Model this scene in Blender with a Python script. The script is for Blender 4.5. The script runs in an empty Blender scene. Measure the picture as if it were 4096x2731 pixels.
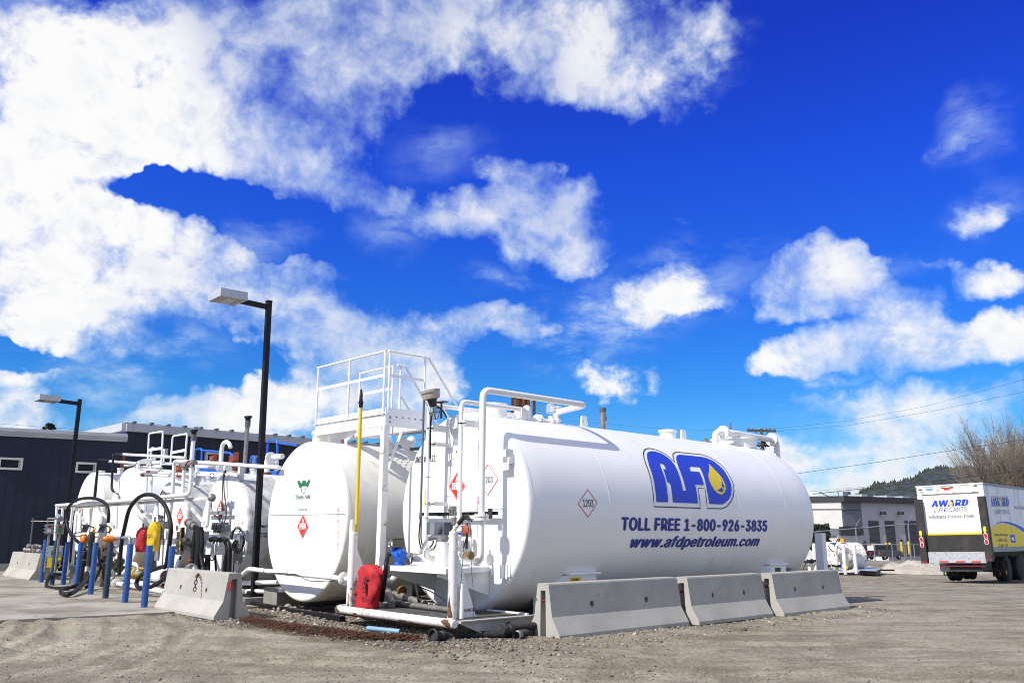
import bpy, bmesh, math, random
import numpy as np
from mathutils import Vector, Matrix
random.seed(7)
rng = np.random.default_rng(7)
SC = bpy.context.scene
COL = SC.collection
R_ = math.radians

# ------------------------------------------------------------------ camera
CAM = Vector((0, 0, 1.37)); FP, PIT, ROLL = 3435.0, 0.2162, 0.0065
_f = Vector((0, math.cos(PIT), math.sin(PIT))); _u = Vector((0, -math.sin(PIT), math.cos(PIT))); _x = Vector((1, 0, 0))
CX = math.cos(ROLL)*_x + math.sin(ROLL)*_u; CU = -math.sin(ROLL)*_x + math.cos(ROLL)*_u; CF = _f
cd = bpy.data.cameras.new('camera'); co = bpy.data.objects.new('camera', cd); COL.objects.link(co)
co.matrix_world = Matrix(((CX.x, CU.x, -CF.x, CAM.x), (CX.y, CU.y, -CF.y, CAM.y), (CX.z, CU.z, -CF.z, CAM.z), (0, 0, 0, 1)))
cd.sensor_width = 36; cd.lens = FP/4096*36; cd.clip_end = 9000; cd.clip_start = 0.1
SC.camera = co

# ------------------------------------------------------------------ light, exposure
SUN_EL = R_(44); SUN_AZ = R_(35)
LD = Vector((math.cos(SUN_AZ)*math.cos(SUN_EL), math.sin(SUN_AZ)*math.cos(SUN_EL), -math.sin(SUN_EL)))
sd = bpy.data.lights.new('sun', 'SUN'); sd.energy = 5.0; sd.angle = R_(0.53); sd.color = (1.0, 0.955, 0.88)
so = bpy.data.objects.new('sun', sd); COL.objects.link(so)
so.rotation_euler = LD.to_track_quat('-Z', 'Y').to_euler(); so.location = (0, 0, 60)
SC.view_settings.view_transform = 'Standard'; SC.view_settings.look = 'None'
SC.view_settings.exposure = 0.20; SC.view_settings.gamma = 1.0; SC.view_settings.use_curve_mapping = False
SC.cycles.max_bounces = 6; SC.cycles.transparent_max_bounces = 8
SC.cycles.use_denoising = True; SC.cycles.pixel_filter_type = 'BLACKMAN_HARRIS'; SC.cycles.filter_width = 1.0
try: SC.cycles.denoising_prefilter = 'ACCURATE'; SC.cycles.denoising_input_passes = 'RGB_ALBEDO_NORMAL'
except Exception: pass


def ray(px, py):
    px, py = float(px), float(py)
    return ((px-2048)*CX - (py-1365.5)*CU + FP*CF).normalized()


# ------------------------------------------------------------------ sky
SKY_STR = 0.085
world = bpy.data.worlds.new('World'); SC.world = world; world.use_nodes = True
NT = world.node_tree; NT.nodes.clear()


class G:
    """tiny node-graph helper"""
    def __init__(s, nt): s.nt = nt

    def n(s, typ, props=None, ins=None):
        nd = s.nt.nodes.new(typ)
        for k, v in (props or {}).items(): setattr(nd, k, v)
        for k, v in (ins or {}).items():
            if isinstance(v, bpy.types.NodeSocket): s.nt.links.new(v, nd.inputs[k])
            else: nd.inputs[k].default_value = v
        return nd

    def m(s, op, a, b=None, c=None, clamp=False):
        nd = s.n('ShaderNodeMath', {'operation': op, 'use_clamp': clamp}, {0: a})
        if b is not None:
            if isinstance(b, bpy.types.NodeSocket): s.nt.links.new(b, nd.inputs[1])
            else: nd.inputs[1].default_value = b
        if c is not None:
            if isinstance(c, bpy.types.NodeSocket): s.nt.links.new(c, nd.inputs[2])
            else: nd.inputs[2].default_value = c
        return nd.outputs[0]

    def mix(s, f, a, b, typ='RGBA', blend='MIX'):
        nd = s.n('ShaderNodeMix', {'data_type': typ, 'blend_type': blend, 'clamp_factor': True})
        ia, ib = (6, 7) if typ == 'RGBA' else (2, 3)
        for i, v in ((0, f), (ia, a), (ib, b)):
            if isinstance(v, bpy.types.NodeSocket): s.nt.links.new(v, nd.inputs[i])
            else: nd.inputs[i].default_value = v
        return nd.outputs[2 if typ == 'RGBA' else 0]

    def ramp(s, f, stops, interp='LINEAR'):
        nd = s.n('ShaderNodeValToRGB', None, {0: f}); cr = nd.color_ramp; cr.interpolation = interp
        while len(cr.elements) < len(stops): cr.elements.new(0.5)
        for e, (p, c) in zip(cr.elements, stops):
            e.position = p; e.color = c if len(c) == 4 else (*c, 1)
        return nd.outputs[0]

    def mr(s, v, a, b, c=0.0, d=1.0, smooth=True):
        nd = s.n('ShaderNodeMapRange', {'interpolation_type': 'SMOOTHSTEP' if smooth else 'LINEAR'}, {0: v, 1: a, 2: b, 3: c, 4: d})
        return nd.outputs[0]

    def noise(s, vec, scale, detail=4, rough=0.5, dist=0.0):
        nd = s.n('ShaderNodeTexNoise', None, {'Scale': scale, 'Detail': detail, 'Roughness': rough, 'Distortion': dist})
        if vec is not None: s.nt.links.new(vec, nd.inputs['Vector'])
        return nd


# clouds: centre x, y, half sizes, tilt (all measured on the 2352 px wide view), weight
BL = [(150,130,380,210,0,.95),(420,240,320,160,10,.95),(40,330,240,130,0,1.0),(620,70,330,120,0,1.0),(330,320,300,95,10,1.0),
 (640,350,260,90,22,.95),(810,405,130,55,10,.7),(720,210,200,130,10,.85),(930,60,300,120,0,1.05),(1180,90,330,140,10,1.1),(1400,130,260,120,10,1.0),
 (1560,50,140,80,0,.9),(1330,200,180,60,10,.6),(880,450,50,70,-20,.5),(860,515,60,30,0,.45),
 (120,510,360,150,5,1.2),(330,600,300,120,10,1.15),(60,660,260,110,0,1.2),(520,680,260,100,12,1.15),(230,790,150,70,-30,.55),(340,800,90,60,0,.45),
 (720,760,250,75,8,1.05),(950,760,300,60,2,.95),(1150,755,150,42,10,.7),(1180,720,120,25,-8,.5),(870,820,200,55,10,.8),(600,570,80,60,-20,.38),
 (390,500,170,80,20,.9),(470,570,90,60,0,.8),
 (30,860,75,50,0,1.2),(60,950,170,55,0,1.6),(130,980,120,50,0,1.0),(390,960,150,60,10,1.7),(480,930,90,45,0,1.1),(620,955,170,80,0,1.5),(680,880,150,55,12,.9),
 (820,900,220,90,0,1.0),(960,850,150,60,10,.7),(960,920,160,60,0,.6),(640,640,80,30,20,.3),
 (1060,505,155,56,4,1.5),(1290,515,120,88,25,1.8),(1190,415,120,38,12,.7),(1330,590,60,60,0,.7),(1140,560,60,40,60,.6),(1150,645,85,28,5,.42),(1030,385,70,25,0,.35),
 (1400,882,115,36,3,.80),(1440,690,150,75,-20,.50),(1600,665,170,60,-14,.48),(1540,735,150,45,-25,.40),(1300,675,60,25,0,.3),
 (1890,635,120,82,-20,3.2),(1950,600,80,50,0,2.0),(1830,690,80,35,-20,.8),(2060,685,120,62,20,1.2),(2120,765,150,68,15,2.8),(1870,802,135,54,-12,2.8),(2030,805,140,58,0,2.6),(1830,840,100,45,10,.9),
 (2130,830,110,50,0,.7),(2280,640,78,38,5,1.4),(2320,775,85,70,0,2.6),(2240,290,105,65,-25,.6),(2190,350,50,50,-30,.4),(2320,485,105,55,-25,.6),(2260,540,50,40,-30,.35),
 (2110,965,165,52,0,3.4),(2060,925,90,40,0,2.4),(2130,915,60,32,0,1.6),(1890,945,130,32,-8,.6),(2290,910,110,35,-5,.8),(1960,1048,190,44,0,3.2),(2150,1060,230,60,0,3.2),(2320,1000,120,70,0,.9),
 (1880,1000,90,22,0,.6),(1850,1110,260,80,0,2.8),(2200,1130,300,80,0,3.0),(1650,30,60,80,-30,.4),(1540,500,70,15,15,.3),(2100,590,120,16,10,.3),(1980,880,160,16,-6,.35),
 (320,405,130,36,8,-1.3),(490,465,190,56,12,-2.0),(670,530,170,66,15,-2.0),(820,590,140,64,10,-1.3),(50,795,110,32,5,-1.3),(240,905,120,55,-20,-1.3),(420,850,130,60,5,-1.6),(570,810,110,38,8,-1.3),
 (1010,330,110,90,20,-.8),(1140,160,60,30,0,-.5),(1030,180,60,40,0,-.4),(640,150,80,25,20,-.5),(1130,860,110,60,0,-.8),(1110,950,100,40,0,-.6)]
VE = [(1500,690,290,120,-22,.8),(600,560,110,70,-10,.55),(1010,330,170,110,10,.45),(1140,650,120,45,5,.6),(250,860,190,120,-35,.75),(2010,590,180,35,5,.4),(1980,880,220,28,-6,.6),(1640,90,110,110,-30,.55),
 (2240,310,110,90,-30,.6),(2290,500,110,80,-20,.55),(880,520,110,90,10,.5),(1330,800,130,90,-40,.5),(1870,760,120,50,-20,.5),(2000,960,260,40,-5,.5),(430,800,140,60,0,.45)]


def build_sky():
    g = G(NT)
    tc = g.n('ShaderNodeTexCoord').outputs['Generated']
    # gently warped lookup so the blob edges billow
    w1 = g.noise(tc, 7.0, 4, 0.55); w2 = g.noise(tc, 30.0, 3, 0.6)
    off = g.n('ShaderNodeVectorMath', {'operation': 'SUBTRACT'}, {0: w1.outputs['Color'], 1: (0.5, 0.5, 0.5)}).outputs[0]
    off2 = g.n('ShaderNodeVectorMath', {'operation': 'SUBTRACT'}, {0: w2.outputs['Color'], 1: (0.5, 0.5, 0.5)}).outputs[0]
    d1 = g.n('ShaderNodeVectorMath', {'operation': 'MULTIPLY_ADD'}, {0: off, 1: (0.10, 0.10, 0.10), 2: tc}).outputs[0]
    dd = g.n('ShaderNodeVectorMath', {'operation': 'MULTIPLY_ADD'}, {0: off2, 1: (0.036, 0.036, 0.036), 2: d1}).outputs[0]
    tot = None
    for (x, y, rx, ry, tilt, wgt) in BL:
        c = ray(x*1.7415, y*1.7415)
        t1 = (ray((x+10)*1.7415, y*1.7415)-c).normalized(); t2 = (ray(x*1.7415, (y-10)*1.7415)-c).normalized()
        k = 1.7415/FP*1.12*c.dot(CF)
        t = R_(-tilt); e1 = (t1*math.cos(t)+t2*math.sin(t)); e3 = e1.cross(t2*math.cos(t)-t1*math.sin(t)).normalized(); e2 = e3.cross(e1).normalized()
        rot = Matrix((e1, e2, e3)).transposed().to_euler()
        mp = g.n('ShaderNodeMapping', {'vector_type': 'TEXTURE'}, {0: dd, 1: tuple(c), 2: tuple(rot), 3: (rx*k*1.12, ry*k*1.12, 0.6)})
        gr = g.n('ShaderNodeTexGradient', {'gradient_type': 'SPHERICAL'}, {0: mp.outputs[0]}).outputs['Fac']
        tot = g.m('MULTIPLY', gr, wgt) if tot is None else g.m('MULTIPLY_ADD', gr, wgt, tot)
    veil = None
    for (x, y, rx, ry, tilt, wgt) in VE:
        c = ray(x*1.7415, y*1.7415); t1 = (ray((x+10)*1.7415, y*1.7415)-c).normalized(); t2 = (ray(x*1.7415, (y-10)*1.7415)-c).normalized()
        k = 1.7415/FP*1.12*c.dot(CF); t = R_(-tilt); e1 = (t1*math.cos(t)+t2*math.sin(t)); e3 = e1.cross(t2*math.cos(t)-t1*math.sin(t)).normalized(); e2 = e3.cross(e1).normalized()
        mp = g.n('ShaderNodeMapping', {'vector_type': 'TEXTURE'}, {0: dd, 1: tuple(c), 2: tuple(Matrix((e1, e2, e3)).transposed().to_euler()), 3: (rx*k*1.2, ry*k*1.2, 0.6)})
        gr = g.n('ShaderNodeTexGradient', {'gradient_type': 'SPHERICAL'}, {0: mp.outputs[0]}).outputs['Fac']
        veil = g.m('MULTIPLY', gr, wgt) if veil is None else g.m('MULTIPLY_ADD', gr, wgt, veil)
    # rest of the sky (behind the camera): unseen clouds, cover raised to whiten the light
    sep = g.n('ShaderNodeSeparateXYZ', None, {0: tc})
    X, Y, Z = sep.outputs
    zc = g.m('ADD', g.m('MAXIMUM', Z, 0.0), 0.28)
    pv = g.n('ShaderNodeCombineXYZ', None, {0: g.m('DIVIDE', X, zc), 1: g.m('DIVIDE', Y, zc), 2: 0.0}).outputs[0]
    bign = g.noise(pv, 1.3, 3, 0.5).outputs['Fac']
    side = g.mr(Y, 0.35, 0.62, 1.0, 0.0)
    back = g.m('MULTIPLY', g.mr(bign, 0.30, 0.52), side)
    tot = g.m('MAXIMUM', tot, g.m('MULTIPLY', back, 0.9))
    fb = g.noise(tc, 11.0, 9, 0.62, 0.25).outputs['Fac']
    fb2 = g.noise(pv, 5.0, 8, 0.6, 0.4).outputs['Fac']
    fb3 = g.noise(tc, 38.0, 7, 0.62, 0.35).outputs['Fac']
    fsum = g.m('ADD', g.m('ADD', g.m('MULTIPLY', fb, 0.52), g.m('MULTIPLY', fb2, 0.28)), g.m('MULTIPLY', fb3, 0.20))
    tot = g.m('MAXIMUM', tot, 0.0)
    sat = g.m('DIVIDE', tot, g.m('ADD', tot, 0.55))
    dens = g.m('ADD', g.m('MULTIPLY', sat, 1.22), g.m('MULTIPLY', g.m('SUBTRACT', fsum, 0.5), 3.1))
    # soft edge in some places (wisps), crisp in others
    soft = g.mr(g.noise(tc, 4.0, 2).outputs['Fac'], 0.38, 0.62, 0.80, 1.45)
    alpha = g.n('ShaderNodeMapRange', {'interpolation_type': 'SMOOTHSTEP'}, {0: dens, 1: 0.26, 2: soft, 3: 0.0, 4: 1.0}).outputs[0]
    wn = g.noise(g.n('ShaderNodeMapping', None, {0: tc, 2: (0, .35, .5), 3: (1.0, 1.0, 2.4)}).outputs[0], 8.0, 9, 0.66, 0.15).outputs['Fac']
    valpha = g.m('MULTIPLY', g.mr(veil, 0.08, 0.75, 0.0, 0.62), g.mr(wn, 0.40, 0.68), clamp=True)
    alpha = g.m('MAXIMUM', alpha, valpha)
    # thickness shading: thick parts are greyer and bluish underneath
    gn = g.noise(tc, 5.0, 6, 0.55, 0.3).outputs['Fac']
    grey = g.m('MULTIPLY', g.mr(gn, 0.44, 0.66), g.mr(dens, 0.75, 1.4))
    low = g.mr(Z, 0.02, 0.30, 0.42, 0.0)
    gn2 = g.noise(pv, 7.0, 5, 0.55, 0.3).outputs['Fac']
    grey2 = g.m('MAXIMUM', grey, g.m('MULTIPLY', g.mr(gn2, 0.5, 0.66), low))
    upv = g.n('ShaderNodeVectorMath', {'operation': 'ADD'}, {0: tc, 1: (-0.012, 0.0, 0.026)}).outputs[0]
    fbu = g.noise(upv, 11.0, 5, 0.62, 0.25).outputs['Fac']; fbd = g.noise(tc, 11.0, 5, 0.62, 0.25).outputs['Fac']
    under = g.m('MULTIPLY', g.mr(g.m('SUBTRACT', fbu, fbd), 0.01, 0.16), g.mr(dens, 0.55, 1.1, 0.0, 0.75))
    grey2 = g.m('MAXIMUM', grey2, under)
    gl = g.noise(g.n('ShaderNodeMapping', None, {0: tc, 3: (1, 1, 1.8)}).outputs[0], 13.0, 6, 0.6, 0.5).outputs['Fac']
    grey2 = g.m('MAXIMUM', grey2, g.m('MULTIPLY', g.mr(gl, 0.50, 0.72), g.mr(dens, 0.7, 1.2, 0.0, 0.5)))
    ccol = g.mix(g.m('MULTIPLY', grey2, 0.85), (1.0, 1.0, 1.0, 1), (0.50, 0.60, 0.80, 1))
    # clear sky: Nishita, made deeper the way the photograph's processing does
    sky = g.n('ShaderNodeTexSky', {'sky_type': 'NISHITA', 'sun_disc': False, 'sun_elevation': SUN_EL,
              'sun_rotation': math.atan2(-math.cos(SUN_AZ), -math.sin(SUN_AZ)), 'altitude': 600, 'air_density': 1.0, 'dust_density': 0.3, 'ozone_density': 3.0})
    tint = g.ramp(Z, [(0.0, (.22, .42, .58)), (.108, (.14, .37, .60)), (.158, (.085, .33, .63)), (.256, (.062, .255, .74)), (.40, (.055, .190, .88)), (.52, (.054, .132, .82)), (1.0, (.05, .11, .80))])
    gam = g.mix(1.0, g.n('ShaderNodeVectorMath', {'operation': 'SCALE'}, {0: sky.outputs[0], 'Scale': 2.32}).outputs[0], tint, blend='MULTIPLY')
    ccol = g.mix(1.0, ccol, g.mix(g.mr(alpha, 0.15, 0.95), (.62, .84, 1.0, 1), (1, 1, 1, 1)), blend='MULTIPLY')
    cs = g.n('ShaderNodeVectorMath', {'operation': 'SCALE'}, {0: ccol, 'Scale': 0.85/SKY_STR}).outputs[0]
    fin = g.mix(alpha, gam, cs)
    # under the horizon
    fin = g.mix(g.mr(Z, -0.03, -0.005, 1.0, 0.0), fin, (0.9, 0.85, 0.75, 1))
    bg = g.n('ShaderNodeBackground', None, {'Color': fin, 'Strength': SKY_STR})
    out = g.n('ShaderNodeOutputWorld'); NT.links.new(bg.outputs[0], out.inputs[0])


build_sky()

# ------------------------------------------------------------------ frames and measuring helpers
YAW = 0.7494
A = Vector((math.cos(YAW), math.sin(YAW), 0)); Q = Vector((math.sin(YAW), -math.cos(YAW), 0)); UP = Vector((0, 0, 1))
C1 = Vector((-.7822, 13.2438, 1.645)); R1 = 1.5; L1 = 8.03


def t1(al, pe, z): return Vector((C1.x, C1.y, 0)) + A*al + Q*pe + UP*z     # along / across / height frame of the big tank
def pl(px, py, P0, n):                                                    # where the sight line meets a real plane
    d = ray(px, py); return CAM + d*((P0-CAM).dot(n)/d.dot(n))
def al(px, py, a0): return pl(px, py, t1(a0, 0, 0), A)
def pe(px, py, q0): return pl(px, py, t1(0, q0, 0), Q)
def gp(px, py, z=0.0): return pl(px, py, Vector((0, 0, z)), UP)
def dp(px, py, Y): return pl(px, py, Vector((0, Y, 0)), Vector((0, 1, 0)))


def gz(x, y):
    y = np.asarray(y, float); x = np.asarray(x, float)
    w = np.clip((x+2)/7.0, 0, 1); w = w*w*(3-2*w)
    d = 0.03*np.clip(y-18, 0, 22) + 0.026*np.clip(y-50, 0, 70)
    return -d*w


# ------------------------------------------------------------------ materials
MATS = {}


def mat(name, rgb, rough=0.6, metal=0.0, var=0.12, scale=3.0, dirt=None, dirt_amt=0.0, dirt_scale=2.0, bump=0.0, bscale=40.0,
        streak=False, coat=0.0, alpha=1.0, emit=None, spec=0.5):
    m = bpy.data.materials.new(name); m.use_nodes = True; nt = m.node_tree; nt.nodes.clear(); g = G(nt)
    tc = g.n('ShaderNodeTexCoord').outputs['Object']
    n1 = g.noise(tc, scale, 5, 0.6).outputs['Fac']
    c = g.mix(g.mr(n1, 0.3, 0.7), tuple(v*(1-var) for v in rgb)+(1,), tuple(min(1, v*(1+var)) for v in rgb)+(1,))
    if dirt:
        v = tc
        if streak: v = g.n('ShaderNodeMapping', None, {0: tc, 3: (1, 1, 0.12)}).outputs[0]
        n2 = g.noise(v, dirt_scale, 7, 0.65, 0.3).outputs['Fac']
        c = g.mix(g.mr(n2, 0.62-dirt_amt*0.35, 0.78-dirt_amt*0.2), c, (*dirt, 1))
    ins = {'Base Color': c, 'Metallic': metal, 'Roughness': rough, 'Specular IOR Level': spec}
    if coat: ins['Coat Weight'] = coat; ins['Coat Roughness'] = 0.15
    if bump:
        n3 = g.noise(tc, bscale, 5, 0.6).outputs['Fac']
        ins['Normal'] = g.n('ShaderNodeBump', None, {'Strength': min(1, bump), 'Distance': 0.01, 'Height': n3}).outputs[0]
    if emit: ins['Emission Color'] = (*emit, 1); ins['Emission Strength'] = 1.0
    if alpha < 1: ins['Alpha'] = alpha
    p = g.n('ShaderNodeBsdfPrincipled', None, ins)
    o = g.n('ShaderNodeOutputMaterial'); nt.links.new(p.outputs[0], o.inputs[0])
    MATS[name] = m
    return m


W_ = mat('white_paint', (.79, .785, .765), .42, var=.025, scale=1.5, dirt=(.60, .57, .50), dirt_amt=.06, dirt_scale=5, bump=.06, bscale=90, coat=.15)
WC = mat('clean_white_paint', (.82, .815, .79), .36, var=.03, scale=.9, dirt=(.66, .64, .59), dirt_amt=.10, dirt_scale=2.2, streak=True, bump=.05, bscale=160, coat=.2)
WO = mat('old_white_paint', (.62, .62, .59), .6, var=.14, scale=2.0, dirt=(.30, .29, .27), dirt_amt=.55, dirt_scale=3, bump=.25, bscale=40)
WY = mat('yellowed_white_paint', (.76, .74, .66), .5, var=.05, scale=2.0, dirt=(.52, .47, .36), dirt_amt=.22, dirt_scale=2.5, streak=True, bump=.1)
WR = mat('rusty_white_paint', (.78, .77, .74), .5, var=.05, scale=3.0, dirt=(.20, .075, .025), dirt_amt=.20, dirt_scale=6, bump=.2, bscale=50)
WRR = mat('very_rusty_white_paint', (.74, .72, .68), .55, var=.05, scale=3.0, dirt=(.22, .09, .03), dirt_amt=.36, dirt_scale=5, bump=.3, bscale=50)
WB = mat('railing_paint', (.80, .795, .775), .45, var=.02)
SKD = mat('grimy_skid_paint', (.40, .385, .35), .7, var=.12, scale=3, dirt=(.20, .14, .09), dirt_amt=.22, dirt_scale=4, streak=True)
SEAM = mat('weld_seam_paint', (.74, .75, .77), .5, var=.03)
GALV = mat('galvanised_steel', (.27, .285, .30), .5, .4, var=.12, scale=18, dirt=(.25, .25, .24), dirt_amt=.1, dirt_scale=20)
CONDM = mat('grey_conduit', (.13, .15, .17), .5, .3, var=.15, scale=12)
GREYP = mat('grey_enamel', (.095, .105, .12), .45, .1, var=.08, scale=8, dirt=(.2, .18, .16), dirt_amt=.08, dirt_scale=14)
GREYM = mat('weathered_grey_pipe', (.25, .24, .22), .5, .5, var=.2, scale=9, dirt=(.20, .13, .08), dirt_amt=.15, dirt_scale=8, bump=.15)
STAINL = mat('stainless_tube', (.50, .47, .42), .25, .9, var=.1, scale=12)
BLACKM = mat('black_pole_paint', (.008, .0085, .010), .5, var=.2, scale=4, spec=.25)
RUB = mat('black_rubber_hose', (.010, .0105, .011), .5, var=.25, scale=12, dirt=(.035, .03, .028), dirt_amt=.10, dirt_scale=9, bump=.2, spec=.25)
DRTY = mat('dusty_black_hose', (.022, .021, .020), .7, var=.3, scale=10, dirt=(.085, .07, .055), dirt_amt=.3, dirt_scale=9, bump=.4)
CABLE = mat('black_cable', (.02, .02, .022), .5, var=.1)
YEL = mat('yellow_paint', (.72, .50, .015), .45, var=.05, scale=5, dirt=(.35, .26, .06), dirt_amt=.12, dirt_scale=6)
YELB = mat('yellow_cloth', (.70, .46, .01), .7, var=.1, scale=7, bump=.4, bscale=12)
REDC = mat('red_cloth', (.43, .012, .018), .75, var=.12, scale=6, bump=.3, bscale=220)
REDD = mat('dark_red_paint', (.16, .02, .03), .5, var=.2, scale=12)
REDP = mat('red_print', (.72, .03, .015), .5, var=.03)
REDL = mat('faded_red_print', (.50, .07, .10), .6, var=.15, scale=30)
REDT = mat('red_lamp_plastic', (.55, .02, .02), .25, var=.05)
ORANGE = mat('orange_paint', (.72, .20, .015), .45, var=.15, scale=9, dirt=(.3, .10, .03), dirt_amt=.2, dirt_scale=12)
REDOX = mat('red_oxide_valve', (.28, .055, .02), .6, var=.25, scale=14, dirt=(.12, .04, .02), dirt_amt=.2, dirt_scale=14)
BLUEP = mat('blue_bollard_paint', (.018, .085, .30), .5, var=.18, scale=4, dirt=(.02, .05, .13), dirt_amt=.2, dirt_scale=5, bump=.15)
BLUED = mat('dark_blue_bollard_paint', (.012, .04, .075), .6, var=.2, scale=4, dirt=(.02, .035, .05), dirt_amt=.25, dirt_scale=5, bump=.15)
BLUEM = mat('blue_enamel', (.012, .10, .50), .35, var=.12, scale=10, dirt=(.01, .05, .22), dirt_amt=.1)
BLUEL = mat('blue_print', (.010, .045, .52), .42, var=.02)
BLUEK = mat('navy_print', (.012, .030, .24), .45, var=.02)
BLUEPALE = mat('pale_blue_pipe', (.17, .32, .50), .5, var=.1)
BLKP = mat('black_print', (.02, .022, .03), .5, var=.05)
GRYP = mat('grey_print', (.45, .46, .48), .55, var=.1)
GREENP = mat('green_print', (.012, .16, .055), .5, var=.05)
TEALP = mat('teal_print', (.05, .25, .28), .5, var=.1)
WHTP = mat('white_print', (.84, .84, .84), .45, var=.01)
YELP = mat('yellow_print', (.75, .56, .01), .42, var=.03)
OLIVE = mat('olive_register_paint', (.085, .09, .06), .5, var=.08, scale=20)
BRASS = mat('weathered_brass', (.30, .21, .09), .4, .7, var=.2, scale=25)
RUST = mat('rust', (.10, .04, .018), .85, var=.4, scale=14, dirt=(.20, .085, .03), dirt_amt=.5, dirt_scale=12, bump=.5)
RUSTC = mat('rusty_chain', (.11, .042, .018), .85, var=.5, scale=30, dirt=(.03, .02, .016), dirt_amt=.45, dirt_scale=9, bump=.4)
CONC = mat('cast_concrete', (.365, .352, .31), .85, var=.10, scale=2.2, dirt=(.26, .245, .21), dirt_amt=.10, dirt_scale=5, bump=.5, bscale=60)
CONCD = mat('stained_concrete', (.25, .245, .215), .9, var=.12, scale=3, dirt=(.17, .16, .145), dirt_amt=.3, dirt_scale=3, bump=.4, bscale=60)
HOLE = mat('dark_recess', (.05, .048, .045), .9, var=.2)
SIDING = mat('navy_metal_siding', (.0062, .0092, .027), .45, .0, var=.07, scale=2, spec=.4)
SIDINGSUN = mat('sunlit_metal_siding', (.03, .07, .28), .45, var=.05, scale=2)  # navy siding again, with the end wall's sunlight put into its colour
FASC = mat('white_metal_trim', (.42, .43, .44), .5, var=.06, scale=3)
WINF = mat('window_frame_white', (.50, .48, .46), .5, var=.08)
GLASSD = mat('dark_window_glass', (.012, .014, .020), .25, var=.2, spec=.2)
LENS = mat('lamp_lens', (.30, .30, .29), .3, var=.3, scale=30)
LAMPH = mat('grey_lamp_housing', (.42, .45, .50), .55, .1, var=.06, scale=6)
BEIGE = mat('beige_casting', (.34, .31, .26), .6, var=.08, scale=12)
TUPW = mat('warehouse_sunlit_wall', (.58, .565, .53), .8, var=.05, scale=.8, bump=.15, bscale=8)  # warehouse wall colour with the sunlight painted in
TUPG = mat('warehouse_shaded_wall', (.47, .455, .48), .8, var=.05, scale=.8, bump=.15, bscale=8)  # same warehouse wall, shade painted into the colour of its darker side
TUPB = mat('warehouse_band', (.16, .165, .19), .75, var=.05, scale=.8)
TUPD = mat('warehouse_dark_cap', (.035, .033, .037), .7, var=.08)
DOORD = mat('dark_garage_door', (.055, .055, .068), .6, var=.08, scale=1)
TRKW = mat('truck_white_panel', (.74, .74, .74), .45, var=.03, scale=2, dirt=(.5, .5, .5), dirt_amt=.08, dirt_scale=3)
TRKS = mat('truck_dirty_side', (.76, .77, .80), .5, var=.06, scale=2, dirt=(.38, .42, .52), dirt_amt=.36, dirt_scale=3.0, streak=True)
TRKY = mat('truck_yellow_graphic', (.85, .64, .015), .5, var=.06, scale=2, dirt=(.60, .46, .05), dirt_amt=.2, dirt_scale=3, streak=True)
TRKB = mat('truck_black_steel', (.022, .021, .021), .6, var=.3, scale=3, dirt=(.06, .04, .025), dirt_amt=.3, dirt_scale=3)
TRKA = mat('truck_alloy_plate', (.48, .50, .51), .5, .3, var=.15, scale=6, dirt=(.26, .26, .26), dirt_amt=.35, dirt_scale=6)
TYRE = mat('tyre_rubber', (.02, .02, .02), .85, var=.2, scale=8)
RIM = mat('wheel_rim', (.45, .46, .47), .4, .6, var=.15)
CARP = mat('dark_green_car_paint', (.02, .032, .036), .2, .2, var=.05, coat=.6)
BARK = mat('bare_branch_bark', (.20, .165, .125), .9, var=.35, scale=6)
SHRUB = mat('brown_twig_shrub', (.10, .08, .05), .9, var=.4, scale=3)
CONIF = mat('dark_conifer_foliage', (.02, .032, .016), .9, var=.4, scale=3)
HILLM = mat('forested_hill', (.022, .034, .036), .95, var=.5, scale=.05, dirt=(.075, .068, .062), dirt_amt=.25, dirt_scale=.035)
DIRTM = mat('light_dirt_heap', (.36, .325, .27), .95, var=.2, scale=2, dirt=(.25, .22, .18), dirt_amt=.2, dirt_scale=2, bump=.8, bscale=6)
DIRTB = mat('brown_dirt_bank', (.20, .165, .12), .95, var=.3, scale=1, dirt=(.34, .30, .25), dirt_amt=.3, dirt_scale=1.4, bump=.8, bscale=6)
WOODP = mat('utility_pole_wood', (.10, .075, .055), .9, var=.3, scale=5)
INSUL = mat('porcelain_insulator', (.16, .17, .20), .3, var=.2)
POLYB = mat('blue_grey_sheet', (.26, .31, .42), .4, var=.08)
GRATE = mat('galvanised_grating', (.20, .20, .19), .5, .6, var=.2, scale=9, dirt=(.17, .12, .05), dirt_amt=.45, dirt_scale=1.2)


def glass_mat(name, rgb, a):
    m = bpy.data.materials.new(name); m.use_nodes = True; nt = m.node_tree; nt.nodes.clear(); g = G(nt)
    t = g.n('ShaderNodeBsdfTransparent'); p = g.n('ShaderNodeBsdfPrincipled', None, {'Base Color': (*rgb, 1), 'Roughness': .1, 'Specular IOR Level': .6})
    mx = g.n('ShaderNodeMixShader', None, {0: a, 1: t.outputs[0], 2: p.outputs[0]}); o = g.n('ShaderNodeOutputMaterial'); nt.links.new(mx.outputs[0], o.inputs[0]); return m


CLEAR = glass_mat('clear_glass', (.5, .6, .62), .45)


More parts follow.
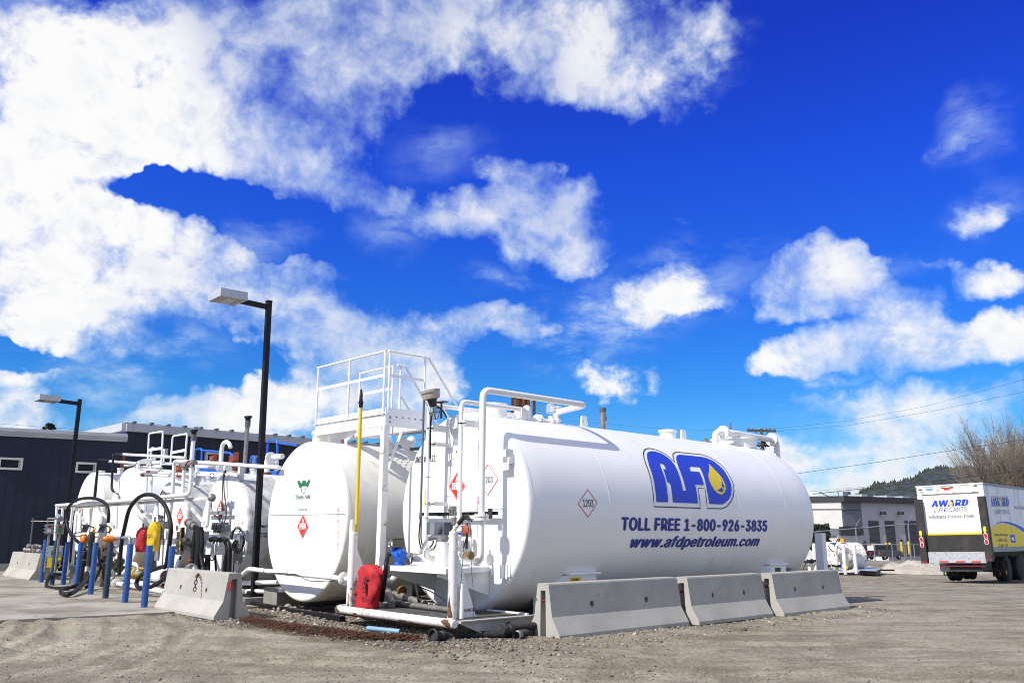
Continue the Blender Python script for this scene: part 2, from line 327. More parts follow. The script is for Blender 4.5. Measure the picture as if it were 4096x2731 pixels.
def link_mat():
    """chain-link wire: diamond pattern of thin wires on a see-through sheet"""
    m = bpy.data.materials.new('chain_link_wire'); m.use_nodes = True; nt = m.node_tree; nt.nodes.clear(); g = G(nt)
    tc = g.n('ShaderNodeTexCoord').outputs['UV']
    s = g.n('ShaderNodeSeparateXYZ', None, {0: tc}); u, v = s.outputs[0], s.outputs[1]
    a = g.m('ABSOLUTE', g.m('SUBTRACT', g.m('FRACT', g.m('MULTIPLY', g.m('ADD', u, v), 12.0)), 0.5))
    b = g.m('ABSOLUTE', g.m('SUBTRACT', g.m('FRACT', g.m('MULTIPLY', g.m('SUBTRACT', u, v), 12.0)), 0.5))
    w = g.m('GREATER_THAN', g.m('MAXIMUM', a, b), 0.472)
    t = g.n('ShaderNodeBsdfTransparent'); p = g.n('ShaderNodeBsdfPrincipled', None, {'Base Color': (.10, .105, .115, 1), 'Metallic': 0.0, 'Roughness': .7, 'Specular IOR Level': .1})
    mx = g.n('ShaderNodeMixShader', None, {0: w, 1: t.outputs[0], 2: p.outputs[0]}); o = g.n('ShaderNodeOutputMaterial'); nt.links.new(mx.outputs[0], o.inputs[0]); return m


LINK = link_mat()

# ------------------------------------------------------------------ objects, parts, mesh builder
BASE = {}


def origin(o):
    p = Vector((0, 0, 0))
    while o is not None:
        p += Vector(BASE.get(o.name, (0, 0, 0))); o = o.parent
    return p


def tag(o, label=None, cat=None, group=None, kind=None):
    if label: o['label'] = label
    if cat: o['category'] = cat
    if group: o['group'] = group
    if kind: o['kind'] = kind
    return o


def thing(name, label, cat, loc=(0, 0, 0), group=None):
    o = bpy.data.objects.new(name, None); COL.objects.link(o); o.location = loc; o.empty_display_size = .2
    BASE[o.name] = tuple(loc); return tag(o, label, cat, group)


def frame(d):
    d = Vector(d).normalized(); h = UP if abs(d.z) < .95 else Vector((1, 0, 0))
    a = d.cross(h).normalized(); return d, a, a.cross(d).normalized()


class MB:
    def __init__(s): s.v = []; s.f = []; s.m = []; s.cur = 0; s.mats = []

    def use(s, m):
        if m not in s.mats: s.mats.append(m)
        s.cur = s.mats.index(m); return s

    def add(s, vs, fs):
        b = len(s.v); s.v += [tuple(v) for v in vs]; s.f += [[i+b for i in f] for f in fs]; s.m += [s.cur]*len(fs); return s

    def box(s, c, x, y, z):
        """centre and three half-extent vectors"""
        c, x, y, z = Vector(c), Vector(x), Vector(y), Vector(z)
        vs = [c+x*i+y*j+z*k for k in (-1, 1) for j in (-1, 1) for i in (-1, 1)]
        fs = [(0, 2, 3, 1), (4, 5, 7, 6), (0, 1, 5, 4), (2, 6, 7, 3), (0, 4, 6, 2), (1, 3, 7, 5)]
        if x.cross(y).dot(z) < 0: fs = [f[::-1] for f in fs]
        return s.add(vs, fs)

    def bbox(s, c, sx, sy, sz, ax=None):
        ax = ax or (A, Q, UP); return s.box(c, ax[0]*sx/2, ax[1]*sy/2, ax[2]*sz/2)

    def beam(s, p, q, w, h, up=UP):
        p, q = Vector(p), Vector(q); d = (q-p); n = d.normalized(); side = n.cross(up)
        if side.length < 1e-4: side = Vector((1, 0, 0))
        side.normalize(); u = side.cross(n).normalized()
        return s.box((p+q)/2, d/2, side*w/2, u*h/2)

    def rings(s, rings, closed=True, capa=True, capb=True):
        n = len(rings[0]); vs = [p for r in rings for p in r]; fs = []
        for i in range(len(rings)-1):
            for j in range(n if closed else n-1):
                a = i*n+j; b = i*n+(j+1) % n; fs.append((a, b, b+n, a+n))
        if capa: fs.append(tuple(range(n))[::-1])
        if capb: fs.append(tuple(range((len(rings)-1)*n, len(rings)*n)))
        return s.add(vs, fs)

    def cyl(s, p, q, r, n=12, r2=None, cap=True):
        p, q = Vector(p), Vector(q); d, a, b = frame(q-p); r2 = r if r2 is None else r2
        rs = [[c+(a*math.cos(t)+b*math.sin(t))*rr for t in [2*math.pi*k/n for k in range(n)]] for c, rr in ((p, r), (q, r2))]
        # orientation: a x b = ?
        rs = [r_[::-1] for r_ in rs] if a.cross(b).dot(d) < 0 else rs
        return s.rings(rs, True, cap, cap)

    def lathe(s, o, d, prof, n=24, capa=True, capb=True):
        """profile = [(distance along d, radius)]"""
        o = Vector(o); d, a, b = frame(d); sg = 1 if a.cross(b).dot(d) > 0 else -1
        rs = [[o+d*h+(a*math.cos(t)+b*math.sin(t))*r for t in [sg*2*math.pi*k/n for k in range(n)]] for h, r in prof]
        return s.rings(rs, True, capa, capb)

    def tube(s, pts, r, n=10, bend=0.0, seg=5, closed=False, radii=None):
        pts = [Vector(p) for p in pts]
        if bend > 0:
            out = [pts[0]]
            for i in range(1, len(pts)-1):
                p, c, q = pts[i-1], pts[i], pts[i+1]; b = min(bend, (c-p).length*.49, (q-c).length*.49)
                e, f = c+(p-c).normalized()*b, c+(q-c).normalized()*b
                for k in range(seg+1):
                    t = k/seg; out.append(e*(1-t)**2+c*2*t*(1-t)+f*t*t)
            out.append(pts[-1]); pts = out
        m = len(pts); tang = []
        for i in range(m):
            a = pts[max(0, i-1)]; b = pts[min(m-1, i+1)]; tang.append((b-a).normalized() if (b-a).length > 1e-9 else Vector((0, 0, 1)))
        d, u, w = frame(tang[0]); rs = []
        for i in range(m):
            t = tang[i]; u = (u-t*u.dot(t)); u = u.normalized() if u.length > 1e-6 else frame(t)[1]; w = t.cross(u)
            rr = radii[i] if radii else r
            rs.append([pts[i]+(u*math.cos(k*2*math.pi/n)+w*math.sin(k*2*math.pi/n))*rr for k in range(n)])
        return s.rings(rs, True, True, True)

    def smooth(s, pts, r, n=10, sub=6, radii=None):
        """tube through a Catmull-Rom curve"""
        P = [Vector(p) for p in pts]; P = [P[0]*2-P[1]]+P+[P[-1]*2-P[-2]]; out = []
        for i in range(1, len(P)-2):
            for k in range(sub):
                t = k/sub; out.append(0.5*((2*P[i])+(P[i+1]-P[i-1])*t+(2*P[i-1]-5*P[i]+4*P[i+1]-P[i+2])*t*t+(3*P[i]-P[i-1]-3*P[i+1]+P[i+2])*t**3))
        out.append(P[-2]); return s.tube(out, r, n)

    def prism(s, poly, ext):
        """polygon points, extruded by a vector"""
        e = Vector(ext); n = len(poly); vs = [Vector(p) for p in poly]; nn = Vector((0, 0, 0))
        for i in range(n): nn += vs[i].cross(vs[(i+1) % n])
        vs2 = [p+e for p in vs]; fs = [tuple(range(n))[::-1], tuple(range(n, 2*n))]+[(i, (i+1) % n, (i+1) % n+n, i+n) for i in range(n)]
        if nn.dot(e) < 0: fs = [f[::-1] for f in fs]
        return s.add(vs+vs2, fs)

    def flat(s, poly): return s.add(poly, [tuple(range(len(poly)))])

    def ball(s, c, r, n=12, m=8, sq=(1, 1, 1)):
        c = Vector(c); rs = []
        for i in range(m+1):
            t = math.pi*i/m; rs.append([c+Vector((math.sin(t)*math.cos(k*2*math.pi/n)*r*sq[0], math.sin(t)*math.sin(k*2*math.pi/n)*r*sq[1], -math.cos(t)*r*sq[2])) for k in range(n)])
        return s.rings(rs, True, False, False)

    def flange(s, c, d, r, th=.03, bolts=8, n=20):
        c = Vector(c); d, a, b = frame(d); s.cyl(c-d*th/2, c+d*th/2, r, n)
        for k in range(bolts):
            t = 2*math.pi*(k+.5)/bolts; p = c+(a*math.cos(t)+b*math.sin(t))*r*.78; s.cyl(p-d*(th/2+.012), p+d*(th/2+.012), r*.09, 6)
        return s

    def build(s, name, m=None, parent=None, smooth=35, label=None, kind=None, world=True):
        me = bpy.data.meshes.new(name); vs = np.array(s.v, dtype=float).reshape(-1, 3)
        if parent is not None and world: vs = vs-np.array(origin(parent))
        me.from_pydata(vs.tolist(), [], s.f)
        for mm in (s.mats or [m]): me.materials.append(mm)
        if len(s.mats) > 1: me.polygons.foreach_set('material_index', s.m)
        me.update()
        if smooth is not None:
            me.shade_smooth(); me.set_sharp_from_angle(angle=R_(smooth))
        o = bpy.data.objects.new(name, me); COL.objects.link(o)
        if parent is not None: o.parent = parent
        if label: o['label'] = label
        if kind: o['kind'] = kind
        return o


def single(mb, name, m, label, cat, group=None, base=None, smooth=35, kind=None):
    """a thing that is one mesh, with its origin at its base"""
    vs = np.array(mb.v); b = base if base is not None else (vs[:, 0].mean(), vs[:, 1].mean(), vs[:, 2].min())
    mb.v = [tuple(v) for v in (vs-np.array(b))]
    o = mb.build(name, m, None, smooth); o.location = b; BASE[o.name] = tuple(b)
    return tag(o, label, cat, group, kind)


def children(o): return [c for c in bpy.data.objects if c.parent == o]


def copy_tree(o, loc=None, rz=None, parent=None):
    c = o.copy(); COL.objects.link(c); c.parent = parent
    if loc is not None: c.location = loc
    if rz is not None: c.rotation_euler = (0, 0, rz)
    for ch in children(o):
        if ch is not c: copy_tree(ch, parent=c)
    return c


LX = Vector((.91, .42, 0)); LN = Vector((.42, -.91, 0))    # broadside axes for loose gear at the left
vw = lambda px0, px1, Y: (px1-px0)*Y/FP*1.05

# ------------------------------------------------------------------ lettering
try:
    import os
    VF = bpy.data.fonts.load(os.path.join(bpy.utils.system_resource('DATAFILES'), 'fonts', 'Inter.woff2'))   # the typeface that ships inside Blender
except Exception:
    VF = None
_tcache = {}


def text2d(s, bold=0.0, shear=0.0, res=3, space=1.0):
    """outline letters as flat faces scaled to a unit box; weight is added by laid-over copies, each a hair higher"""
    key = (s, bold, shear, res, space)
    if key in _tcache: return _tcache[key]
    cu = bpy.data.curves.new('lettering', 'FONT'); cu.body = s
    if VF: cu.font = VF
    cu.shear = shear; cu.resolution_u = res; cu.space_character = space+bold*1.5
    ob = bpy.data.objects.new('lettering', cu); COL.objects.link(ob)
    bpy.context.view_layer.update(); dg = bpy.context.evaluated_depsgraph_get()
    me = bpy.data.meshes.new_from_object(ob.evaluated_get(dg))
    v = np.array([x.co[:] for x in me.vertices])[:, :2]; f = [list(p.vertices) for p in me.polygons]
    bpy.data.objects.remove(ob); bpy.data.curves.remove(cu); bpy.data.meshes.remove(me)
    sh = [(0, 0)] if bold <= 0.004 else [(-bold, 0), (bold, 0), (0, bold*.5), (0, -bold*.5)] if bold > .02 else [(-bold, 0), (bold, 0)]
    n = len(v); vs = np.concatenate([np.column_stack([v+np.array(d), np.full(n, k*.0005)]) for k, d in enumerate(sh)])
    f = [[i+k*n for i in q] for k in range(len(sh)) for q in f]
    lo, hi = vs[:, :2].min(0), vs[:, :2].max(0); vs[:, :2] = (vs[:, :2]-lo)/(hi-lo)
    _tcache[key] = (vs, f); return vs, f


def text_into(mb, s, O, rx, uy, W, H, bold=0.02, shear=0.0, space=1.0):
    v, f = text2d(s, bold, shear, space=space); nn = rx.cross(uy).normalized(); nn = nn if nn.dot(CAM-O) > 0 else -nn
    mb.add([O+rx*(float(p[0])*W)+uy*(float(p[1])*H)+nn*float(p[2]) for p in v], f); return mb


def wrap_cyl(parts, name, m, parent, C, ax, side, R, off, label=None):
    """parts: list of (2d verts (u along, arc v), faces); sliced finely and laid on the shell"""
    bm = bmesh.new()
    for v, f in parts:
        vs = [bm.verts.new((p[0], p[1], p[2] if len(p) > 2 else 0)) for p in v]
        for q in f:
            try: bm.faces.new([vs[i] for i in q])
            except ValueError: pass
    ys = [v.co.y for v in bm.verts]; y = min(ys)+.03
    bmesh.ops.triangulate(bm, faces=bm.faces[:])
    while y < max(ys):
        bmesh.ops.bisect_plane(bm, geom=bm.verts[:]+bm.edges[:]+bm.faces[:], plane_co=(0, y, 0), plane_no=(0, 1, 0)); y += .035
    og = origin(parent)
    for v in bm.verts:
        th = v.co.y/R; v.co = C+ax*v.co.x+(side*math.cos(th)+UP*math.sin(th))*(R+off+v.co.z)-og
    me = bpy.data.meshes.new(name); bm.to_mesh(me); bm.free(); me.materials.append(m)
    for p in me.polygons: p.use_smooth = True
    o = bpy.data.objects.new(name, me); COL.objects.link(o); o.parent = parent
    if label: o['label'] = label
    return o


def on_cyl(px, py, C, R):
    d = ray(px, py); o = CAM-C; do = d-A*d.dot(A); oo = o-A*o.dot(A)
    a = do.dot(do); b = 2*do.dot(oo); c = oo.dot(oo)-R*R; D = max(b*b-4*a*c, 0)
    P = CAM+d*((-b-math.sqrt(D))/(2*a)); r = P-C; return r.dot(A), math.atan2(r.z, r.dot(Q))*R


# ------------------------------------------------------------------ warning plates
FLAME = [(-.30, -.02), (-.42, .18), (-.34, .42), (-.24, .30), (-.18, .62), (-.02, 1.0), (.02, .70), (.12, .58), (.16, .82), (.30, .50), (.28, .34), (.40, .40), (.42, .16), (.28, -.02), (.16, .10), (.08, .30), (-.04, .12), (-.14, .22)]


def red_placard(parent, c, rx, uy, n, hw, hh, name='hazard_placard'):
    """red flammable-liquid diamond 1203, plate facing n"""
    mb = MB(); mb.use(WHTP)
    dm = lambda s, o: [c+n*o+rx*hw*s, c+n*o+uy*hh*s, c+n*o-rx*hw*s, c+n*o-uy*hh*s]
    d0 = dm(1, .002); mb.prism(d0, n*.003)
    mb.use(REDP)
    def ring(s1, s2, o):
        a, b = dm(s1, o), dm(s2, o)
        for i in range(4): mb.add([a[i], a[(i+1) % 4], b[(i+1) % 4], b[i]], [(0, 1, 2, 3)])
    ring(.995, .93, .0062); mb.flat(dm(.90, .0062))
    mb.use(WHTP); w = hw*.56; h = hh*.24
    mb.flat([c+n*.0075-rx*w-uy*h, c+n*.0075+rx*w-uy*h, c+n*.0075+rx*w+uy*h, c+n*.0075-rx*w+uy*h])
    mb.flat([c+n*.0075+rx*(x*hw*.36)+uy*(hh*(.30+y*.42)) for x, y in FLAME])
    mb.flat([c+n*.0075-rx*hw*.2+uy*hh*.275, c+n*.0075+rx*hw*.2+uy*hh*.275, c+n*.0075+rx*hw*.2+uy*hh*.255, c+n*.0075-rx*hw*.2+uy*hh*.255])
    mb.use(BLKP); text_into(mb, '1203', c+n*.009-rx*w*.88-uy*h*.78, rx, uy, w*1.76, h*1.56, .008)
    return mb.build(name, None, parent, None)


def white_placard(parent, c, rx, uy, n, hw, hh, name='hazard_placard'):
    mb = MB(); mb.use(REDL)
    dm = lambda s, o: [c+n*o+rx*hw*s, c+n*o+uy*hh*s, c+n*o-rx*hw*s, c+n*o-uy*hh*s]
    a, b = dm(1, .004), dm(.93, .004)
    for i in range(4): mb.add([a[i], a[(i+1) % 4], b[(i+1) % 4], b[i]], [(0, 1, 2, 3)])
    mb.use(BLKP); text_into(mb, '1203', c+n*.006-rx*hw*.46-uy*hh*.19, rx, uy, hw*.92, hh*.38, .008)
    return mb.build(name, None, parent, None)


def picto(parent, c, rx, uy, n, r, lines, kind=0):
    mb = MB(); mb.use(REDP); N = 24
    o = [c+n*.003+(rx*math.cos(t)+uy*math.sin(t))*r for t in [2*math.pi*k/N for k in range(N)]]
    i = [c+n*.003+(rx*math.cos(t)+uy*math.sin(t))*r*.84 for t in [2*math.pi*k/N for k in range(N)]]
    for k in range(N): mb.add([o[k], o[(k+1) % N], i[(k+1) % N], i[k]], [(0, 1, 2, 3)])
    d = (rx-uy).normalized(); e = (rx+uy).normalized()
    mb.flat([c+n*.0045+d*r*.9+e*r*.07, c+n*.0045-d*r*.9+e*r*.07, c+n*.0045-d*r*.9-e*r*.07, c+n*.0045+d*r*.9-e*r*.07])
    mb.use(BLKP)
    sh = [[(-.25, -.5), (.1, -.5), (.3, .5), (-.05, .5)], [(-.55, -.1), (.2, -.1), (.2, .25), (-.55, .1)], FLAME, [(-.6, -.15), (.5, -.15), (.5, .08), (-.6, .08)]][kind % 4]
    sc = .6 if kind % 4 == 2 else 1.0; sy = -.35 if kind % 4 == 2 else 0
    mb.flat([c+n*.0035+rx*(x*r*sc*.9)+uy*((y*sc*1.1+sy)*r) for x, y in sh])
    y = -r*1.5
    mb.use(BLUEK)
    for ln in lines:
        w = r*.23*len(ln); text_into(mb, ln, c+n*.003-rx*w/2+uy*(y-r*.32), rx, uy, w, r*.36, .01); y -= r*.52
    if lines: mb.flat([c+n*.003+rx*s*r*1.0+uy*(y+o_) for s, o_ in ((-1, 0), (1, 0), (1, r*.07), (-1, r*.07))])
    return mb.build('prohibition_sign', None, parent, None)

# ================================================================== GROUND
_lat = rng.random((64, 64, 4))


def vnoise(x, y, ch=0):
    xi = np.floor(x).astype(int); yi = np.floor(y).astype(int); fx = x-xi; fy = y-yi
    fx = fx*fx*(3-2*fx); fy = fy*fy*(3-2*fy); L = _lat[:, :, ch]
    a = L[xi % 64, yi % 64]; b = L[(xi+1) % 64, yi % 64]; c = L[xi % 64, (yi+1) % 64]; d = L[(xi+1) % 64, (yi+1) % 64]
    return (a*(1-fx)+b*fx)*(1-fy)+(c*(1-fx)+d*fx)*fy-.5


def fbm(x, y, o=4, ch=0):
    s = 0; a = 1.0
    for i in range(o): s = s+a*vnoise(x*2**i+17.3*i, y*2**i-9.1*i, (ch+i) % 4); a *= .5
    return s


def ruts(x, y):
    """wheel tracks: (centre, radius, width) arcs crossing the yard"""
    h = np.zeros_like(x)
    # long sweeping tracks, lower right
    for (cx, cy, r, w, dpt) in [(3.5, 38.0, 28.6, .13, .022), (3.5, 38.0, 28.95, .12, .02), (3.8, 38.3, 27.0, .12, .018), (4.4, 40, 30.4, .13, .02), (3.0, 37.5, 26.4, .12, .014), (3.5, 38, 29.6, .1, .014),
                                (-13.5, 9.2, 7.2, .13, .022), (-13.5, 9.2, 7.55, .12, .02), (-13.8, 9.0, 6.1, .12, .018), (-14.0, 8.8, 8.6, .13, .02), (-13.2, 9.0, 9.3, .12, .014)]:
        d = np.hypot(x-cx, y-cy)-r; wob = fbm(x*.6, y*.6, 2)*.12; d = d+wob
        tread = .5+.5*np.sin(np.arctan2(y-cy, x-cx)*r*60)
        dpt = dpt*1.6; h += -dpt*np.exp(-(d/w)**2)*(.75+.25*tread)+dpt*.5*np.exp(-((np.abs(d)-w*1.7)/(w*.6))**2)
    return h


def make_ground():
    ang = np.concatenate([np.linspace(-180, -46, 60, endpoint=False), np.linspace(-46, 46, 1000, endpoint=False), np.linspace(46, 180, 60, endpoint=False)])
    rad = np.concatenate([[0.01, 2.5], 5.5*np.exp(np.linspace(0, math.log(40/5.5), 430)), 42*np.exp(np.linspace(0, math.log(6000/42), 60))])
    Rr, T = np.meshgrid(rad, np.radians(ang), indexing='ij')
    x = Rr*np.sin(T); y = Rr*np.cos(T)
    near = np.exp(-np.clip(Rr-14, 0, None)/14)
    z = gz(x, y)+(fbm(x*.35, y*.35, 3)*.03+fbm(x*1.8, y*1.8, 4, 1)*.018+fbm(x*9, y*9, 3, 2)*.011)*near+ruts(x, y)*near*(Rr > 3)
    # keep it low under the equipment and the slab
    al_ = (x-C1.x)*A.x+(y-C1.y)*A.y; pe_ = (x-C1.x)*Q.x+(y-C1.y)*Q.y
    z = z-.012
    z += .02*np.exp(-((pe_-2.62)/.16)**2)*((al_ > -.2) & (al_ < 7.8))
    far = np.clip((Rr-150)/400, 0, 1); z = z*(1-far)+(-2.4)*far
    n, m = x.shape; idx = np.arange(n*m).reshape(n, m)
    f = np.stack([idx[:-1, :], idx[1:, :], np.roll(idx, -1, 1)[1:, :], np.roll(idx, -1, 1)[:-1, :]], -1).reshape(-1, 4)
    v = np.stack([x, y, z], -1).reshape(-1, 3)
    me = bpy.data.meshes.new('ground'); me.vertices.add(len(v)); me.vertices.foreach_set('co', v.ravel())
    me.loops.add(len(f)*4); me.loops.foreach_set('vertex_index', f[:, ::-1].ravel().astype(np.int32))
    me.polygons.add(len(f)); me.polygons.foreach_set('loop_start', np.arange(0, len(f)*4, 4, dtype=np.int32))
    me.update(calc_edges=True); me.polygons.foreach_set('use_smooth', np.ones(len(f), bool))
    m = bpy.data.materials.new('compacted_gravel'); m.use_nodes = True; nt = m.node_tree; nt.nodes.clear(); g = G(nt)
    pos = g.n('ShaderNodeNewGeometry').outputs['Position']
    big = g.noise(pos, .22, 4, .6).outputs['Fac']; mid = g.noise(pos, 1.6, 6, .65, .3).outputs['Fac']; fine = g.noise(pos, 26, 6, .75).outputs['Fac']
    def sweep(cx, cy, k):      # wheel streaks that run round a turning circle
        rel_ = g.n('ShaderNodeVectorMath', {'operation': 'SUBTRACT'}, {0: pos, 1: (cx, cy, 0)}).outputs[0]; sx = g.n('ShaderNodeSeparateXYZ', None, {0: rel_})
        rad_ = g.m('SQRT', g.m('ADD', g.m('MULTIPLY', sx.outputs[0], sx.outputs[0]), g.m('MULTIPLY', sx.outputs[1], sx.outputs[1]))); an = g.m('ARCTAN2', sx.outputs[1], sx.outputs[0])
        v_ = g.n('ShaderNodeCombineXYZ', None, {0: g.m('MULTIPLY', rad_, 2.6), 1: g.m('MULTIPLY', an, k), 2: 0.0}).outputs[0]; return g.noise(v_, 1.0, 6, .62, .25).outputs['Fac'], rad_
    tA, rA = sweep(3.5, 38.0, 9.0); tB, rB = sweep(-13.5, 9.2, 3.0)
    trk = g.mix(g.mr(rB, 11.5, 9.5), tA, tB, typ='FLOAT')
    c = g.mix(g.mr(mid, .35, .65), (.215, .190, .140, 1), (.345, .312, .238, 1))
    c = g.mix(g.m('MULTIPLY', g.mr(big, .45, .62), .5), c, (.41, .375, .30, 1))
    c = g.mix(g.m('MULTIPLY', g.mr(trk, .47, .60), .5), c, (.150, .128, .092, 1))
    vo = g.n('ShaderNodeTexVoronoi', {'feature': 'F1'}, {'Vector': pos, 'Scale': 42.0, 'Randomness': 1.0})
    sc_ = g.n('ShaderNodeSeparateXYZ', None, {0: vo.outputs['Color']}).outputs
    stone = g.m('MULTIPLY', g.mr(vo.outputs['Distance'], .38, .30), g.m('GREATER_THAN', sc_[0], .62))
    scol = g.ramp(sc_[1], [(0, (.055, .055, .057)), (.35, (.20, .165, .12)), (.75, (.34, .305, .25)), (1, (.60, .57, .52))])
    c = g.mix(g.m('MULTIPLY', stone, .8), c, scol)
    c = g.mix(g.mr(fine, .3, .72), g.mix(1.0, c, (.62, .60, .58, 1), blend='MULTIPLY'), c)
    # coarser, darker gravel round the skid and the near lamp (position in the tank's own frame)
    rel = g.n('ShaderNodeVectorMath', {'operation': 'SUBTRACT'}, {0: pos, 1: tuple(t1(-1.35, -1.6, 0))}).outputs[0]
    da = g.n('ShaderNodeVectorMath', {'operation': 'DOT_PRODUCT'}, {0: rel, 1: tuple(A)}).outputs['Value']; dq = g.n('ShaderNodeVectorMath', {'operation': 'DOT_PRODUCT'}, {0: rel, 1: tuple(Q)}).outputs['Value']
    ell = g.m('ADD', g.m('POWER', g.m('ABSOLUTE', g.m('DIVIDE', da, 1.15)), 2.0), g.m('POWER', g.m('ABSOLUTE', g.m('DIVIDE', dq, 3.7)), 4.0))
    zone = g.mr(g.m('ADD', ell, g.m('MULTIPLY', mid, .8)), 1.7, 1.0)
    c = g.mix(g.m('MULTIPLY', zone, .75), c, g.mix(1.0, c, (.50, .46, .40, 1), blend='MULTIPLY'))
    hgt = g.m('ADD', g.m('MULTIPLY', fine, .5), g.m('MULTIPLY', stone, .6))
    bp = g.n('ShaderNodeBump', None, {'Strength': .9, 'Distance': .018, 'Height': hgt}).outputs[0]
    p = g.n('ShaderNodeBsdfPrincipled', None, {'Base Color': c, 'Roughness': .95, 'Specular IOR Level': .2, 'Normal': bp})
    o = g.n('ShaderNodeOutputMaterial'); nt.links.new(p.outputs[0], o.inputs[0])
    me.materials.append(m)
    ob = bpy.data.objects.new('ground', me); COL.objects.link(ob); ob['kind'] = 'structure'
    return ob


make_ground()

# concrete slab under the filling station, left
slab = MB()
pts = [gp(-420, 2520), gp(0, 2483), gp(330, 2467), gp(640, 2452), t1(-2.0, -4.55, 0), t1(9, -4.9, 0), t1(16, -20, 0), t1(8, -32, 0), t1(-3, -34, 0), gp(-2600, 2420)]
pts = [Vector((p.x, p.y, -.10)) for p in pts]
slab.prism(pts, (0, 0, .113))
ms = bpy.data.materials.new('worn_concrete_slab'); ms.use_nodes = True; _nt = ms.node_tree; _nt.nodes.clear(); g = G(_nt)
pos = g.n('ShaderNodeNewGeometry').outputs['Position']
a_ = g.noise(pos, .9, 6, .65, .4).outputs['Fac']; b_ = g.noise(pos, 14, 6, .7).outputs['Fac']
c = g.mix(g.mr(a_, .36, .64), (.19, .17, .132, 1), (.35, .33, .275, 1)); c = g.mix(g.m('MULTIPLY', g.mr(b_, .55, .7), .4), c, (.11, .1, .08, 1))
bp = g.n('ShaderNodeBump', None, {'Strength': .6, 'Distance': .01, 'Height': b_}).outputs[0]
p_ = g.n('ShaderNodeBsdfPrincipled', None, {'Base Color': c, 'Roughness': .9, 'Specular IOR Level': .2, 'Normal': bp}); o_ = g.n('ShaderNodeOutputMaterial'); _nt.links.new(p_.outputs[0], o_.inputs[0])
so_ = slab.build('concrete_slab', ms, None, None); so_['kind'] = 'structure'

# ---------------------------------------------------------------- hill
def hill():
    prof = [(3300, 2040), (3390, 2010), (3454, 1977), (3510, 1961), (3545, 1955), (3600, 1945), (3640, 1935), (3668, 1925), (3684, 1911), (3712, 1898), (3740, 1897), (3776, 1897), (3828, 1901), (3885, 1903), (3960, 1906), (4096, 1910), (4300, 1925), (4700, 1990), (5200, 2080)]
    D0 = 1500.0; mb = MB(); nx = 220; ny = 36; P = []
    px = np.linspace(3150, 5200, nx); py = np.interp(px, [p[0] for p in prof], [p[1] for p in prof]); py[px < 3300] = 2110
    for j in range(ny):
        t = j/(ny-1); row = []
        for i in range(nx):
            top = dp(px[i], py[i]+float(fbm(np.array([px[i]*.06]), np.array([2.2]), 4)[0])*5, D0)
            foot = dp(px[i], py[i], 700.0); s = math.sin(t*math.pi/2)**1.2
            x = foot.x+(top.x-foot.x)*t; y = 700+(D0-700)*t
            z = -6+(top.z+6)*s
            z += float(fbm(np.array([x*.02]), np.array([y*.02]), 4, 1)[0])*26*math.sin(t*math.pi)**.7*(.3+.7*s)
            row.append((x, y, z))
        P.append(row)
    for j in range(1, 8):
        P.append([(x+j*20, y+j*60, z-j*j*3.5) for (x, y, z) in P[ny-1]])
    vs = [p for r in P for p in r]; fs = []
    for j in range(len(P)-1):
        for i in range(nx-1):
            a = j*nx+i; fs.append((a, a+1, a+nx+1, a+nx))
    mb.add(vs, fs); o = mb.build('hill', HILLM, None, 80); o['kind'] = 'structure'
    # trees that roughen the skyline and slopes
    mt = MB(); r2 = random.Random(3)
    for k in range(5200):
        i = r2.randrange(2, nx-2); j = ny-1-int(abs(r2.gauss(0, 9))); j = max(3, j)
        x, y, z = P[j][i]; x += r2.uniform(-5, 5); h = r2.uniform(2.5, 6); w = r2.uniform(1.2, 2.4)
        mt.add([(x-w, y, z-1), (x+w*.6, y+w, z-1), (x+w*.6, y-w, z-1), (x, y, z+h)], [(0, 1, 3), (1, 2, 3), (2, 0, 3)])
    o = mt.build('forest', CONIF, None, None); tag(o, 'dark conifers scattered over the far hill', 'forest', kind='stuff')


hill()

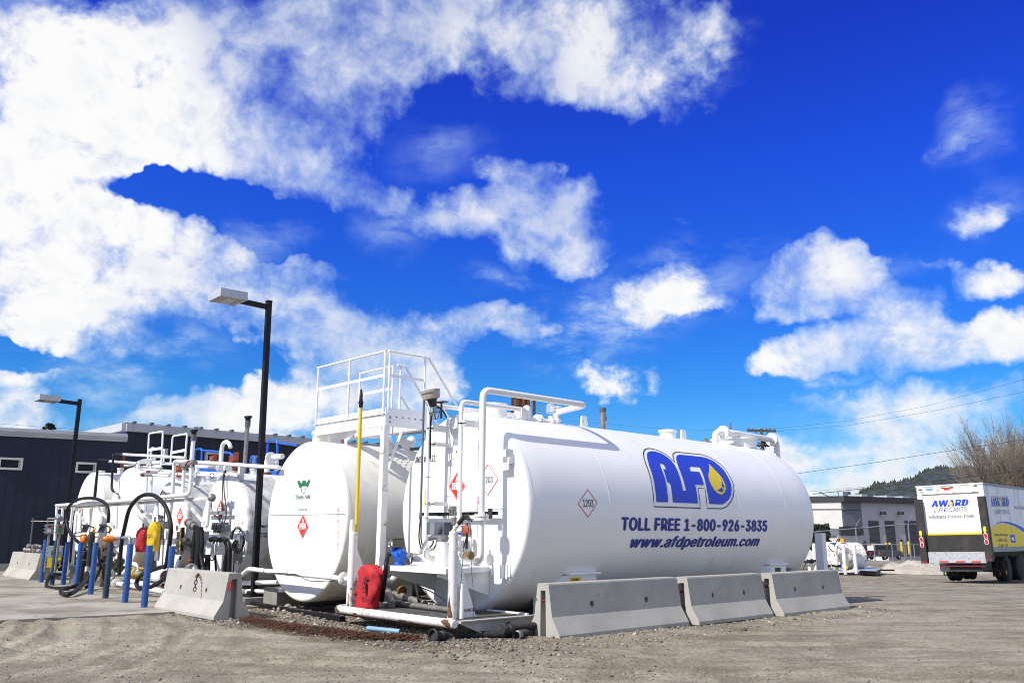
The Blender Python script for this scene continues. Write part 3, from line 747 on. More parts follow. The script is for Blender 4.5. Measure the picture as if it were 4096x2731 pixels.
# ================================================================== BLUE BUILDING, left
def blue_building():
    t = R_(28); d = Vector((math.cos(t), math.sin(t), 0)); n = Vector((math.sin(t), -math.cos(t), 0))   # n faces the camera
    P0 = Vector((-15.9, 28.15, 0)); wp = lambda px, py, o=0.0: pl(px, py, P0+n*o, n)
    b = thing('metal_clad_building', 'low navy metal clad building with a white roof edge behind the left lamp', 'building', (P0.x, P0.y, 0))
    e = wp(505, 1758); zt = e.z; L = (e-P0).dot(d)
    back = -n*14
    left = P0-d*16; right = P0+d*L
    mb = MB(); mb.prism([left, right, right+back, left+back], (0, 0, zt)); mb.build('wall', SIDING, b)
    # base strip and siding joints
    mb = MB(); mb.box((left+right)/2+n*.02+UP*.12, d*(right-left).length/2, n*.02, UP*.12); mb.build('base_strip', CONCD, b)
    rib = None
    k = 0; s = -16.0
    while s < L:
        if wp(-60, 2000).dot(d) < (P0+d*s).dot(d):
            if rib is None:
                mb = MB(); mb.box(P0+d*s+n*.004+UP*(zt/2+.15), d*.008, n*.004, UP*(zt/2-.18)); rib = mb.build('siding_rib', SIDING, b, None); r0 = s
            else:
                c = rib.copy(); COL.objects.link(c); c.location = d*(s-r0)
        s += .3
    # roof edge: stepped white gutter
    mb = MB(); w = (right-left).length/2+.03; cc = (left+right)/2
    for (o, z, hh) in ((.10, -.03, .05), (.14, .04, .04), (.17, .12, .05)):
        mb.box(cc+n*(o/2)+UP*(zt+z), d*w, n*(o/2), UP*hh)
    mb.build('roof_edge', FASC, b)
    mb = MB(); mb.prism([left+UP*(zt+.17), right+UP*(zt+.17), right+back+UP*(zt+.6), left+back+UP*(zt+.6)], (0, 0, .03)); mb.build('roof', FASC, b)
    for (x0, y0, x1, y1) in ((-4, 1828, 88, 1880), (305, 1847, 386, 1893)):
        a, c = wp(x0, y0, .05), wp(x1, y1, .05); W = (c-a).dot(d); H = a.z-c.z; ctr = (a+c)/2
        f = MB()
        f.box(ctr+UP*(H/2-.035), d*W/2, n*.05, UP*.035); f.box(ctr-UP*(H/2-.035), d*W/2, n*.05, UP*.035)
        for sgn in (-1, 1): f.box(ctr+d*sgn*(W/2-.035), d*.035, n*.05, UP*(H/2-.07))
        fr_ = f.build('window', WINF, b)
        f = MB(); f.box(ctr-n*.05, d*(W/2-.07), n*.01, UP*(H/2-.07)); f.build('pane', GLASSD, fr_)
        f = MB(); f.box(ctr+d*(W/2-.10)-n*.02, d*.022, n*.015, UP*(H/2-.08)); f.build('sash', WINF, fr_)
    # ------ taller wing behind
    t = R_(43); d = Vector((math.cos(t), math.sin(t), 0)); n = Vector((math.sin(t), -math.cos(t), 0)); K = dp(511, 1709, 31.0); zt = K.z; K = Vector((K.x, K.y, 0))
    wp = lambda px, py, o=0.0: pl(px, py, K+n*o, n)
    b = thing('tall_metal_building', 'taller navy metal building with screwed white roof edge behind the storage tanks', 'building', (K.x, K.y, 0))
    ex = wp(1260, 1790); L = (ex-K).dot(d)+6
    gd = -n
    far = K+d*L
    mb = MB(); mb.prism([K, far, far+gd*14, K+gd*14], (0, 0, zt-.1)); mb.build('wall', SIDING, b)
    mb = MB(); mb.box(K+gd*7-d*.01+UP*(zt/2-.06), d*.008, gd*7, UP*(zt/2-.06)); mb.build('side_wall', SIDINGSUN, b)
    mb = MB(); mb.beam(K-d*.1+n*.10+UP*(zt-.02), far+n*.10+UP*(zt-.02), .2, .26)
    mb.build('eave_trim', FASC, b)
    mb = MB(); mb.beam(K-d*.12+n*.1+UP*(zt+.0), K-d*.12+gd*14+UP*(zt+.0), .24, .28); mb.build('rake_trim', FASC, b)
    mb = MB(); mb.prism([K+n*.1+UP*(zt+.12)-d*.15, K+gd*14+UP*(zt+.2)-d*.15, K+gd*14+UP*(zt+.25)-d*.15, K+n*.1+UP*(zt+.17)-d*.15], d*(L+.2)); mb.build('roof', FASC, b)
    rib = None
    for i in range(46):
        s = .15+i*.62
        if s > L: break
        if rib is None:
            mb = MB(); mb.box(K+d*s+n*.16+UP*(zt+.19), d*.05, n*.12, UP*.03); rib = mb.build('roof_rib', GREYP, b, None)
        else:
            c = rib.copy(); COL.objects.link(c); c.location = d*(s-.15)
    rib = None
    for i in range(80):
        s = .3+i*.4
        if s > L: break
        if rib is None:
            mb = MB(); mb.box(K+d*s+n*.005+UP*(zt/2-.1), d*.012, n*.005, UP*(zt/2-.1)); rib = mb.build('siding_rib', SIDING, b, None)
        else:
            c = rib.copy(); COL.objects.link(c); c.location = d*(s-.3)
    for (x0, y0, x1, y1) in ((821, 1807, 880, 1850), (1008, 1820, 1052, 1857), (598, 1789, 667, 1835)):
        a, c = wp(x0, y0, .05), wp(x1, y1, .05); W = (c-a).dot(d); H = a.z-c.z; ctr = (a+c)/2
        f = MB(); f.box(ctr+UP*(H/2-.04), d*W/2, n*.05, UP*.04); f.box(ctr-UP*(H/2-.04), d*W/2, n*.05, UP*.04)
        for sgn in (-1, 1): f.box(ctr+d*sgn*(W/2-.05), d*.05, n*.05, UP*(H/2-.08))
        fr_ = f.build('window', WINF, b)
        f = MB(); f.box(ctr-n*.045, d*(W/2-.1), n*.01, UP*(H/2-.08)); f.build('pane', GLASSD, fr_)
    # small flues on that roof
    def flue(px, ytop, ybot, Yb, r, lab, cap=1.6):
        top = dp(px, ytop, Yb); bot = dp(px, ybot, Yb); bot = Vector((top.x, top.y, bot.z-.3))
        f = thing('roof_flue', lab, 'roof flue', tuple(bot), 'flues on the navy building roof')
        m_ = MB(); m_.cyl(bot, top-UP*.1, r, 10); m_.build('pipe', GALV, f)
        m_ = MB(); m_.lathe(top-UP*.12, UP, [(0, r*1.05), (.05, r*1.1), (.08, r*cap), (.12, r*cap*1.05), (.13, r*.6)], 12); m_.build('cap', GREYP, f)
    flue(785, 1708, 1735, 34, .05, 'small capped flue just behind the double headed vent above the second ladder')
    flue(1106, 1746, 1770, 40, .07, 'thin capped roof flue at the rightmost end of the navy roof')


blue_building()

# treetop and wire behind the low roof
mb = MB(); r2 = random.Random(5); tc_ = dp(195, 1730, 60); base_ = Vector((tc_.x, tc_.y, 0))
tt = thing('distant_conifer', 'tip of a dark conifer poking above the low navy roof', 'tree', tuple(base_))
mb.cyl(base_, tc_+UP*.2, .16, 6); mb.build('trunk', BARK, tt)
mb = MB()
for k in range(700):
    a = r2.uniform(0, 6.28); h = r2.uniform(0, 1)**.7; rr = (1-h)*1.9+.25; x = base_+UP*(tc_.z-3.2+h*3.8)+Vector((math.cos(a), math.sin(a), 0))*rr*r2.random()**.5
    e = Vector((r2.gauss(0, 1), r2.gauss(0, 1), r2.gauss(0, .6))).normalized()*.22; w = e.cross(Vector((r2.random(), r2.random(), 1))).normalized()*.12
    mb.add([x-w, x+w, x+e], [(0, 1, 2)])
mb.build('foliage', CONIF, tt, None)

# ================================================================== RIGHT BACKGROUND
def warehouse():
    K = dp(3364, 1983, 120.0); zt = K.z; K = Vector((K.x, K.y, -3.2)); H = zt+3.2
    tr = R_(27); d = Vector((math.cos(tr), math.sin(tr), 0)); n = Vector((math.sin(tr), -math.cos(tr), 0))
    tl = R_(146); e = Vector((math.cos(tl), math.sin(tl), 0)); ne = Vector((-math.sin(tl), math.cos(tl), 0)); ne = -ne if ne.y > 0 else ne
    b = thing('warehouse', 'grey flat roofed warehouse with dark garage doors beyond the wire fence', 'building', tuple(K))
    mb = MB(); far = K+d*70; lf = K+e*34
    mb.prism([K, far, far+Vector((0, 40, 0)), lf+Vector((0, 20, 0)), lf], (0, 0, H-.8)); o = mb.build('wall', TUPG, b)
    rw = lambda px, py, o=0.0: pl(px, py, K+n*o, n); lw = lambda px, py, o=0.0: pl(px, py, K+ne*o, ne)
    def rq(name, px0, py0, px1, py1, o, m, th=.1):
        a, c = rw(px0, py0, o), rw(px1, py1, o); W = abs((c-a).dot(d)); Hh = abs(a.z-c.z); mb = MB(); mb.box((a+c)/2, d*W/2, n*th, UP*Hh/2); return mb.build(name, m, b)
    # left facade sheet, sunlight put into its wall colour
    mb = MB(); mb.prism([K+ne*.05, lf+ne*.05, lf+ne*.25, K+ne*.25], (0, 0, H-.8)); mb.build('sunlit_facade', TUPW, b)
    mb = MB(); mb.prism([K+n*.2+ne*.3-UP*0+UP*(H-.8), lf+ne*.5+UP*(H-.8), lf+Vector((0, 18, 0))+UP*(H-.8), far+Vector((0, 35, 0))+UP*(H-.8), far+n*.5+UP*(H-.8), K+n*.5+ne*.3+d*.1+UP*(H-.8)], (0, 0, .8)); mb.build('parapet', TUPD, b)
    # joints and the dark band
    z1 = lw(3300, 2038).z
    mb = MB(); mb.prism([K+ne*.25, lf+ne*.25, lf+ne*.32, K+ne*.32], (0, 0, .16)); o = mb.build('panel_joint', TUPB, b); o.location.z += z1-K.z
    z2 = lw(3300, 2112).z; z3 = lw(3300, 2140).z
    mb = MB(); mb.prism([K+ne*.25, lf+ne*.25, lf+ne*.6, K+ne*.6], (0, 0, z2-z3)); o = mb.build('dark_band', TUPB, b); o.location.z += z3-K.z
    # recessed darker bay next to the corner
    rq('corner_bay', 3366, 2002, 3449, 2104, .08, TUPB, .08)
    rq('corner_band', 3358, 2106, 3452, 2139, .18, TUPD, .14)
    rq('corner_joint', 3366, 2038, 3449, 2041, .2, TUPD, .05)
    rq('pale_base', 3350, 2141, 3452, 2232, .1, TUPG, .08)
    for (x0, x1, yb) in ((3474, 3526, 2228), (3540, 3589, 2226), (3619, 3700, 2222)):
        dr = rq('garage_door', x0, 2082, x1, yb, .06, DOORD, .04)
        a, c = rw(x0, 2082, .14), rw(x1, yb, .14); W = abs((c-a).dot(d)); hh = a.z-c.z
        for i in range(1, 6):
            mb = MB(); z = c.z+hh*i/6; mb.box(Vector(((a.x+c.x)/2, (a.y+c.y)/2, z)), d*W/2*.96, n*.02, UP*.04); mb.build('panel_joint', TUPD, dr)
    for x0, x1, y0, y1 in ((3380, 3394, 2168, 2200), (3457, 3470, 2163, 2230), (3604, 3615, 2157, 2226)): rq('door', x0, y0, x1, y1, .16, DOORD, .06)
    for x in (3533, 3604):
        a = rw(x, 2052, .5); mb = MB(); mb.box(a, d*.28, n*.3, UP*.2); mb.build('wall_lamp', TUPD, b)
    for px, py0, py1, w in ((3388, 1966, 1986, .55), (3500, 1974, 1984, .25), (3545, 1978, 1986, .25)):
        a = rw(px, py1, -6); c = rw(px, py0, -6); mb = MB(); mb.cyl(Vector((a.x, a.y, a.z-1)), Vector((a.x, a.y, c.z)), w, 10); mb.build('roof_vent', GREYP, b)
    for px0, px1, py in ((3420, 3442, 1981), (3520, 3552, 1986), (3584, 3612, 1989)):
        a, c = rw(px0, py, -3), rw(px1, py, -3); mb = MB(); mb.box((a+c)/2-UP*.2, d*abs((c-a).dot(d))/2, n*1.2, UP*.35); mb.build('skylight', FASC, b)
    # bollards in front of the doors
    first = None
    for (px, ytop, ybot, lab) in ((3493, 2172, 2222, 'yellow bollard left of the first dark garage door, half hidden by a pickup'), (3546, 2170, 2188, 'yellow bollard left of a pair beside the second garage door'), (3560, 2168, 2187, 'yellow bollard right of a pair beside the second garage door'),
                            (3609, 2166, 2219, 'tall yellow bollard in front of the small grey door'), (3638, 2164, 2216, 'yellow bollard at the third garage door near the fence post')):
        Pn = pl(px, ybot, K+n*1.5, n); top = pl(px, ytop, K+n*1.5, n)
        mb = MB(); mb.lathe(Pn, UP, [(0, .15), (top.z-Pn.z-.1, .15), (top.z-Pn.z-.03, .11), (top.z-Pn.z, .03)], 10)
        single(mb, 'yellow_bollard', YEL, lab, 'bollard', 'yellow bollards at the warehouse', base=tuple(Pn))


warehouse()


def fence():
    t0 = dp(3428, 2111, 49.5); g0 = dp(3434.9, 2271, 49.5); p0 = Vector((g0.x, g0.y, g0.z)); P1 = dp(3646, 2249.8, 50.5)
    d = (Vector((P1.x, P1.y, 0))-Vector((p0.x, p0.y, 0))); sp = d.length; d.normalize()
    zg = lambda s: p0.z+(P1.z-p0.z)*(s/sp) if s <= sp else P1.z
    H = t0.z-g0.z
    f = thing('chain_link_fence', 'galvanised chain link fence with angled arms in front of the warehouse', 'fence', tuple(p0))
    for i, s in enumerate((-14.4, -7.2, 0, sp, sp*2, sp*3)):
        b = p0+d*s; b.z = zg(s)-.1
        m_ = MB(); m_.cyl(b, b+UP*(H+.1), .045, 8); m_.tube([b+UP*(H+.1), b+UP*(H+.3)+d*.05-Vector((0, .1, 0)), b+UP*(H+.62)+d*.22-Vector((0, .3, 0))], .022, 6); m_.build('post', GALV, f)
    for hz, r, nm in ((H-.02, .035, 'top_rail'), (.06, .01, 'bottom_wire')):
        m_ = MB(); m_.tube([Vector(((p0+d*s).x, (p0+d*s).y, zg(s)+hz)) for s in (-26, 0, sp, sp*3)], r, 6); m_.build(nm, GALV, f)
    m_ = MB(); a = [Vector(((p0+d*s).x, (p0+d*s).y-.05, zg(s)+.05)) for s in (-26, 0, sp, sp*3)]; fs = []; vs = []
    for p in a: vs += [p, p+UP*(H-.1)]
    m_.add(vs, [(2*i, 2*i+2, 2*i+3, 2*i+1) for i in range(3)]); o = m_.build('mesh_panel', LINK, f, None)
    uv = o.data.uv_layers.new(name='UVMap'); dists = [-26, 0, sp, sp*3]
    for lp in o.data.loops:
        k = lp.vertex_index; uv.data[lp.index].uv = (dists[k//2], (k % 2)*H)
    # second, lower fence at the street
    q0 = dp(3480, 2236, 62); q1 = dp(3700, 2234, 62)
    f = thing('street_fence', 'low grey wire fence on thin posts in front of the parked pickup', 'fence', tuple(q0))
    zt = dp(3560, 2177, 62).z
    for px in (3500, 3572, 3660):
        q = dp(px, 2236, 62); m_ = MB(); m_.cyl(q-UP*.2, Vector((q.x, q.y, zt)), .035, 6); m_.build('post', GALV, f)
    m_ = MB(); m_.cyl(Vector((q0.x-1, q0.y, zt)), Vector((q1.x+10, q1.y, zt)), .03, 6); m_.build('top_rail', GALV, f)
    # pale kerb / road strip seen through it
    for (ya, yb, Yd, nm, m) in ((2247, 2240, 57, 'kerb_wall', TUPW), (2262, 2252, 53, 'verge_kerb', TUPG)):
        a = dp(3380, ya, Yd); b = dp(3380, yb, Yd); m_ = MB(); m_.box(Vector((a.x+22, Yd, (a.z+b.z)/2)), (26, 2.5, 0), (-.05, .3, 0), (0, 0, abs(a.z-b.z)/2)); o = m_.build(nm, CONC if nm == 'kerb_wall' else CONCD, None); o['kind'] = 'structure'


fence()


def vehicle(name, label, cat, px, py, Y, L, H, heading, group=None):
    """parked pickup or car: lower body, cab, wheels, lamps; heading = direction of the front"""
    c = dp(px, py, Y); d = Vector((math.cos(heading), math.sin(heading), 0)); s = Vector((-math.sin(heading), math.cos(heading), 0))
    t = thing(name, label, cat, tuple(c), group); W = 1.95; hw = W/2; k = H/1.85
    pr = lambda pts, y0, y1: ([c+d*x+UP*z*k+s*y0 for x, z in pts], s*(y1-y0))
    body = [(-L/2, .45), (-L/2, 1.12), (L*.12, 1.14), (L*.40, 1.08), (L*.49, .92), (L/2, .5), (L*.46, .42), (-L*.46, .42)]
    mb = MB(); mb.prism(*pr(body, -hw, hw)); mb.build('body', CARP, t)
    cab = [(-L*.16, 1.1), (-L*.13, 1.80), (L*.10, 1.83), (L*.14, 1.74), (L*.25, 1.1)]
    mb = MB(); mb.prism(*pr(cab, -hw*.86, hw*.86)); cb = mb.build('cab', CARP, t)
    for sg in (-1, 1):
        mb = MB(); mb.prism([c+d*x+UP*z*k+s*(sg*hw*.865) for x, z in [(-L*.12, 1.2), (-L*.10, 1.68), (L*.09, 1.70), (L*.12, 1.64), (L*.2, 1.2)]], s*sg*.01); mb.build('side_window', GLASSD, cb)
    mb = MB(); mb.box(c+d*(-L*.152)+UP*1.45*k, d*.012+UP*.0, s*hw*.7, UP*.24*k); mb.build('rear_window', GLASSD, cb)
    for x in (-L*.31, L*.33):
        for sg in (-1, 1):
            mb = MB(); w = c+d*x+s*sg*(hw-.12)+UP*.36; mb.cyl(w-s*.12, w+s*.12, .36, 16); wh = mb.build('wheel', TYRE, t); mb = MB(); mb.cyl(w+s*sg*.1, w+s*sg*.13, .2, 12); mb.build('rim', RIM, wh)
    for sg in (-1, 1):
        mb = MB(); mb.box(c-d*(L/2+.01)+s*sg*(hw-.1)+UP*.86*k, d*.03, s*.09, UP*.2*k); mb.build('tail_lamp', REDT, t)
    mb = MB(); mb.box(c-d*(L/2+.06)+UP*.5*k, d*.08, s*hw*.95, UP*.09); mb.build('rear_bumper', GREYP, t)


vehicle('pickup_truck', 'dark pickup with red tail lamps parked behind the wire fence', 'pickup truck', 3540, 2237, 112, 5.4, 1.85, R_(38))
vehicle('parked_car', 'dark car parked left of the pickup, seen past the white posts', 'car', 3412, 2236, 112, 4.4, 1.6, R_(110))
# white van roof behind the pickup
mb = MB(); c = dp(3509, 2183, 117); mb.box(c-Vector((0, 0, .9)), (.45, 0, 0), (0, 2.2, 0), (0, 0, .95)); mb.box(c+Vector((.1, -.5, .15)), (.32, 0, 0), (0, 1.2, 0), (0, 0, .15))
single(mb, 'white_van', W_, 'white van top showing above the dark pickup', 'van')


def truck():
    """box truck: f forward, l left, u up, rolled a little on the uneven yard"""
    t = R_(45); fd = Vector((math.cos(t), math.sin(t), 0)); ld0 = Vector((-math.sin(t), math.cos(t), 0)); rl = R_(1.6)
    ld = ld0*math.cos(rl)-UP*math.sin(rl); ud = UP*math.cos(rl)+ld0*math.sin(rl)
    TR = dp(3930, 1932, 33.0); zg = float(gz(TR.x, TR.y)); O = Vector((TR.x, TR.y, zg)); Ht = (TR-O).dot(ud); O = TR-ud*Ht
    W = 2.45; X = lambda f, l, u: O+fd*f+ld*l+ud*u
    rp = lambda px, py, o=0.0: (lambda P: ((P-O).dot(ld), (P-O).dot(ud)))(pl(px, py, O-fd*o, fd))
    sp = lambda px, py: (lambda P: ((P-O).dot(fd), (P-O).dot(ud)))(pl(px, py, O, ld))
    b0 = rp(3950, 2205)[1]; T = thing('box_truck', 'white box truck with liftgate and blue and yellow side graphics parked at the right', 'truck', tuple(O))
    bx = lambda f0, f1, l0, l1, u0, u1: (X((f0+f1)/2, (l0+l1)/2, (u0+u1)/2), fd*(f1-f0)/2, ld*(l1-l0)/2, ud*(u1-u0)/2)
    L = 7.5; mb = MB(); mb.box(*bx(.12, L, 0, W, b0, Ht)); mb.build('cargo_box', TRKS, T)
    mb = MB()
    for ru in (.02,): mb.box(*bx(0, L+.02, -.02, .06, Ht-.06, Ht+.03)); mb.box(*bx(0, L+.02, -.02, .05, b0-.02, b0+.16))
    mb.build('side_rails', GALV, T)
    d0 = rp(3665, 2120)[1]
    mb = MB(); mb.use(WRR); hd = rp(3925, 1966)[1]
    mb.box(*bx(0, .12, 0, W, hd, Ht)); mb.box(*bx(0, .12, 0, .17, b0, hd)); mb.box(*bx(0, .12, W-.17, W, b0, hd)); mb.build('rear_frame', WRR, T)
    mb = MB(); mb.box(*bx(-.02, 0, -.02, W+.02, Ht-.02, Ht+.03)); mb.build('roof_lip', WR, T)
    # roll-up door with its lettering
    y0 = rp(3860, 2137)[1]
    dr = MB(); dr.box(*bx(.05, .08, .17, W-.17, b0+.1, hd)); door = dr.build('roll_up_door', TRKW, T)
    for k in range(1, 6):
        m_ = MB(); u = y0+(hd-y0)*k/6; m_.box(*bx(.045, .05, .17, W-.17, u-.006, u+.006)); m_.build('door_joint', TRKS, door, None)
    m_ = MB(); m_.box(*bx(.035, .05, .17, W-.17, y0, y0+.07))
    m_.build('yellow_edge', YELP, door)
    n = -fd
    def word(mb, s, pxl, pyb, pxr, pyt, bold, shear=0.0, o=.045, sq=1):
        a = rp(pxl, pyb); c_ = rp(pxr, pyt); O2 = X(o, a[0], min(a[1], a[1])); w = a[0]-c_[0]
        text_into(mb, s, O2, -ld, ud, w, abs(rp(pxl, pyt)[1]-a[1]), bold, shear)
    m_ = MB(); m_.use(GRYP); word(m_, 'AWARD', 3716, 2031, 3878, 1998, .10, .25, .049); m_.use(WHTP); word(m_, 'AWARD', 3718, 2030, 3876, 1999, .075, .25, .047); m_.use(BLUEL); word(m_, 'AWARD', 3723, 2028, 3872, 2001, .045, .25, .045)
    m_.build('brand_lettering', None, door, None); m_ = MB(); m_.use(GREYP); word(m_, 'LUBRICANTS', 3735, 2048, 3866, 2031, .0)
    m_.build('trade_lettering', None, door, None); m_ = MB(); m_.use(BLKP); word(m_, 'Performance. Protection. Proven.', 3714, 2074, 3896, 2060, .012)
    m_.build('slogan_lettering', None, door, None); m_ = MB(); m_.use(YELP); cx = rp(3800, 2013); R0 = .10
    m_.flat([X(.042, cx[0]+math.cos(k*math.pi/12)*R0*(1.0 if k % 2 else .6), cx[1]+math.sin(k*math.pi/12)*R0*(1.0 if k % 2 else .6)) for k in range(24)])
    m_.build('sun_emblem', None, door, None)
    # sign stickers on the header
    m_ = MB(); m_.use(BLUEPALE); a = rp(3703, 1962); c_ = rp(3730, 1951); m_.box(*bx(-.006, 0, c_[0], a[0], a[1], c_[1])); m_.use(REDT)
    for (x0, x1, yy) in ((3776, 3798, 1952),): a = rp(x0, yy+8); c_ = rp(x1, yy-3); m_.box(*bx(-.006, 0, c_[0], a[0], a[1], c_[1]))
    m_.build('header_stickers', None, T, None)
    for (x0, yy) in ((3680, 1958), (3771, 1951), (3805, 1949), (3901, 1942)):
        a = rp(x0-6, yy+2); c_ = rp(x0+7, yy-2); m_ = MB(); m_.box(*bx(-.02, 0, c_[0], a[0], a[1], c_[1]+.01)); m_.build('marker_lamp', RUST, T)
    # liftgate: black sheet, alloy plate, guide posts
    lp = MB(); u1 = rp(3860, 2138)[1]; u2 = rp(3860, 2208)[1]; u3 = rp(3860, 2250)[1]
    lp.box(*bx(-.10, -.05, .22, W-.22, u2, u1)); lp.build('liftgate_panel', TRKB, T)
    lp = MB(); lp.box(*bx(-.14, -.08, .2, W-.2, u3, u2+.02)); pt = lp.build('liftgate_plate', TRKA, T)
    for l0 in (.55, 1.1, 1.7):
        m_ = MB(); m_.box(*bx(-.145, -.14, l0-.17, l0+.17, u3+.02, u3+.07)); m_.build('reflective_strip', REDT, pt)
    for sg, l0 in ((1, -.02), (-1, W-.14)):
        top = rp(3920 if sg > 0 else 3665, 1985)[1] if sg > 0 else rp(3665, 1998)[1]; bot = rp(3940, 2236)[1] if sg > 0 else rp(3680, 2245)[1]
        m_ = MB(); m_.box(*bx(-.26, 0, l0-.04, l0+.2, bot, top)); po = m_.build('liftgate_post', TRKB, T)
        lc = l0+.08
        for (za, zb, mm, nm) in ((2104 if sg > 0 else 2115, 2129 if sg > 0 else 2139, YELP, 'sticker'), (2133 if sg > 0 else 2144, 2152 if sg > 0 else 2162, REDT, 'tail_lamp'), (2157 if sg > 0 else 2166, 2175 if sg > 0 else 2184, REDT, 'tail_lamp')):
            ua, ub = rp(3935, za, .26)[1], rp(3935, zb, .26)[1]; m_ = MB(); cc = X(-.27, lc, (ua+ub)/2); hh = abs(ua-ub)/2; N = 16
            if mm is REDT:
                m_.use(WHTP); m_.lathe(cc, -fd, [(0, .001)], 4) if False else None
                m_.prism([cc+ld*math.copysign(abs(math.cos(k*math.pi/8))**.6, math.cos(k*math.pi/8))*.068+ud*math.copysign(abs(math.sin(k*math.pi/8))**.6, math.sin(k*math.pi/8))*(hh+.018) for k in range(16)], -fd*.008)
            m_.use(mm); m_.prism([cc-fd*.002+ld*math.copysign(abs(math.cos(k*math.pi/8))**.6, math.cos(k*math.pi/8))*.05+ud*math.copysign(abs(math.sin(k*math.pi/8))**.6, math.sin(k*math.pi/8))*hh for k in range(16)], -fd*.02)
            m_.build(nm, None, po)
        m_ = MB(); m_.box(*bx(-.27, -.05, l0-.02, l0+.2, bot-.06, bot+.03)); m_.build('post_foot', REDD, po)
    # underride bar, chassis, hangers
    m_ = MB(); m_.box(*bx(.2, L, .75, .95, b0-.35, b0)); m_.box(*bx(.2, L, W-.95, W-.75, b0-.35, b0)); m_.box(*bx(0, .25, .3, W-.3, b0-.32, b0-.02)); m_.box(*bx(.1, 1.3, .45, 1.6, .42, b0-.05)); m_.box(*bx(2.2, 6.5, .65, W-.65, .35, b0-.2)); m_.build('chassis', TRKB, T)  # frame rails, plus black blocks added to keep the underside in darkness
    ub = rp(3820, 2262)[1]
    m_ = MB(); m_.box(*bx(-.02, .06, .3, W-.55, ub-.03, ub+.03)); m_.build('underride_bar', REDD, T)
    for l0 in (.65, 1.65): m_ = MB(); m_.box(*bx(0, .06, l0-.05, l0+.05, ub, b0-.1)); m_.build('bar_hanger', REDD, T)
    m_ = MB(); m_.box(*bx(.5, 1.6, W-.95, W-.35, b0-.75, b0-.1)); m_.build('fuel_tank', FASC, T)
    # tandem wheels, mud flaps
    rw = .48
    for f0 in (sp(4047, 2262)[0], sp(4090, 2262)[0]+.25):
        for l0, sg in ((.12, -1), (W-.55, 1)):
            for k in ((0, .22) if sg < 0 else (.0, .22)):
                w = X(f0, l0+k+.1, rw); m_ = MB(); m_.lathe(w-ld*.11, ld, [(0, rw*.72), (.02, rw*.93), (.05, rw), (.17, rw), (.20, rw*.93), (.22, rw*.72)], 28); wh = m_.build('wheel', TYRE, T)
                m_ = MB(); m_.lathe(w-ld*.10, ld, [(0, rw*.56), (.04, rw*.52), (.10, rw*.3), (.10, rw*.12), (.0, rw*.10)], 18); m_.build('rim', RIM, wh)
    for f0, l0, l1 in ((1.75, .02, .60), (1.75, W-.62, W-.02)):
        m_ = MB(); m_.use(TRKB); m_.box(*bx(f0, f0+.03, l0, l1, .20, .80)); m_.use(YELP)
        text_into(m_, 'AFD', X(f0-.004, l1-.06, .26), -ld, ud, l1-l0-.12, .20, .05); m_.build('mud_flap', None, T, None)
    # side graphics: wave, yellow field, blue band, lettering
    def sg_(pts, m, o, name):
        m_ = MB(); m_.add([X(*((sp(x, y)[0]), -o, sp(x, y)[1])) for x, y in pts], [tuple(range(len(pts)))]); return m_.build(name, m, T, None)
    curve = [(3956, 2118), (3970, 2106), (3985, 2098), (4005, 2094), (4025, 2095), (4045, 2100), (4065, 2110), (4085, 2125), (4105, 2143), (4130, 2165)]
    sg_(curve+[(4130, 2192), (3965, 2194)], TRKY, .004, 'yellow_field')
    up = [(3968, 2105), (3985, 2091), (4005, 2085), (4025, 2085), (4045, 2089), (4065, 2096), (4085, 2106), (4105, 2117), (4130, 2132)]
    sg_(up+[(4130, 2150), (4105, 2134), (4085, 2120), (4065, 2107), (4045, 2098), (4025, 2092), (4005, 2090), (3985, 2094)], BLUEL, .005, 'blue_wave')
    sl = MB()
    def sw(s, x0, yb, x1, yt, m, bold, shear=0, o=.007):
        a = sp(x0, yb); c_ = sp(x1, yb); e = sp(x0, yt); sl.use(m); text_into(sl, s, X(a[0], -o, a[1]), (X(c_[0], 0, c_[1])-X(a[0], 0, a[1])).normalized(), ud, (X(c_[0], 0, c_[1])-X(a[0], 0, a[1])).length, e[1]-a[1], bold, shear)
    sw('AWARD', 3964, 2027, 4040, 1983, BLKP, .09, .2, .006); sw('AWARD', 3965, 2025, 4039, 1986, WHTP, .06, .2, .0075); sw('AWARD', 3967, 2023, 4037, 1989, BLUEL, .035, .2, .009)
    sw('LUBRICANTS', 3976, 2055, 4039, 2036, GRYP, .01); sw('Performance. Protection. Proven.', 4058, 2036, 4190, 2020, GRYP, .02)
    sw('Full line of lubricants', 3976, 2143, 4032, 2132, GREYP, .03); sw('1-800-926', 3986, 2166, 4030, 2152, GREYP, .03); sw('CALL US', 3996, 2186, 4032, 2174, GREYP, .03)
    sl.use(YELP); a = sp(4001, 2008); sl.flat([X(a[0]+math.cos(k*math.pi/6)*.16, -.011, a[1]+math.sin(k*math.pi/6)*.16) for k in range(12)])
    sl.use(BLUEL); a = sp(4044, 2170); c_ = sp(4058, 2137); sl.flat([X(a[0], -.006, a[1]), X(c_[0], -.006, a[1]), X(c_[0], -.006, c_[1]), X(a[0], -.006, c_[1])])
    sl.use(WHTP); a = sp(4047, 2160); c_ = sp(4055, 2148); sl.flat([X(a[0], -.008, a[1]), X(c_[0], -.008, a[1]), X(c_[0], -.008, c_[1]), X(a[0], -.008, c_[1])])
    sl.build('side_lettering', None, T, None)
    # cab in front of the box
    m_ = MB(); m_.box(*bx(L+.15, L+1.9, .1, W-.1, .6, 2.5)); m_.build('cab', TRKW, T)
    for l0 in (.25, W-.25):
        w = X(L+1.1, l0, rw); m_ = MB(); m_.cyl(w-ld*.15, w+ld*.15, rw, 20); m_.build('wheel', TYRE, T)


truck()


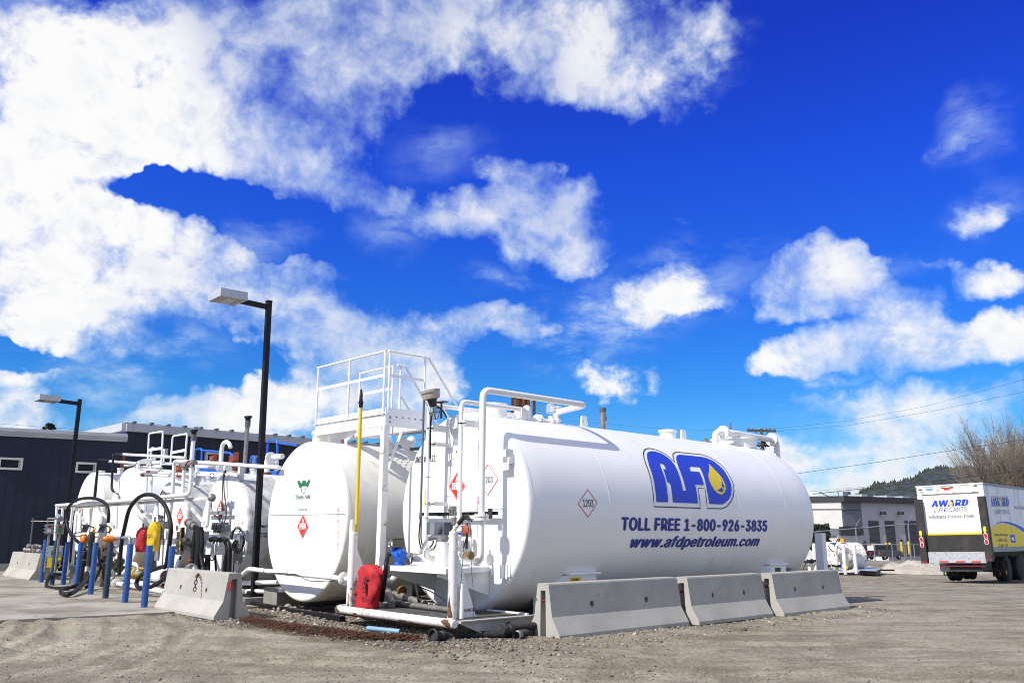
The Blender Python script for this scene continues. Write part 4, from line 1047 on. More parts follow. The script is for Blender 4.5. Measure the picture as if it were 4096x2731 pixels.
def bare_tree(px, py, ybase, Y, name, label, seed, stems=3, spread=.5):
    top = dp(px, py, Y); zg = float(gz(top.x, Y)); base = Vector((top.x, top.y, zg)); Ht = top.z-zg; rr = random.Random(seed)
    t = thing(name, label, 'tree', tuple(base), 'bare trees behind the box truck'); tr = MB(); br = MB(); cnt = [0]
    def seg(p, d, L, r, dep):
        n = 3 if dep > 0 else 6; q = p+d*L; mb = tr if dep == 0 else br
        mb.cyl(p, q, r, 5 if dep == 0 else 3, r*.72, cap=False); cnt[0] += 1
        if dep >= 6 or r < .006: return
        k = rr.choice((2, 3, 3)) if dep < 5 else 2
        for i in range(k):
            dd = (d+Vector((rr.gauss(0, .34), rr.gauss(0, .34), rr.gauss(.10, .2)))).normalized(); seg(p+d*L*rr.uniform(.55, 1), dd, L*rr.uniform(.62, .86), r*rr.uniform(.5, .68), dep+1)
        seg(q, (d+Vector((rr.gauss(0, .12), rr.gauss(0, .12), .06))).normalized(), L*.84, r*.70, dep+1 if dep else 1)
    for i in range(stems):
        d = Vector((rr.uniform(-spread, spread), rr.uniform(-spread, spread), 1.5)).normalized(); seg(base+Vector((rr.uniform(-.5, .5), rr.uniform(-.5, .5), -.2)), d, Ht*.25, Ht*.0085, 0)
    tr.build('trunk', BARK, t, None); br.build('branches', BARK, t, None)


bare_tree(3990, 1665, 2240, 85, 'bare_tree', 'leafless many stemmed tree rising just right of the truck roof corner', 11, 3, .3)
bare_tree(4040, 1655, 2240, 90, 'bare_tree', 'tall leafless tree above the middle of the truck side', 12, 3, .42)
bare_tree(4150, 1700, 2240, 88, 'bare_tree', 'leafless tree cut by the right photo edge', 13, 3, .45)
# twiggy undergrowth behind the truck
mb = MB(); r2 = random.Random(21)
for k in range(2400):
    px = r2.uniform(3860, 4220); c = dp(px, 2000, r2.uniform(82, 100)); hmax = (dp(px, 1915+10*math.sin(px*.05)-(px-3740)*.02, c.y).z+3)*r2.uniform(.45, 1.0); b = Vector((c.x, c.y, -3)); e = Vector((r2.gauss(0, .5), r2.gauss(0, .5), hmax)); w = Vector((.05, 0, 0)) if r2.random() < .5 else Vector((.03, .04, 0))
    m0 = b+e*.5+Vector((r2.gauss(0, .3), 0, 0)); mb.add([b-w, b+w, m0+w, b+e, m0-w], [(0, 1, 2, 4), (4, 2, 3)])
tag(mb.build('undergrowth', SHRUB, None, None), 'brown leafless undergrowth below the bare trees', 'shrubs', kind='stuff')


def heap(name, label, px, py, Y, rx, ry, h, m, seed):
    c = dp(px, py, Y); c.z = float(gz(c.x, c.y))-.05; n, k = 36, 20; vs = []; fs = []
    for j in range(k+1):
        for i in range(n):
            t = j/k; a = 2*math.pi*i/n; rr = t*(1+.2*math.sin(3*a+seed)); x, y = math.cos(a)*rx*rr, math.sin(a)*ry*rr
            z = h*(1-t)**.9*(1+float(fbm(np.array([x*1.3+seed]), np.array([y*1.3]), 4)[0])*.7)
            vs.append((c.x+x, c.y+y, c.z+max(z, -.02)+.02*math.sin(i*7+j*5)))
    for j in range(k):
        for i in range(n): fs.append((j*n+i, (j+1)*n+i, (j+1)*n+(i+1) % n, j*n+(i+1) % n))
    mb = MB(); mb.add(vs, fs); single(mb, name, m, label, 'dirt heap', base=tuple(c), smooth=60)


heap('dirt_heap', 'pale grey heap of loose dirt to the left of the truck', 3705, 2280, 46.5, 3.1, 1.6, .80, DIRTM, 1)
heap('dirt_bank', 'low brown dirt bank behind the blue covered pallet', 3555, 2275, 47.5, 3.0, 1.2, .55, DIRTB, 2)
heap('dirt_bank', 'small pale rubble heap beside the fence post', 3475, 2270, 48, 1.6, .8, .30, DIRTM, 3)


def utility_pole(px, ytop, Y, label, arms, scale=1.0, rot=.2):
    top = dp(px, ytop, Y); b = Vector((top.x, top.y, float(gz(top.x, Y))-.2)); t = thing('utility_pole', label, 'utility pole', tuple(b), 'wooden utility poles behind the tanks')
    mb = MB(); mb.cyl(b, top, .17, 10, .12); mb.build('pole', WOODP, t)
    ax = Vector((math.cos(rot), math.sin(rot), 0)); pts = []
    for dz, L in arms:
        m_ = MB(); c = top-UP*dz; m_.beam(c-ax*L/2, c+ax*L/2, .16, .18)
        m_.beam(c-ax*L*.28-UP*.0, c-UP*.55, .05, .04); m_.beam(c+ax*L*.28, c-UP*.55, .05, .04); ar = m_.build('crossarm', WOODP, t)
        for f in (-.46, -.3, .18, .3, .46):
            p = c+ax*L*f+UP*.09; m_ = MB(); m_.lathe(p, UP, [(0, .02), (.06, .02), (.07, .07), (.10, .08), (.13, .05), (.16, .06), (.19, .03), (.22, .01)], 8); m_.build('insulator', INSUL, ar); pts.append(p+UP*.2)
    return t, pts, ax


up1, wp1, ax1 = utility_pole(3046, 1713, 75, 'utility pole with stacked crossarms right above the far end of the big tank', [(.2, 2.7), (1.5, 1.3)])
up2, wp2, ax2 = utility_pole(2204, 1674, 90, 'utility pole crossarm just showing between the big tank valves', [(.15, 2.1)], rot=.15)
# dark transformer gear on the nearer pole
m_ = MB(); c = dp(3050, 1757, 74.8); m_.box(c-Vector((.35, 0, 0)), (.5, 0, 0), (0, .12, 0), (0, 0, .10)); m_.box(c+Vector((.25, 0, -.2)), (.28, 0, 0), (0, .1, 0), (0, 0, .16)); m_.build('switch_gear', BLACKM, up1)
m_ = MB(); a = dp(3036, 1772, 74.7); c = dp(3098, 1782, 74.7); m_.beam(a, c, .08, .10); m_.build('lower_arm', WOODP, up1)


def wire(pts, r, label, Ys):
    P = [dp(x, y, Y) for (x, y), Y in zip(pts, Ys)]; out = []
    for i in range(len(P)-1):
        for k in range(10):
            t = k/10; p = P[i]*(1-t)+P[i+1]*t; out.append(p)
    out.append(P[-1]); mb = MB(); mb.tube(out, r, 5); single(mb, 'power_line', CABLE, label, 'power line', 'overhead wires')


wire([(3252, 1975), (3500, 1948), (3800, 1915), (4200, 1868)], .024, 'thick overhead cable with a hanging loop ending above the warehouse', [60, 58, 56, 54])
wire([(3190, 1893), (3500, 1849), (3900, 1786), (4200, 1742)], .014, 'single wire crossing the clouds above the warehouse', [60, 58, 56, 54])
wire([(3060, 1718), (3380, 1684), (3700, 1625), (4200, 1490)], .009, 'upper of two wires rising right from the utility pole', [75, 70, 65, 60])
wire([(3072, 1728), (3400, 1700), (3750, 1640), (4200, 1545)], .010, 'lower of two wires rising right from the utility pole', [75, 70, 65, 60])
wire([(2240, 1680), (2480, 1700), (2740, 1722), (3010, 1716)], .009, 'thin wire sagging between the two utility poles', [90, 85, 80, 75])
wire([(3240, 1965), (3600, 1934), (4200, 1850)], .008, 'faint wire just above the thick overhead cable', [60, 58, 55])
wire([(-60, 1690), (250, 1712), (420, 1727)], .009, 'thin wire above the low navy roof', [60, 60, 60])
wire([(1560, 1782), (1640, 1768), (1700, 1755)], .009, 'wire seen through the stair opening beside the big tank', [60, 60, 60])
mb = MB(); c = dp(3330, 1972, 60); mb.smooth([c+Vector((x, 0, z)) for x, z in ((-.9, .12), (-.5, -.12), (0, -.28), (.35, -.2), (.42, 0), (.3, .1))], .025, 5); single(mb, 'cable_loop', CABLE, 'spare loop hanging from the thick overhead cable', 'cable')

# rusted chimney and vents standing beyond the big tank
def chimney():
    a = dp(2085, 1586, 24); w = .40; t = thing('rusty_chimney', 'square rusted brown chimney top behind the big tank pipes', 'chimney', (a.x, a.y, 0))
    m_ = MB(); cx = dp(2085, 1586, 24); cx = Vector((cx.x, cx.y, 0)); z1 = cx.z+a.z
    ax = Vector((math.cos(.3), math.sin(.3), 0)); ay = Vector((-math.sin(.3), math.cos(.3), 0))
    m_.box(cx+UP*z1/2, ax*w*.46, ay*w*.46, UP*z1/2); m_.build('stack', RUST, t)
    k = 0; first = None
    for i in range(5):
        m_ = MB(); s = (i-2)*.16; m_.box(cx+ax*s-ay*w*.48+UP*(z1-.55), ax*.035, ay*.03, UP*.55); m_.build('rib', RUST, t)
    for z in (.03, .5): m_ = MB(); m_.box(cx+UP*(z1-z), ax*w*.52, ay*w*.52, UP*.03); m_.build('band', RUST, t)


chimney()
for (px, yt, yb, Yd, r, lab, m) in ((2411, 1633, 1720, 20.5, .062, 'grey vent pipe with dark cap behind the big tank top, larger of two', GREYM), (2419, 1668, 1720, 21.5, .036, 'thin rust streaked vent pipe beside the larger grey one', WR)):
    top = dp(px, yt, Yd); b = Vector((top.x, top.y, float(gz(top.x, top.y)))); t = thing('vent_stack', lab, 'vent pipe', tuple(b), 'vents behind the big tank')
    m_ = MB(); m_.cyl(b, top-UP*.03, r, 14); m_.cyl(top-UP*.30, top-UP*.1, r*1.12, 14); m_.build('pipe', m, t)
    m_ = MB(); m_.lathe(top-UP*.08, UP, [(0, r*1.25), (.05, r*1.3), (.06, r*1.35), (.09, r*1.35)], 14); m_.build('cap', GREYP, t)

# ================================================================== STORAGE TANKS
def tank(name, label, C, R, L, yaw, mshell, mhead, k=.07, seams=(), headseam=None, clr=.15):
    a = Vector((math.cos(yaw), math.sin(yaw), 0)); q = Vector((math.sin(yaw), -math.cos(yaw), 0))
    t = thing(name, label, 'storage tank', (C.x, C.y, 0), 'horizontal fuel tanks in the row')
    prof = [(k*(1-math.cos(u)), R-k+k*math.sin(u)) for u in [i*math.pi/2/5 for i in range(6)]]
    prof += [(s, R) for s in np.linspace(.4, L-.4, 9)]+[(L-k*(1-math.cos(u)), R-k+k*math.sin(u)) for u in [math.pi/2-i*math.pi/2/5 for i in range(6)]]
    m = MB(); m.lathe(C, a, prof, 112, False, True); sh = m.build('shell', mshell, t, 40)
    m = MB(); m.lathe(C, -a, [(0, R-k), (.004, R*.8), (.006, R*.4)], 112, False, True); hd = m.build('tank_head', mhead, t, 40)
    for s in (k+.02,)+tuple(seams):
        m = MB(); m.lathe(C+a*(s-.012), a, [(0, R+.0002), (.008, R+.0032), (.016, R+.0032), (.024, R+.0002)], 112, False, False); m.build('weld_seam', mshell, t, 60)
    if headseam is not None:
        w = math.sqrt((R-k)**2-headseam**2); m = MB(); m.box(C-a*.008+UP*headseam, q*w, a*.006, UP*.006); m.build('head_seam', SEAM, t, None)
    for s in (L*.2, L*.8):
        m = MB(); c = C+a*s; pts = []
        for i in range(9):
            th = -math.pi/2+(i-4)*.16; pts.append(c+q*math.cos(th)*R*1.002+UP*math.sin(th)*R*1.002)
        w = abs((pts[0]-c).dot(q)); pts = [c+q*x+UP*0 for x in ()]+pts
        lo = [Vector((c+q*w).to_tuple()), Vector((c-q*w).to_tuple())]; lo = [Vector((p.x, p.y, 0)) for p in lo]
        poly = pts+([lo[0], lo[1]] if (pts[-1]-c).dot(q) > 0 else [lo[1], lo[0]]); m.prism([p-a*.12 for p in poly], a*.24); m.build('saddle', mshell, t, None)
    return t, sh, hd, a, q


T1, SH1, HD1, _, _ = tank('storage_tank', 'largest white fuel tank with big blue letters on its side and pipes over its front', C1, R1, L1, YAW, WC, WC, .085, (1.75, 3.55, 5.35, 6.95), None)
C2 = Vector((-3.6, 15.3, 1.52)); C3 = Vector((-5.93, 18.12, 1.325)); C4 = Vector((-8.0, 20.5, 1.31)); C5 = Vector((-10.02, 22.7, 1.53)); C6 = Vector((-12.39, 25.62, 1.65))
T2, SH2, HD2, A2, Q2 = tank('storage_tank', 'clean white tank under the stair platform, green crown emblem on its face', C2, 1.37, 8.2, .745, WY, WC, .05, (1.9, 3.8, 5.7), .10)
T3, SH3, HD3, A3, Q3 = tank('storage_tank', 'worn white tank just left of the near lamp post, coiled hose on its face', C3, 1.18, 6.5, .73, WO, W_, .05, (2.2,), -.0)
T4, SH4, HD4, A4, Q4 = tank('storage_tank', 'small white tank behind the pipe rack with a 1203 diamond on its face', C4, 1.16, 6.0, .73, WO, W_, .05, (2.0,), None)
T5, SH5, HD5, A5, Q5 = tank('storage_tank', 'white tank behind the red and yellow extinguisher covers, ladder hoops above', C5, 1.375, 6.0, .715, W_, W_, .07, (2.0,), None)
T6, SH6, HD6, A6, Q6 = tank('storage_tank', 'yellowed tank at the far left of the row against the navy wall', C6, 1.315, 3.6, .725, WY, WY, .07, (), None)

H1 = -A          # outward normal of the big tank's front head
hp = lambda px, py, off=.0: al(px, py, -off)       # point on a plane `off` in front of the big tank's face


def part(m, name, mt=None, parent=T1, smooth=35, **kw): return m.build(name, mt, parent, smooth, **kw)


# ---- side lettering and emblem of the big tank
def to_cyl(pts, sx=5.6, ox=2550, oy=1770): return [on_cyl(x/sx+ox, y/sx+oy, C1, R1) for x, y in pts]


LOGO = [(205,260),(220,225),(260,200),(310,192),(410,203),(520,240),(640,310),(740,390),(820,490),(880,610),(930,740),(975,900),(1010,1075),(1082,1080),(1040,900),(985,730),(930,590),(885,470),(862,370),(862,320),(885,285),(940,270),(1150,290),(1440,322),(1540,345),(1680,405),(1820,510),(1930,620),(2020,770),(2080,900),(2103,1040),(2090,1160),(2050,1260),(1980,1330),(1900,1380),(1605,1368),(1580,1200),(1540,1010),(1500,830),(1450,680),(1385,548),(1200,530),(1165,545),(1160,580),(1183,640),(1380,658),(1440,800),(1480,945),(1283,935),(1320,1130),(1350,1360),(792,1336),(770,1150),(728,900),(660,888),(620,740),(570,592),(632,597),(600,520),(560,475),(515,457),(495,480),(505,530),(550,640),(600,780),(640,950),(665,1130),(682,1332),(422,1325),(410,1180),(385,1000),(350,820),(300,640),(250,500),(215,370)]
LINEO = [(125,250),(135,200),(150,170),(185,140),(250,130),(360,145),(470,180),(590,240),(700,320),(790,400),(830,440),(800,360),(785,290),(795,250),(830,222),(890,212),(1150,238),(1430,268),(1570,310),(1700,375),(1850,480),(1980,620),(2080,780),(2140,930),(2158,1080),(2140,1200),(2080,1330),(1990,1430),(1890,1475),(1560,1470),(1540,1300),(1505,1025),(1350,1018),(1385,1240),(1408,1465),(365,1430),(355,1250),(335,1050),(300,850),(240,640),(180,480),(140,350)]
DROP = [(1588,472),(1700,590),(1820,710),(1900,820),(1950,920),(1968,1020),(1950,1100),(1905,1150),(1860,1162),(1800,1140),(1710,1060),(1640,940),(1590,830),(1577,740),(1590,660),(1600,590),(1597,530)]
CR1 = [(1855,800),(1880,850),(1910,930),(1925,985),(1922,1020),(1870,975),(1885,910),(1878,860)]
CR2 = [(1862,1008),(1920,1048),(1905,1085),(1870,1105),(1820,1090),(1760,1050),(1810,1052)]
poly = lambda pts: (to_cyl(pts), [list(range(len(pts)))])


def ribbon(pts, w):
    P = [Vector(p) for p in to_cyl(pts)]; n = len(P); vs = []
    for i in range(n):
        t = (P[(i+1) % n]-P[i-1]).normalized(); nn = Vector((-t.y, t.x)); vs += [tuple(P[i]+nn*w/2), tuple(P[i]-nn*w/2)]
    return vs, [[2*i, 2*((i+1) % n), 2*((i+1) % n)+1, 2*i+1] for i in range(n)]


emb = wrap_cyl([ribbon(LINEO, .017)], 'emblem_outline', BLKP, T1, C1, A, Q, R1, .007)
wrap_cyl([poly(LOGO)], 'emblem_letters', BLUEL, T1, C1, A, Q, R1, .007)
wrap_cyl([poly(DROP)], 'emblem_drop', YELP, T1, C1, A, Q, R1, .0095)
wrap_cyl([poly(CR1), poly(CR2)], 'emblem_highlight', BLUEL, T1, C1, A, Q, R1, .012)


def cyl_text(s, x0, yb, x1, yt, name, m, bold, shear=0.0, off=.007):
    u0, v0 = on_cyl(x0, yb, C1, R1); u1, _ = on_cyl(x1, yb, C1, R1); _, v1 = on_cyl(x0, yt, C1, R1)
    v, f = text2d(s, bold, shear); return [(u0+p[0]*(u1-u0), v0+p[1]*(v1-v0), p[2]) for p in v], f


Z2 = lambda x, y: (2460+x/3.675, 2040+y/3.675)
a_ = Z2(78, 298); b_ = Z2(2232, 298); c_ = Z2(78, 95)
wrap_cyl([cyl_text('TOLL FREE 1-800-926-3835', a_[0], a_[1], b_[0], c_[1], '', None, .05)], 'phone_lettering', BLUEK, T1, C1, A, Q, R1, .007)
a_ = Z2(200, 592); b_ = Z2(2085, 560); c_ = Z2(200, 372)
wrap_cyl([cyl_text('www.afdpetroleum.com', a_[0], a_[1], b_[0], c_[1], '', None, .045, .28)], 'web_lettering', BLUEK, T1, C1, A, Q, R1, .007)
dia = [(2349, 1955), (2389, 2010), (2351, 2070), (2311, 2014)]; D_ = [on_cyl(x, y, C1, R1) for x, y in dia]
cc = [sum(p[i] for p in D_)/4 for i in (0, 1)]; sc_ = lambda f: [(cc[0]+(p[0]-cc[0])*f, cc[1]+(p[1]-cc[1])*f) for p in D_]
o_, i_ = sc_(1), sc_(.93); v, f = text2d('1203', .008)
w_ = (D_[1][0]-D_[3][0])*.26
wrap_cyl([(o_+i_, [[0, 1, 5, 4], [1, 2, 6, 5], [2, 3, 7, 6], [3, 0, 4, 7]])], 'hazard_placard', REDL, T1, C1, A, Q, R1, .006)
wrap_cyl([([(cc[0]-w_+p[0]*2*w_, cc[1]-.055+p[1]*.11, p[2]) for p in v], f)], 'placard_number', BLKP, T1, C1, A, Q, R1, .008)

# ---- things printed on the front head
n_ = H1
red_placard(T1, hp(1828.4, 1943, .008), Q, UP, n_, .205, .215)
white_placard(T1, hp(1952, 1917.6, .008), Q, UP, n_, .228, .235)
m = MB(); O = hp(1658, 1851, .010); E_ = hp(1741.5, 1842, .010); text_into(m, 'UNIT # 5121', O, Q, UP, (E_-O).dot(Q), .10, .02); part(m, 'unit_lettering', BLKP, smooth=None)
m = MB(); m.use(GRYP)
for (px, py, hw, hh) in ((1826, 1817, .055, .075), (1826, 1861, .06, .085), (1846, 1836, .05, .07)):
    c = hp(px, py, .009)
    for s0, s1 in ((1, .96),):
        A4_ = [c+Q*hw, c+UP*hh, c-Q*hw, c-UP*hh]; B4_ = [c+Q*hw*s1, c+UP*hh*s1, c-Q*hw*s1, c-UP*hh*s1]
        for i in range(4): m.add([A4_[i], A4_[(i+1) % 4], B4_[(i+1) % 4], B4_[i]], [(0, 1, 2, 3)])
m.use(BLKP); c = hp(1825, 1811, .009); m.flat([c+Q*(x*.03)+UP*(y*.05) for x, y in FLAME]); c = hp(1804, 1843, .009); m.flat([c+Q*.012*math.cos(k)+UP*.016*math.sin(k) for k in [i*math.pi/5 for i in range(10)]]); m.flat([c+Q*.025+UP*.025, c+Q*.032+UP*.02, c+Q*.05+UP*.04, c+Q*.045+UP*.045])
part(m, 'hazard_pictograms', smooth=None)
m = MB(); m.use(WHTP); a = hp(1787, 1977, .008); b = hp(1808, 2025, .008); W, Hh = (b-a).dot(Q), a.z-b.z
m.flat([a, a+Q*W, a+Q*W-UP*Hh, a-UP*Hh]); m.use(GRYP); m.flat([a+H1*.002-UP*.01, a+H1*.002+Q*W-UP*.01, a+H1*.002+Q*W-UP*.04, a+H1*.002-UP*.04]); m.use(GRYP)
for i in range(8): m.flat([a+H1*.002+Q*W*.08-UP*(.06+i*.024), a+H1*.002+Q*W*(.92 if i % 3 else .7)-UP*(.06+i*.024), a+H1*.002+Q*W*(.92 if i % 3 else .7)-UP*(.068+i*.024), a+H1*.002+Q*W*.08-UP*(.068+i*.024)])
part(m, 'instruction_label', smooth=None)
m = MB(); m.box(hp(1866, 2036, .007), Q*.94, A*.004, UP*.005); part(m, 'head_seam', SEAM, smooth=None)
# small plates, lug and hook welded to the head
a, b = hp(1999, 2245, .006), hp(2041, 2307, .006); m = MB(); m.box((a+b)/2, Q*(b-a).dot(Q)/2, A*.005, UP*(a.z-b.z)/2); part(m, 'doubler_plate', WC)
c = hp(2012, 2285, .05); m = MB(); m.box(c, Q*.006, A*.05, UP*.09); m.box(c+A*.03, Q*.055, A*.005, UP*.10); part(m, 'plate_bracket', W_)
c = hp(2024, 1812, .10); m = MB(); m.box(c+A*.05, Q*.012, A*.07, UP*.045); m.box(c-UP*.10-A*.0, Q*.012, A*.10, UP*.12) if False else None
m.box(c+Q*.0-UP*.0-A*.02, Q*.06, A*.006, UP*.05); m.box(c-UP*.0+Q*.05+A*.02, Q*.006, A*.07, UP*.06); part(m, 'hook_bracket', W_)
c = hp(2031, 1852, .05); m = MB(); m.box(c, Q*.075, A*.05, UP*.006); m.box(c+H1*.05-UP*.05, Q*.075, A*.005, UP*.05); part(m, 'angle_bracket', W_)


def lug(C, ax, up, hw, h, th, name='lifting_lug', parent=T1, hr=.035, mt=WC):
    """plate with a round hole: outline ring to hole ring"""
    nrm = ax.cross(up).normalized(); out = []
    N = 24
    for k in range(N):
        t = 2*math.pi*k/N; x, y = math.cos(t), math.sin(t); sx = min(hw/abs(x) if abs(x) > 1e-6 else 9, (h/2)/abs(y) if abs(y) > 1e-6 else 9); taper = 1-.35*max(0, y)*abs(x)
        out.append((x*sx*(1.0 if y < 0 else taper), y*sx))
    hole = [(math.cos(2*math.pi*k/N)*hr, math.sin(2*math.pi*k/N)*hr+h*.08) for k in range(N)]
    m = MB(); P = lambda p, s: C+ax*p[0]+up*p[1]+nrm*s*th/2
    for s in (1, -1): m.add([P(p, s) for p in out]+[P(p, s) for p in hole], [(i, (i+1) % N, N+(i+1) % N, N+i) if s > 0 else (i, N+i, N+(i+1) % N, (i+1) % N) for i in range(N)])
    m.add([P(p, 1) for p in out]+[P(p, -1) for p in out], [(i, N+i, N+(i+1) % N, (i+1) % N) for i in range(N)])
    m.add([P(p, 1) for p in hole]+[P(p, -1) for p in hole], [(i, (i+1) % N, N+(i+1) % N, N+i) for i in range(N)])
    return m.build(name, mt, parent, 30)


lug(hp(1817, 1688, .10), Q, UP, .075, .20, .03, hr=.036)
topz = C1.z+R1
for px, py in ((2336, 1702), (2734, 1756)):
    P = pe(px, py, 0.0); s_ = (P-C1).dot(A); lug(t1(s_, 0, topz+.09), A, UP, .085, .24, .03)

# ---- pipes of the big tank
HR = .036


def pipe(path, r, name, mt=WC, bend=.10, parent=T1, clamps=()):
    m = MB(); m.tube(path, r, 16, bend, 6); o = m.build(name, mt, parent, 50); return o


o34 = .34
# left riser
pa = hp(1701.6, 2190, o34); pb = hp(1722, 1618, o34); qz = pb.z; qp = (pb-t1(0, 0, 0)).dot(Q); pend = pe(2068, 1662, qp)
s_end = (pend-C1).dot(A); riser = pipe([pa, Vector((pa.x, pa.y, qz)), t1(s_end, qp, qz-.0)], .034, 'left_riser_pipe')
# middle riser
pa = hp(1836, 2108, o34); pb = hp(1852, 1604, o34); qz2 = pb.z; qp2 = (hp(1844, 1700, o34)-t1(0, 0, 0)).dot(Q); pend = pe(2118, 1641, qp2); s2 = (pend-C1).dot(A)
pa = t1(-o34, qp2, pa.z)
pipe([pa, t1(-o34, qp2, qz2), t1(s2, qp2, qz2)], .036, 'middle_riser_pipe')
# big fill riser: up the front, along the side of the crown, across to the nozzle
o40 = .40; qp3 = (hp(1929.5, 1750, o40)-t1(0, 0, 0)).dot(Q); z3 = hp(1938, 1557, o40).z; pend = pe(2342, 1613, qp3); s3 = (pend-C1).dot(A)
zb = hp(1899, 2243, o40).z; lft = (hp(1652, 2237, o40)-t1(0, 0, 0)).dot(Q)
noz = pe(2225, 1655, 0.12); sn = (noz-C1).dot(A)
pipe([t1(-o40, lft, zb), t1(-o40, qp3, zb), t1(-o40, qp3, z3), t1(s3, qp3, z3), t1(sn, .12, z3-.02), t1(sn, .12, topz+.22)], .049, 'fill_pipe', bend=.13)
# left part of that header turns down through the shelf
m = MB(); zf = hp(1922, 2069, o40).z
for dz in (-.024, .024): m.flange(t1(-o40, qp3, zf+dz), UP, .105, .035, 8, 28)
part(m, 'pipe_flange', WR)
m = MB(); zn = topz+.24
for dz in (-.02, .022): m.flange(t1(sn, .12, zn+dz), UP, .10, .03, 8, 28)
m.lathe(t1(sn, .12, topz-.04), UP, [(0, .062), (.06, .062), (.07, .085), (.10, .085), (.11, .05), (.26, .05)], 20); part(m, 'nozzle', WR)
# manway stub, caps and valves along the crown
def on_top(px, py, pq=0.0): P = pe(px, py, pq); return (P-C1).dot(A)
s_ = on_top(1973, 1655); m = MB(); m.lathe(t1(s_, 0, topz-.05), UP, [(0, .215), (.22, .215), (.222, .235), (.25, .235), (.255, .20)], 36); part(m, 'manway', WC)
s_ = on_top(2672, 1745); m = MB(); m.lathe(t1(s_, 0, topz-.05), UP, [(0, .16), (.17, .16), (.172, .185), (.205, .185), (.215, .15)], 32); part(m, 'capped_nozzle', WC)
s_ = on_top(2824, 1770); m = MB(); m.lathe(t1(s_, 0, topz-.03), UP, [(0, .09), (.05, .09), (.06, .05), (.10, .045), (.12, .02)], 16); part(m, 'small_cap', BRASS)
s_ = on_top(2938, 1790); m = MB(); m.lathe(t1(s_, 0, topz-.06), UP, [(0, .46), (.18, .46), (.185, .50), (.215, .50), (.22, .49)], 48); part(m, 'round_manway', WC)
m = MB(); m.lathe(t1(s_+.55, .0, topz-.03), UP, [(0, .12), (.10, .12), (.10, .15), (.13, .15)], 18); part(m, 'small_nozzle', WC)
m = MB(); m.lathe(t1(s_+.05, -.1, topz+.1), UP, [(0, .014), (.42, .014)], 8); part(m, 'dip_rod', GREYP)
# vent loop at the far end
pq = .18; e1 = pe(2861, 1748, pq); s1_ = (e1-C1).dot(A); zt_ = pe(2880, 1729, pq).z
s4 = (pe(3106, 1769, pq)-C1).dot(A); zr = zt_-.02
pipe([t1(s1_, pq, topz-.05), t1(s1_, pq, zt_), t1(s1_+.5, pq+.12, zt_), t1(s4, pq+.0, zt_), t1(s4, pq, topz-.35)], .066, 'vent_loop_pipe', bend=.16)
m = MB(); m.flange(t1(s1_+.22, pq+.05, zt_), A, .14, .05, 8, 24); part(m, 'pipe_flange', WC); m = MB(); m.flange(t1(s4-.2, pq, zt_), A, .14, .05, 8, 24); part(m, 'pipe_flange', WC)
sp_ = (pe(2977, 1795, pq+.1)-C1).dot(A); m = MB(); m.cyl(t1(sp_, pq+.03, topz-.1), t1(sp_, pq+.03, zt_-.06), .038, 10); m.box(t1(sp_, pq+.03, zt_-.09), A*.12, Q*.05, UP*.012); part(m, 'pipe_post', WC)
m = MB(); m.tube([t1(sp_, pq+.03+math.cos(k)*.075, zt_+math.sin(k)*.075) for k in np.linspace(0, 2*math.pi, 15)], .008, 5); part(m, 'pipe_clamp', GREYP)
# valve cluster at the near end of the crown
zc = qz
m = MB(); m.lathe(t1(s_end+.02, qp, zc-.16), UP, [(0, .06), (.05, .085), (.12, .085), (.2, .075), (.26, .04)], 16); m.cyl(t1(s_end, qp, topz-.15), t1(s_end, qp, zc-.1), .045, 12); part(m, 'check_valve', WR)
m = MB(); m.lathe(t1(s2-.06, qp2, qz2-.2), UP, [(0, .05), (.06, .06), (.15, .07), (.22, .07), (.26, .05), (.28, .02)], 18); m.cyl(t1(s2-.06, qp2, topz-.25), t1(s2-.06, qp2, qz2-.15), .05, 12); part(m, 'relief_valve', WR)
m = MB(); sa = s2+.05
for k in (0, .05): m.flange(t1(sa+.17+k, qp2-.05, qz2-.14), A, .105, .03, 6, 22)
m.cyl(t1(sa-.1, qp2-.05, qz2-.14), t1(sa+.5, qp2-.05, qz2-.14), .05, 14); part(m, 'flanged_tee', WC)
m = MB(); m.lathe(t1(sa+.50, qp2-.05, topz-.06), UP, [(0, .08), (.06, .08), (.07, .05), (.12, .05)], 16); part(m, 'sight_glass_base', WC)
m = MB(); m.lathe(t1(sa+.5, qp2-.05, topz+.10), UP, [(0, .055), (.02, .085), (.13, .085), (.17, .06)], 16); part(m, 'sight_glass', CLEAR)
m = MB(); m.lathe(t1(sa+.5, qp2-.05, topz+.27), UP, [(0, .06), (.03, .04), (.05, .015), (.07, .012)], 12); part(m, 'sight_glass_cap', GREYP)
m = MB(); m.smooth([t1(sa-.02, qp2, qz2+.02), t1(sa-.02, qp2, qz2+.18), t1(sa+.08, qp2, qz2+.24), t1(sa+.2, qp2, qz2+.12), t1(sa+.27, qp2, qz2-.08), t1(sa+.2, qp2, qz2-.12)], .007, 6); part(m, 'small_tube', GALV)
m = MB(); m.box(t1(s2-.18, qp2+.05, (topz+qz2)/2-.05), A*.05, Q*.01, UP*.12); part(m, 'support_plate', WC)
# slender runs behind (second line on the crown)
pipe([t1(.5, -.55, topz+.12), t1(s2+.1, -.55, topz+.12)], .034, 'crown_pipe'); m = MB(); m.cyl(t1(1.0, -.55, topz-.15), t1(1.0, -.55, topz+.1), .02, 8); part(m, 'pipe_post', WC)

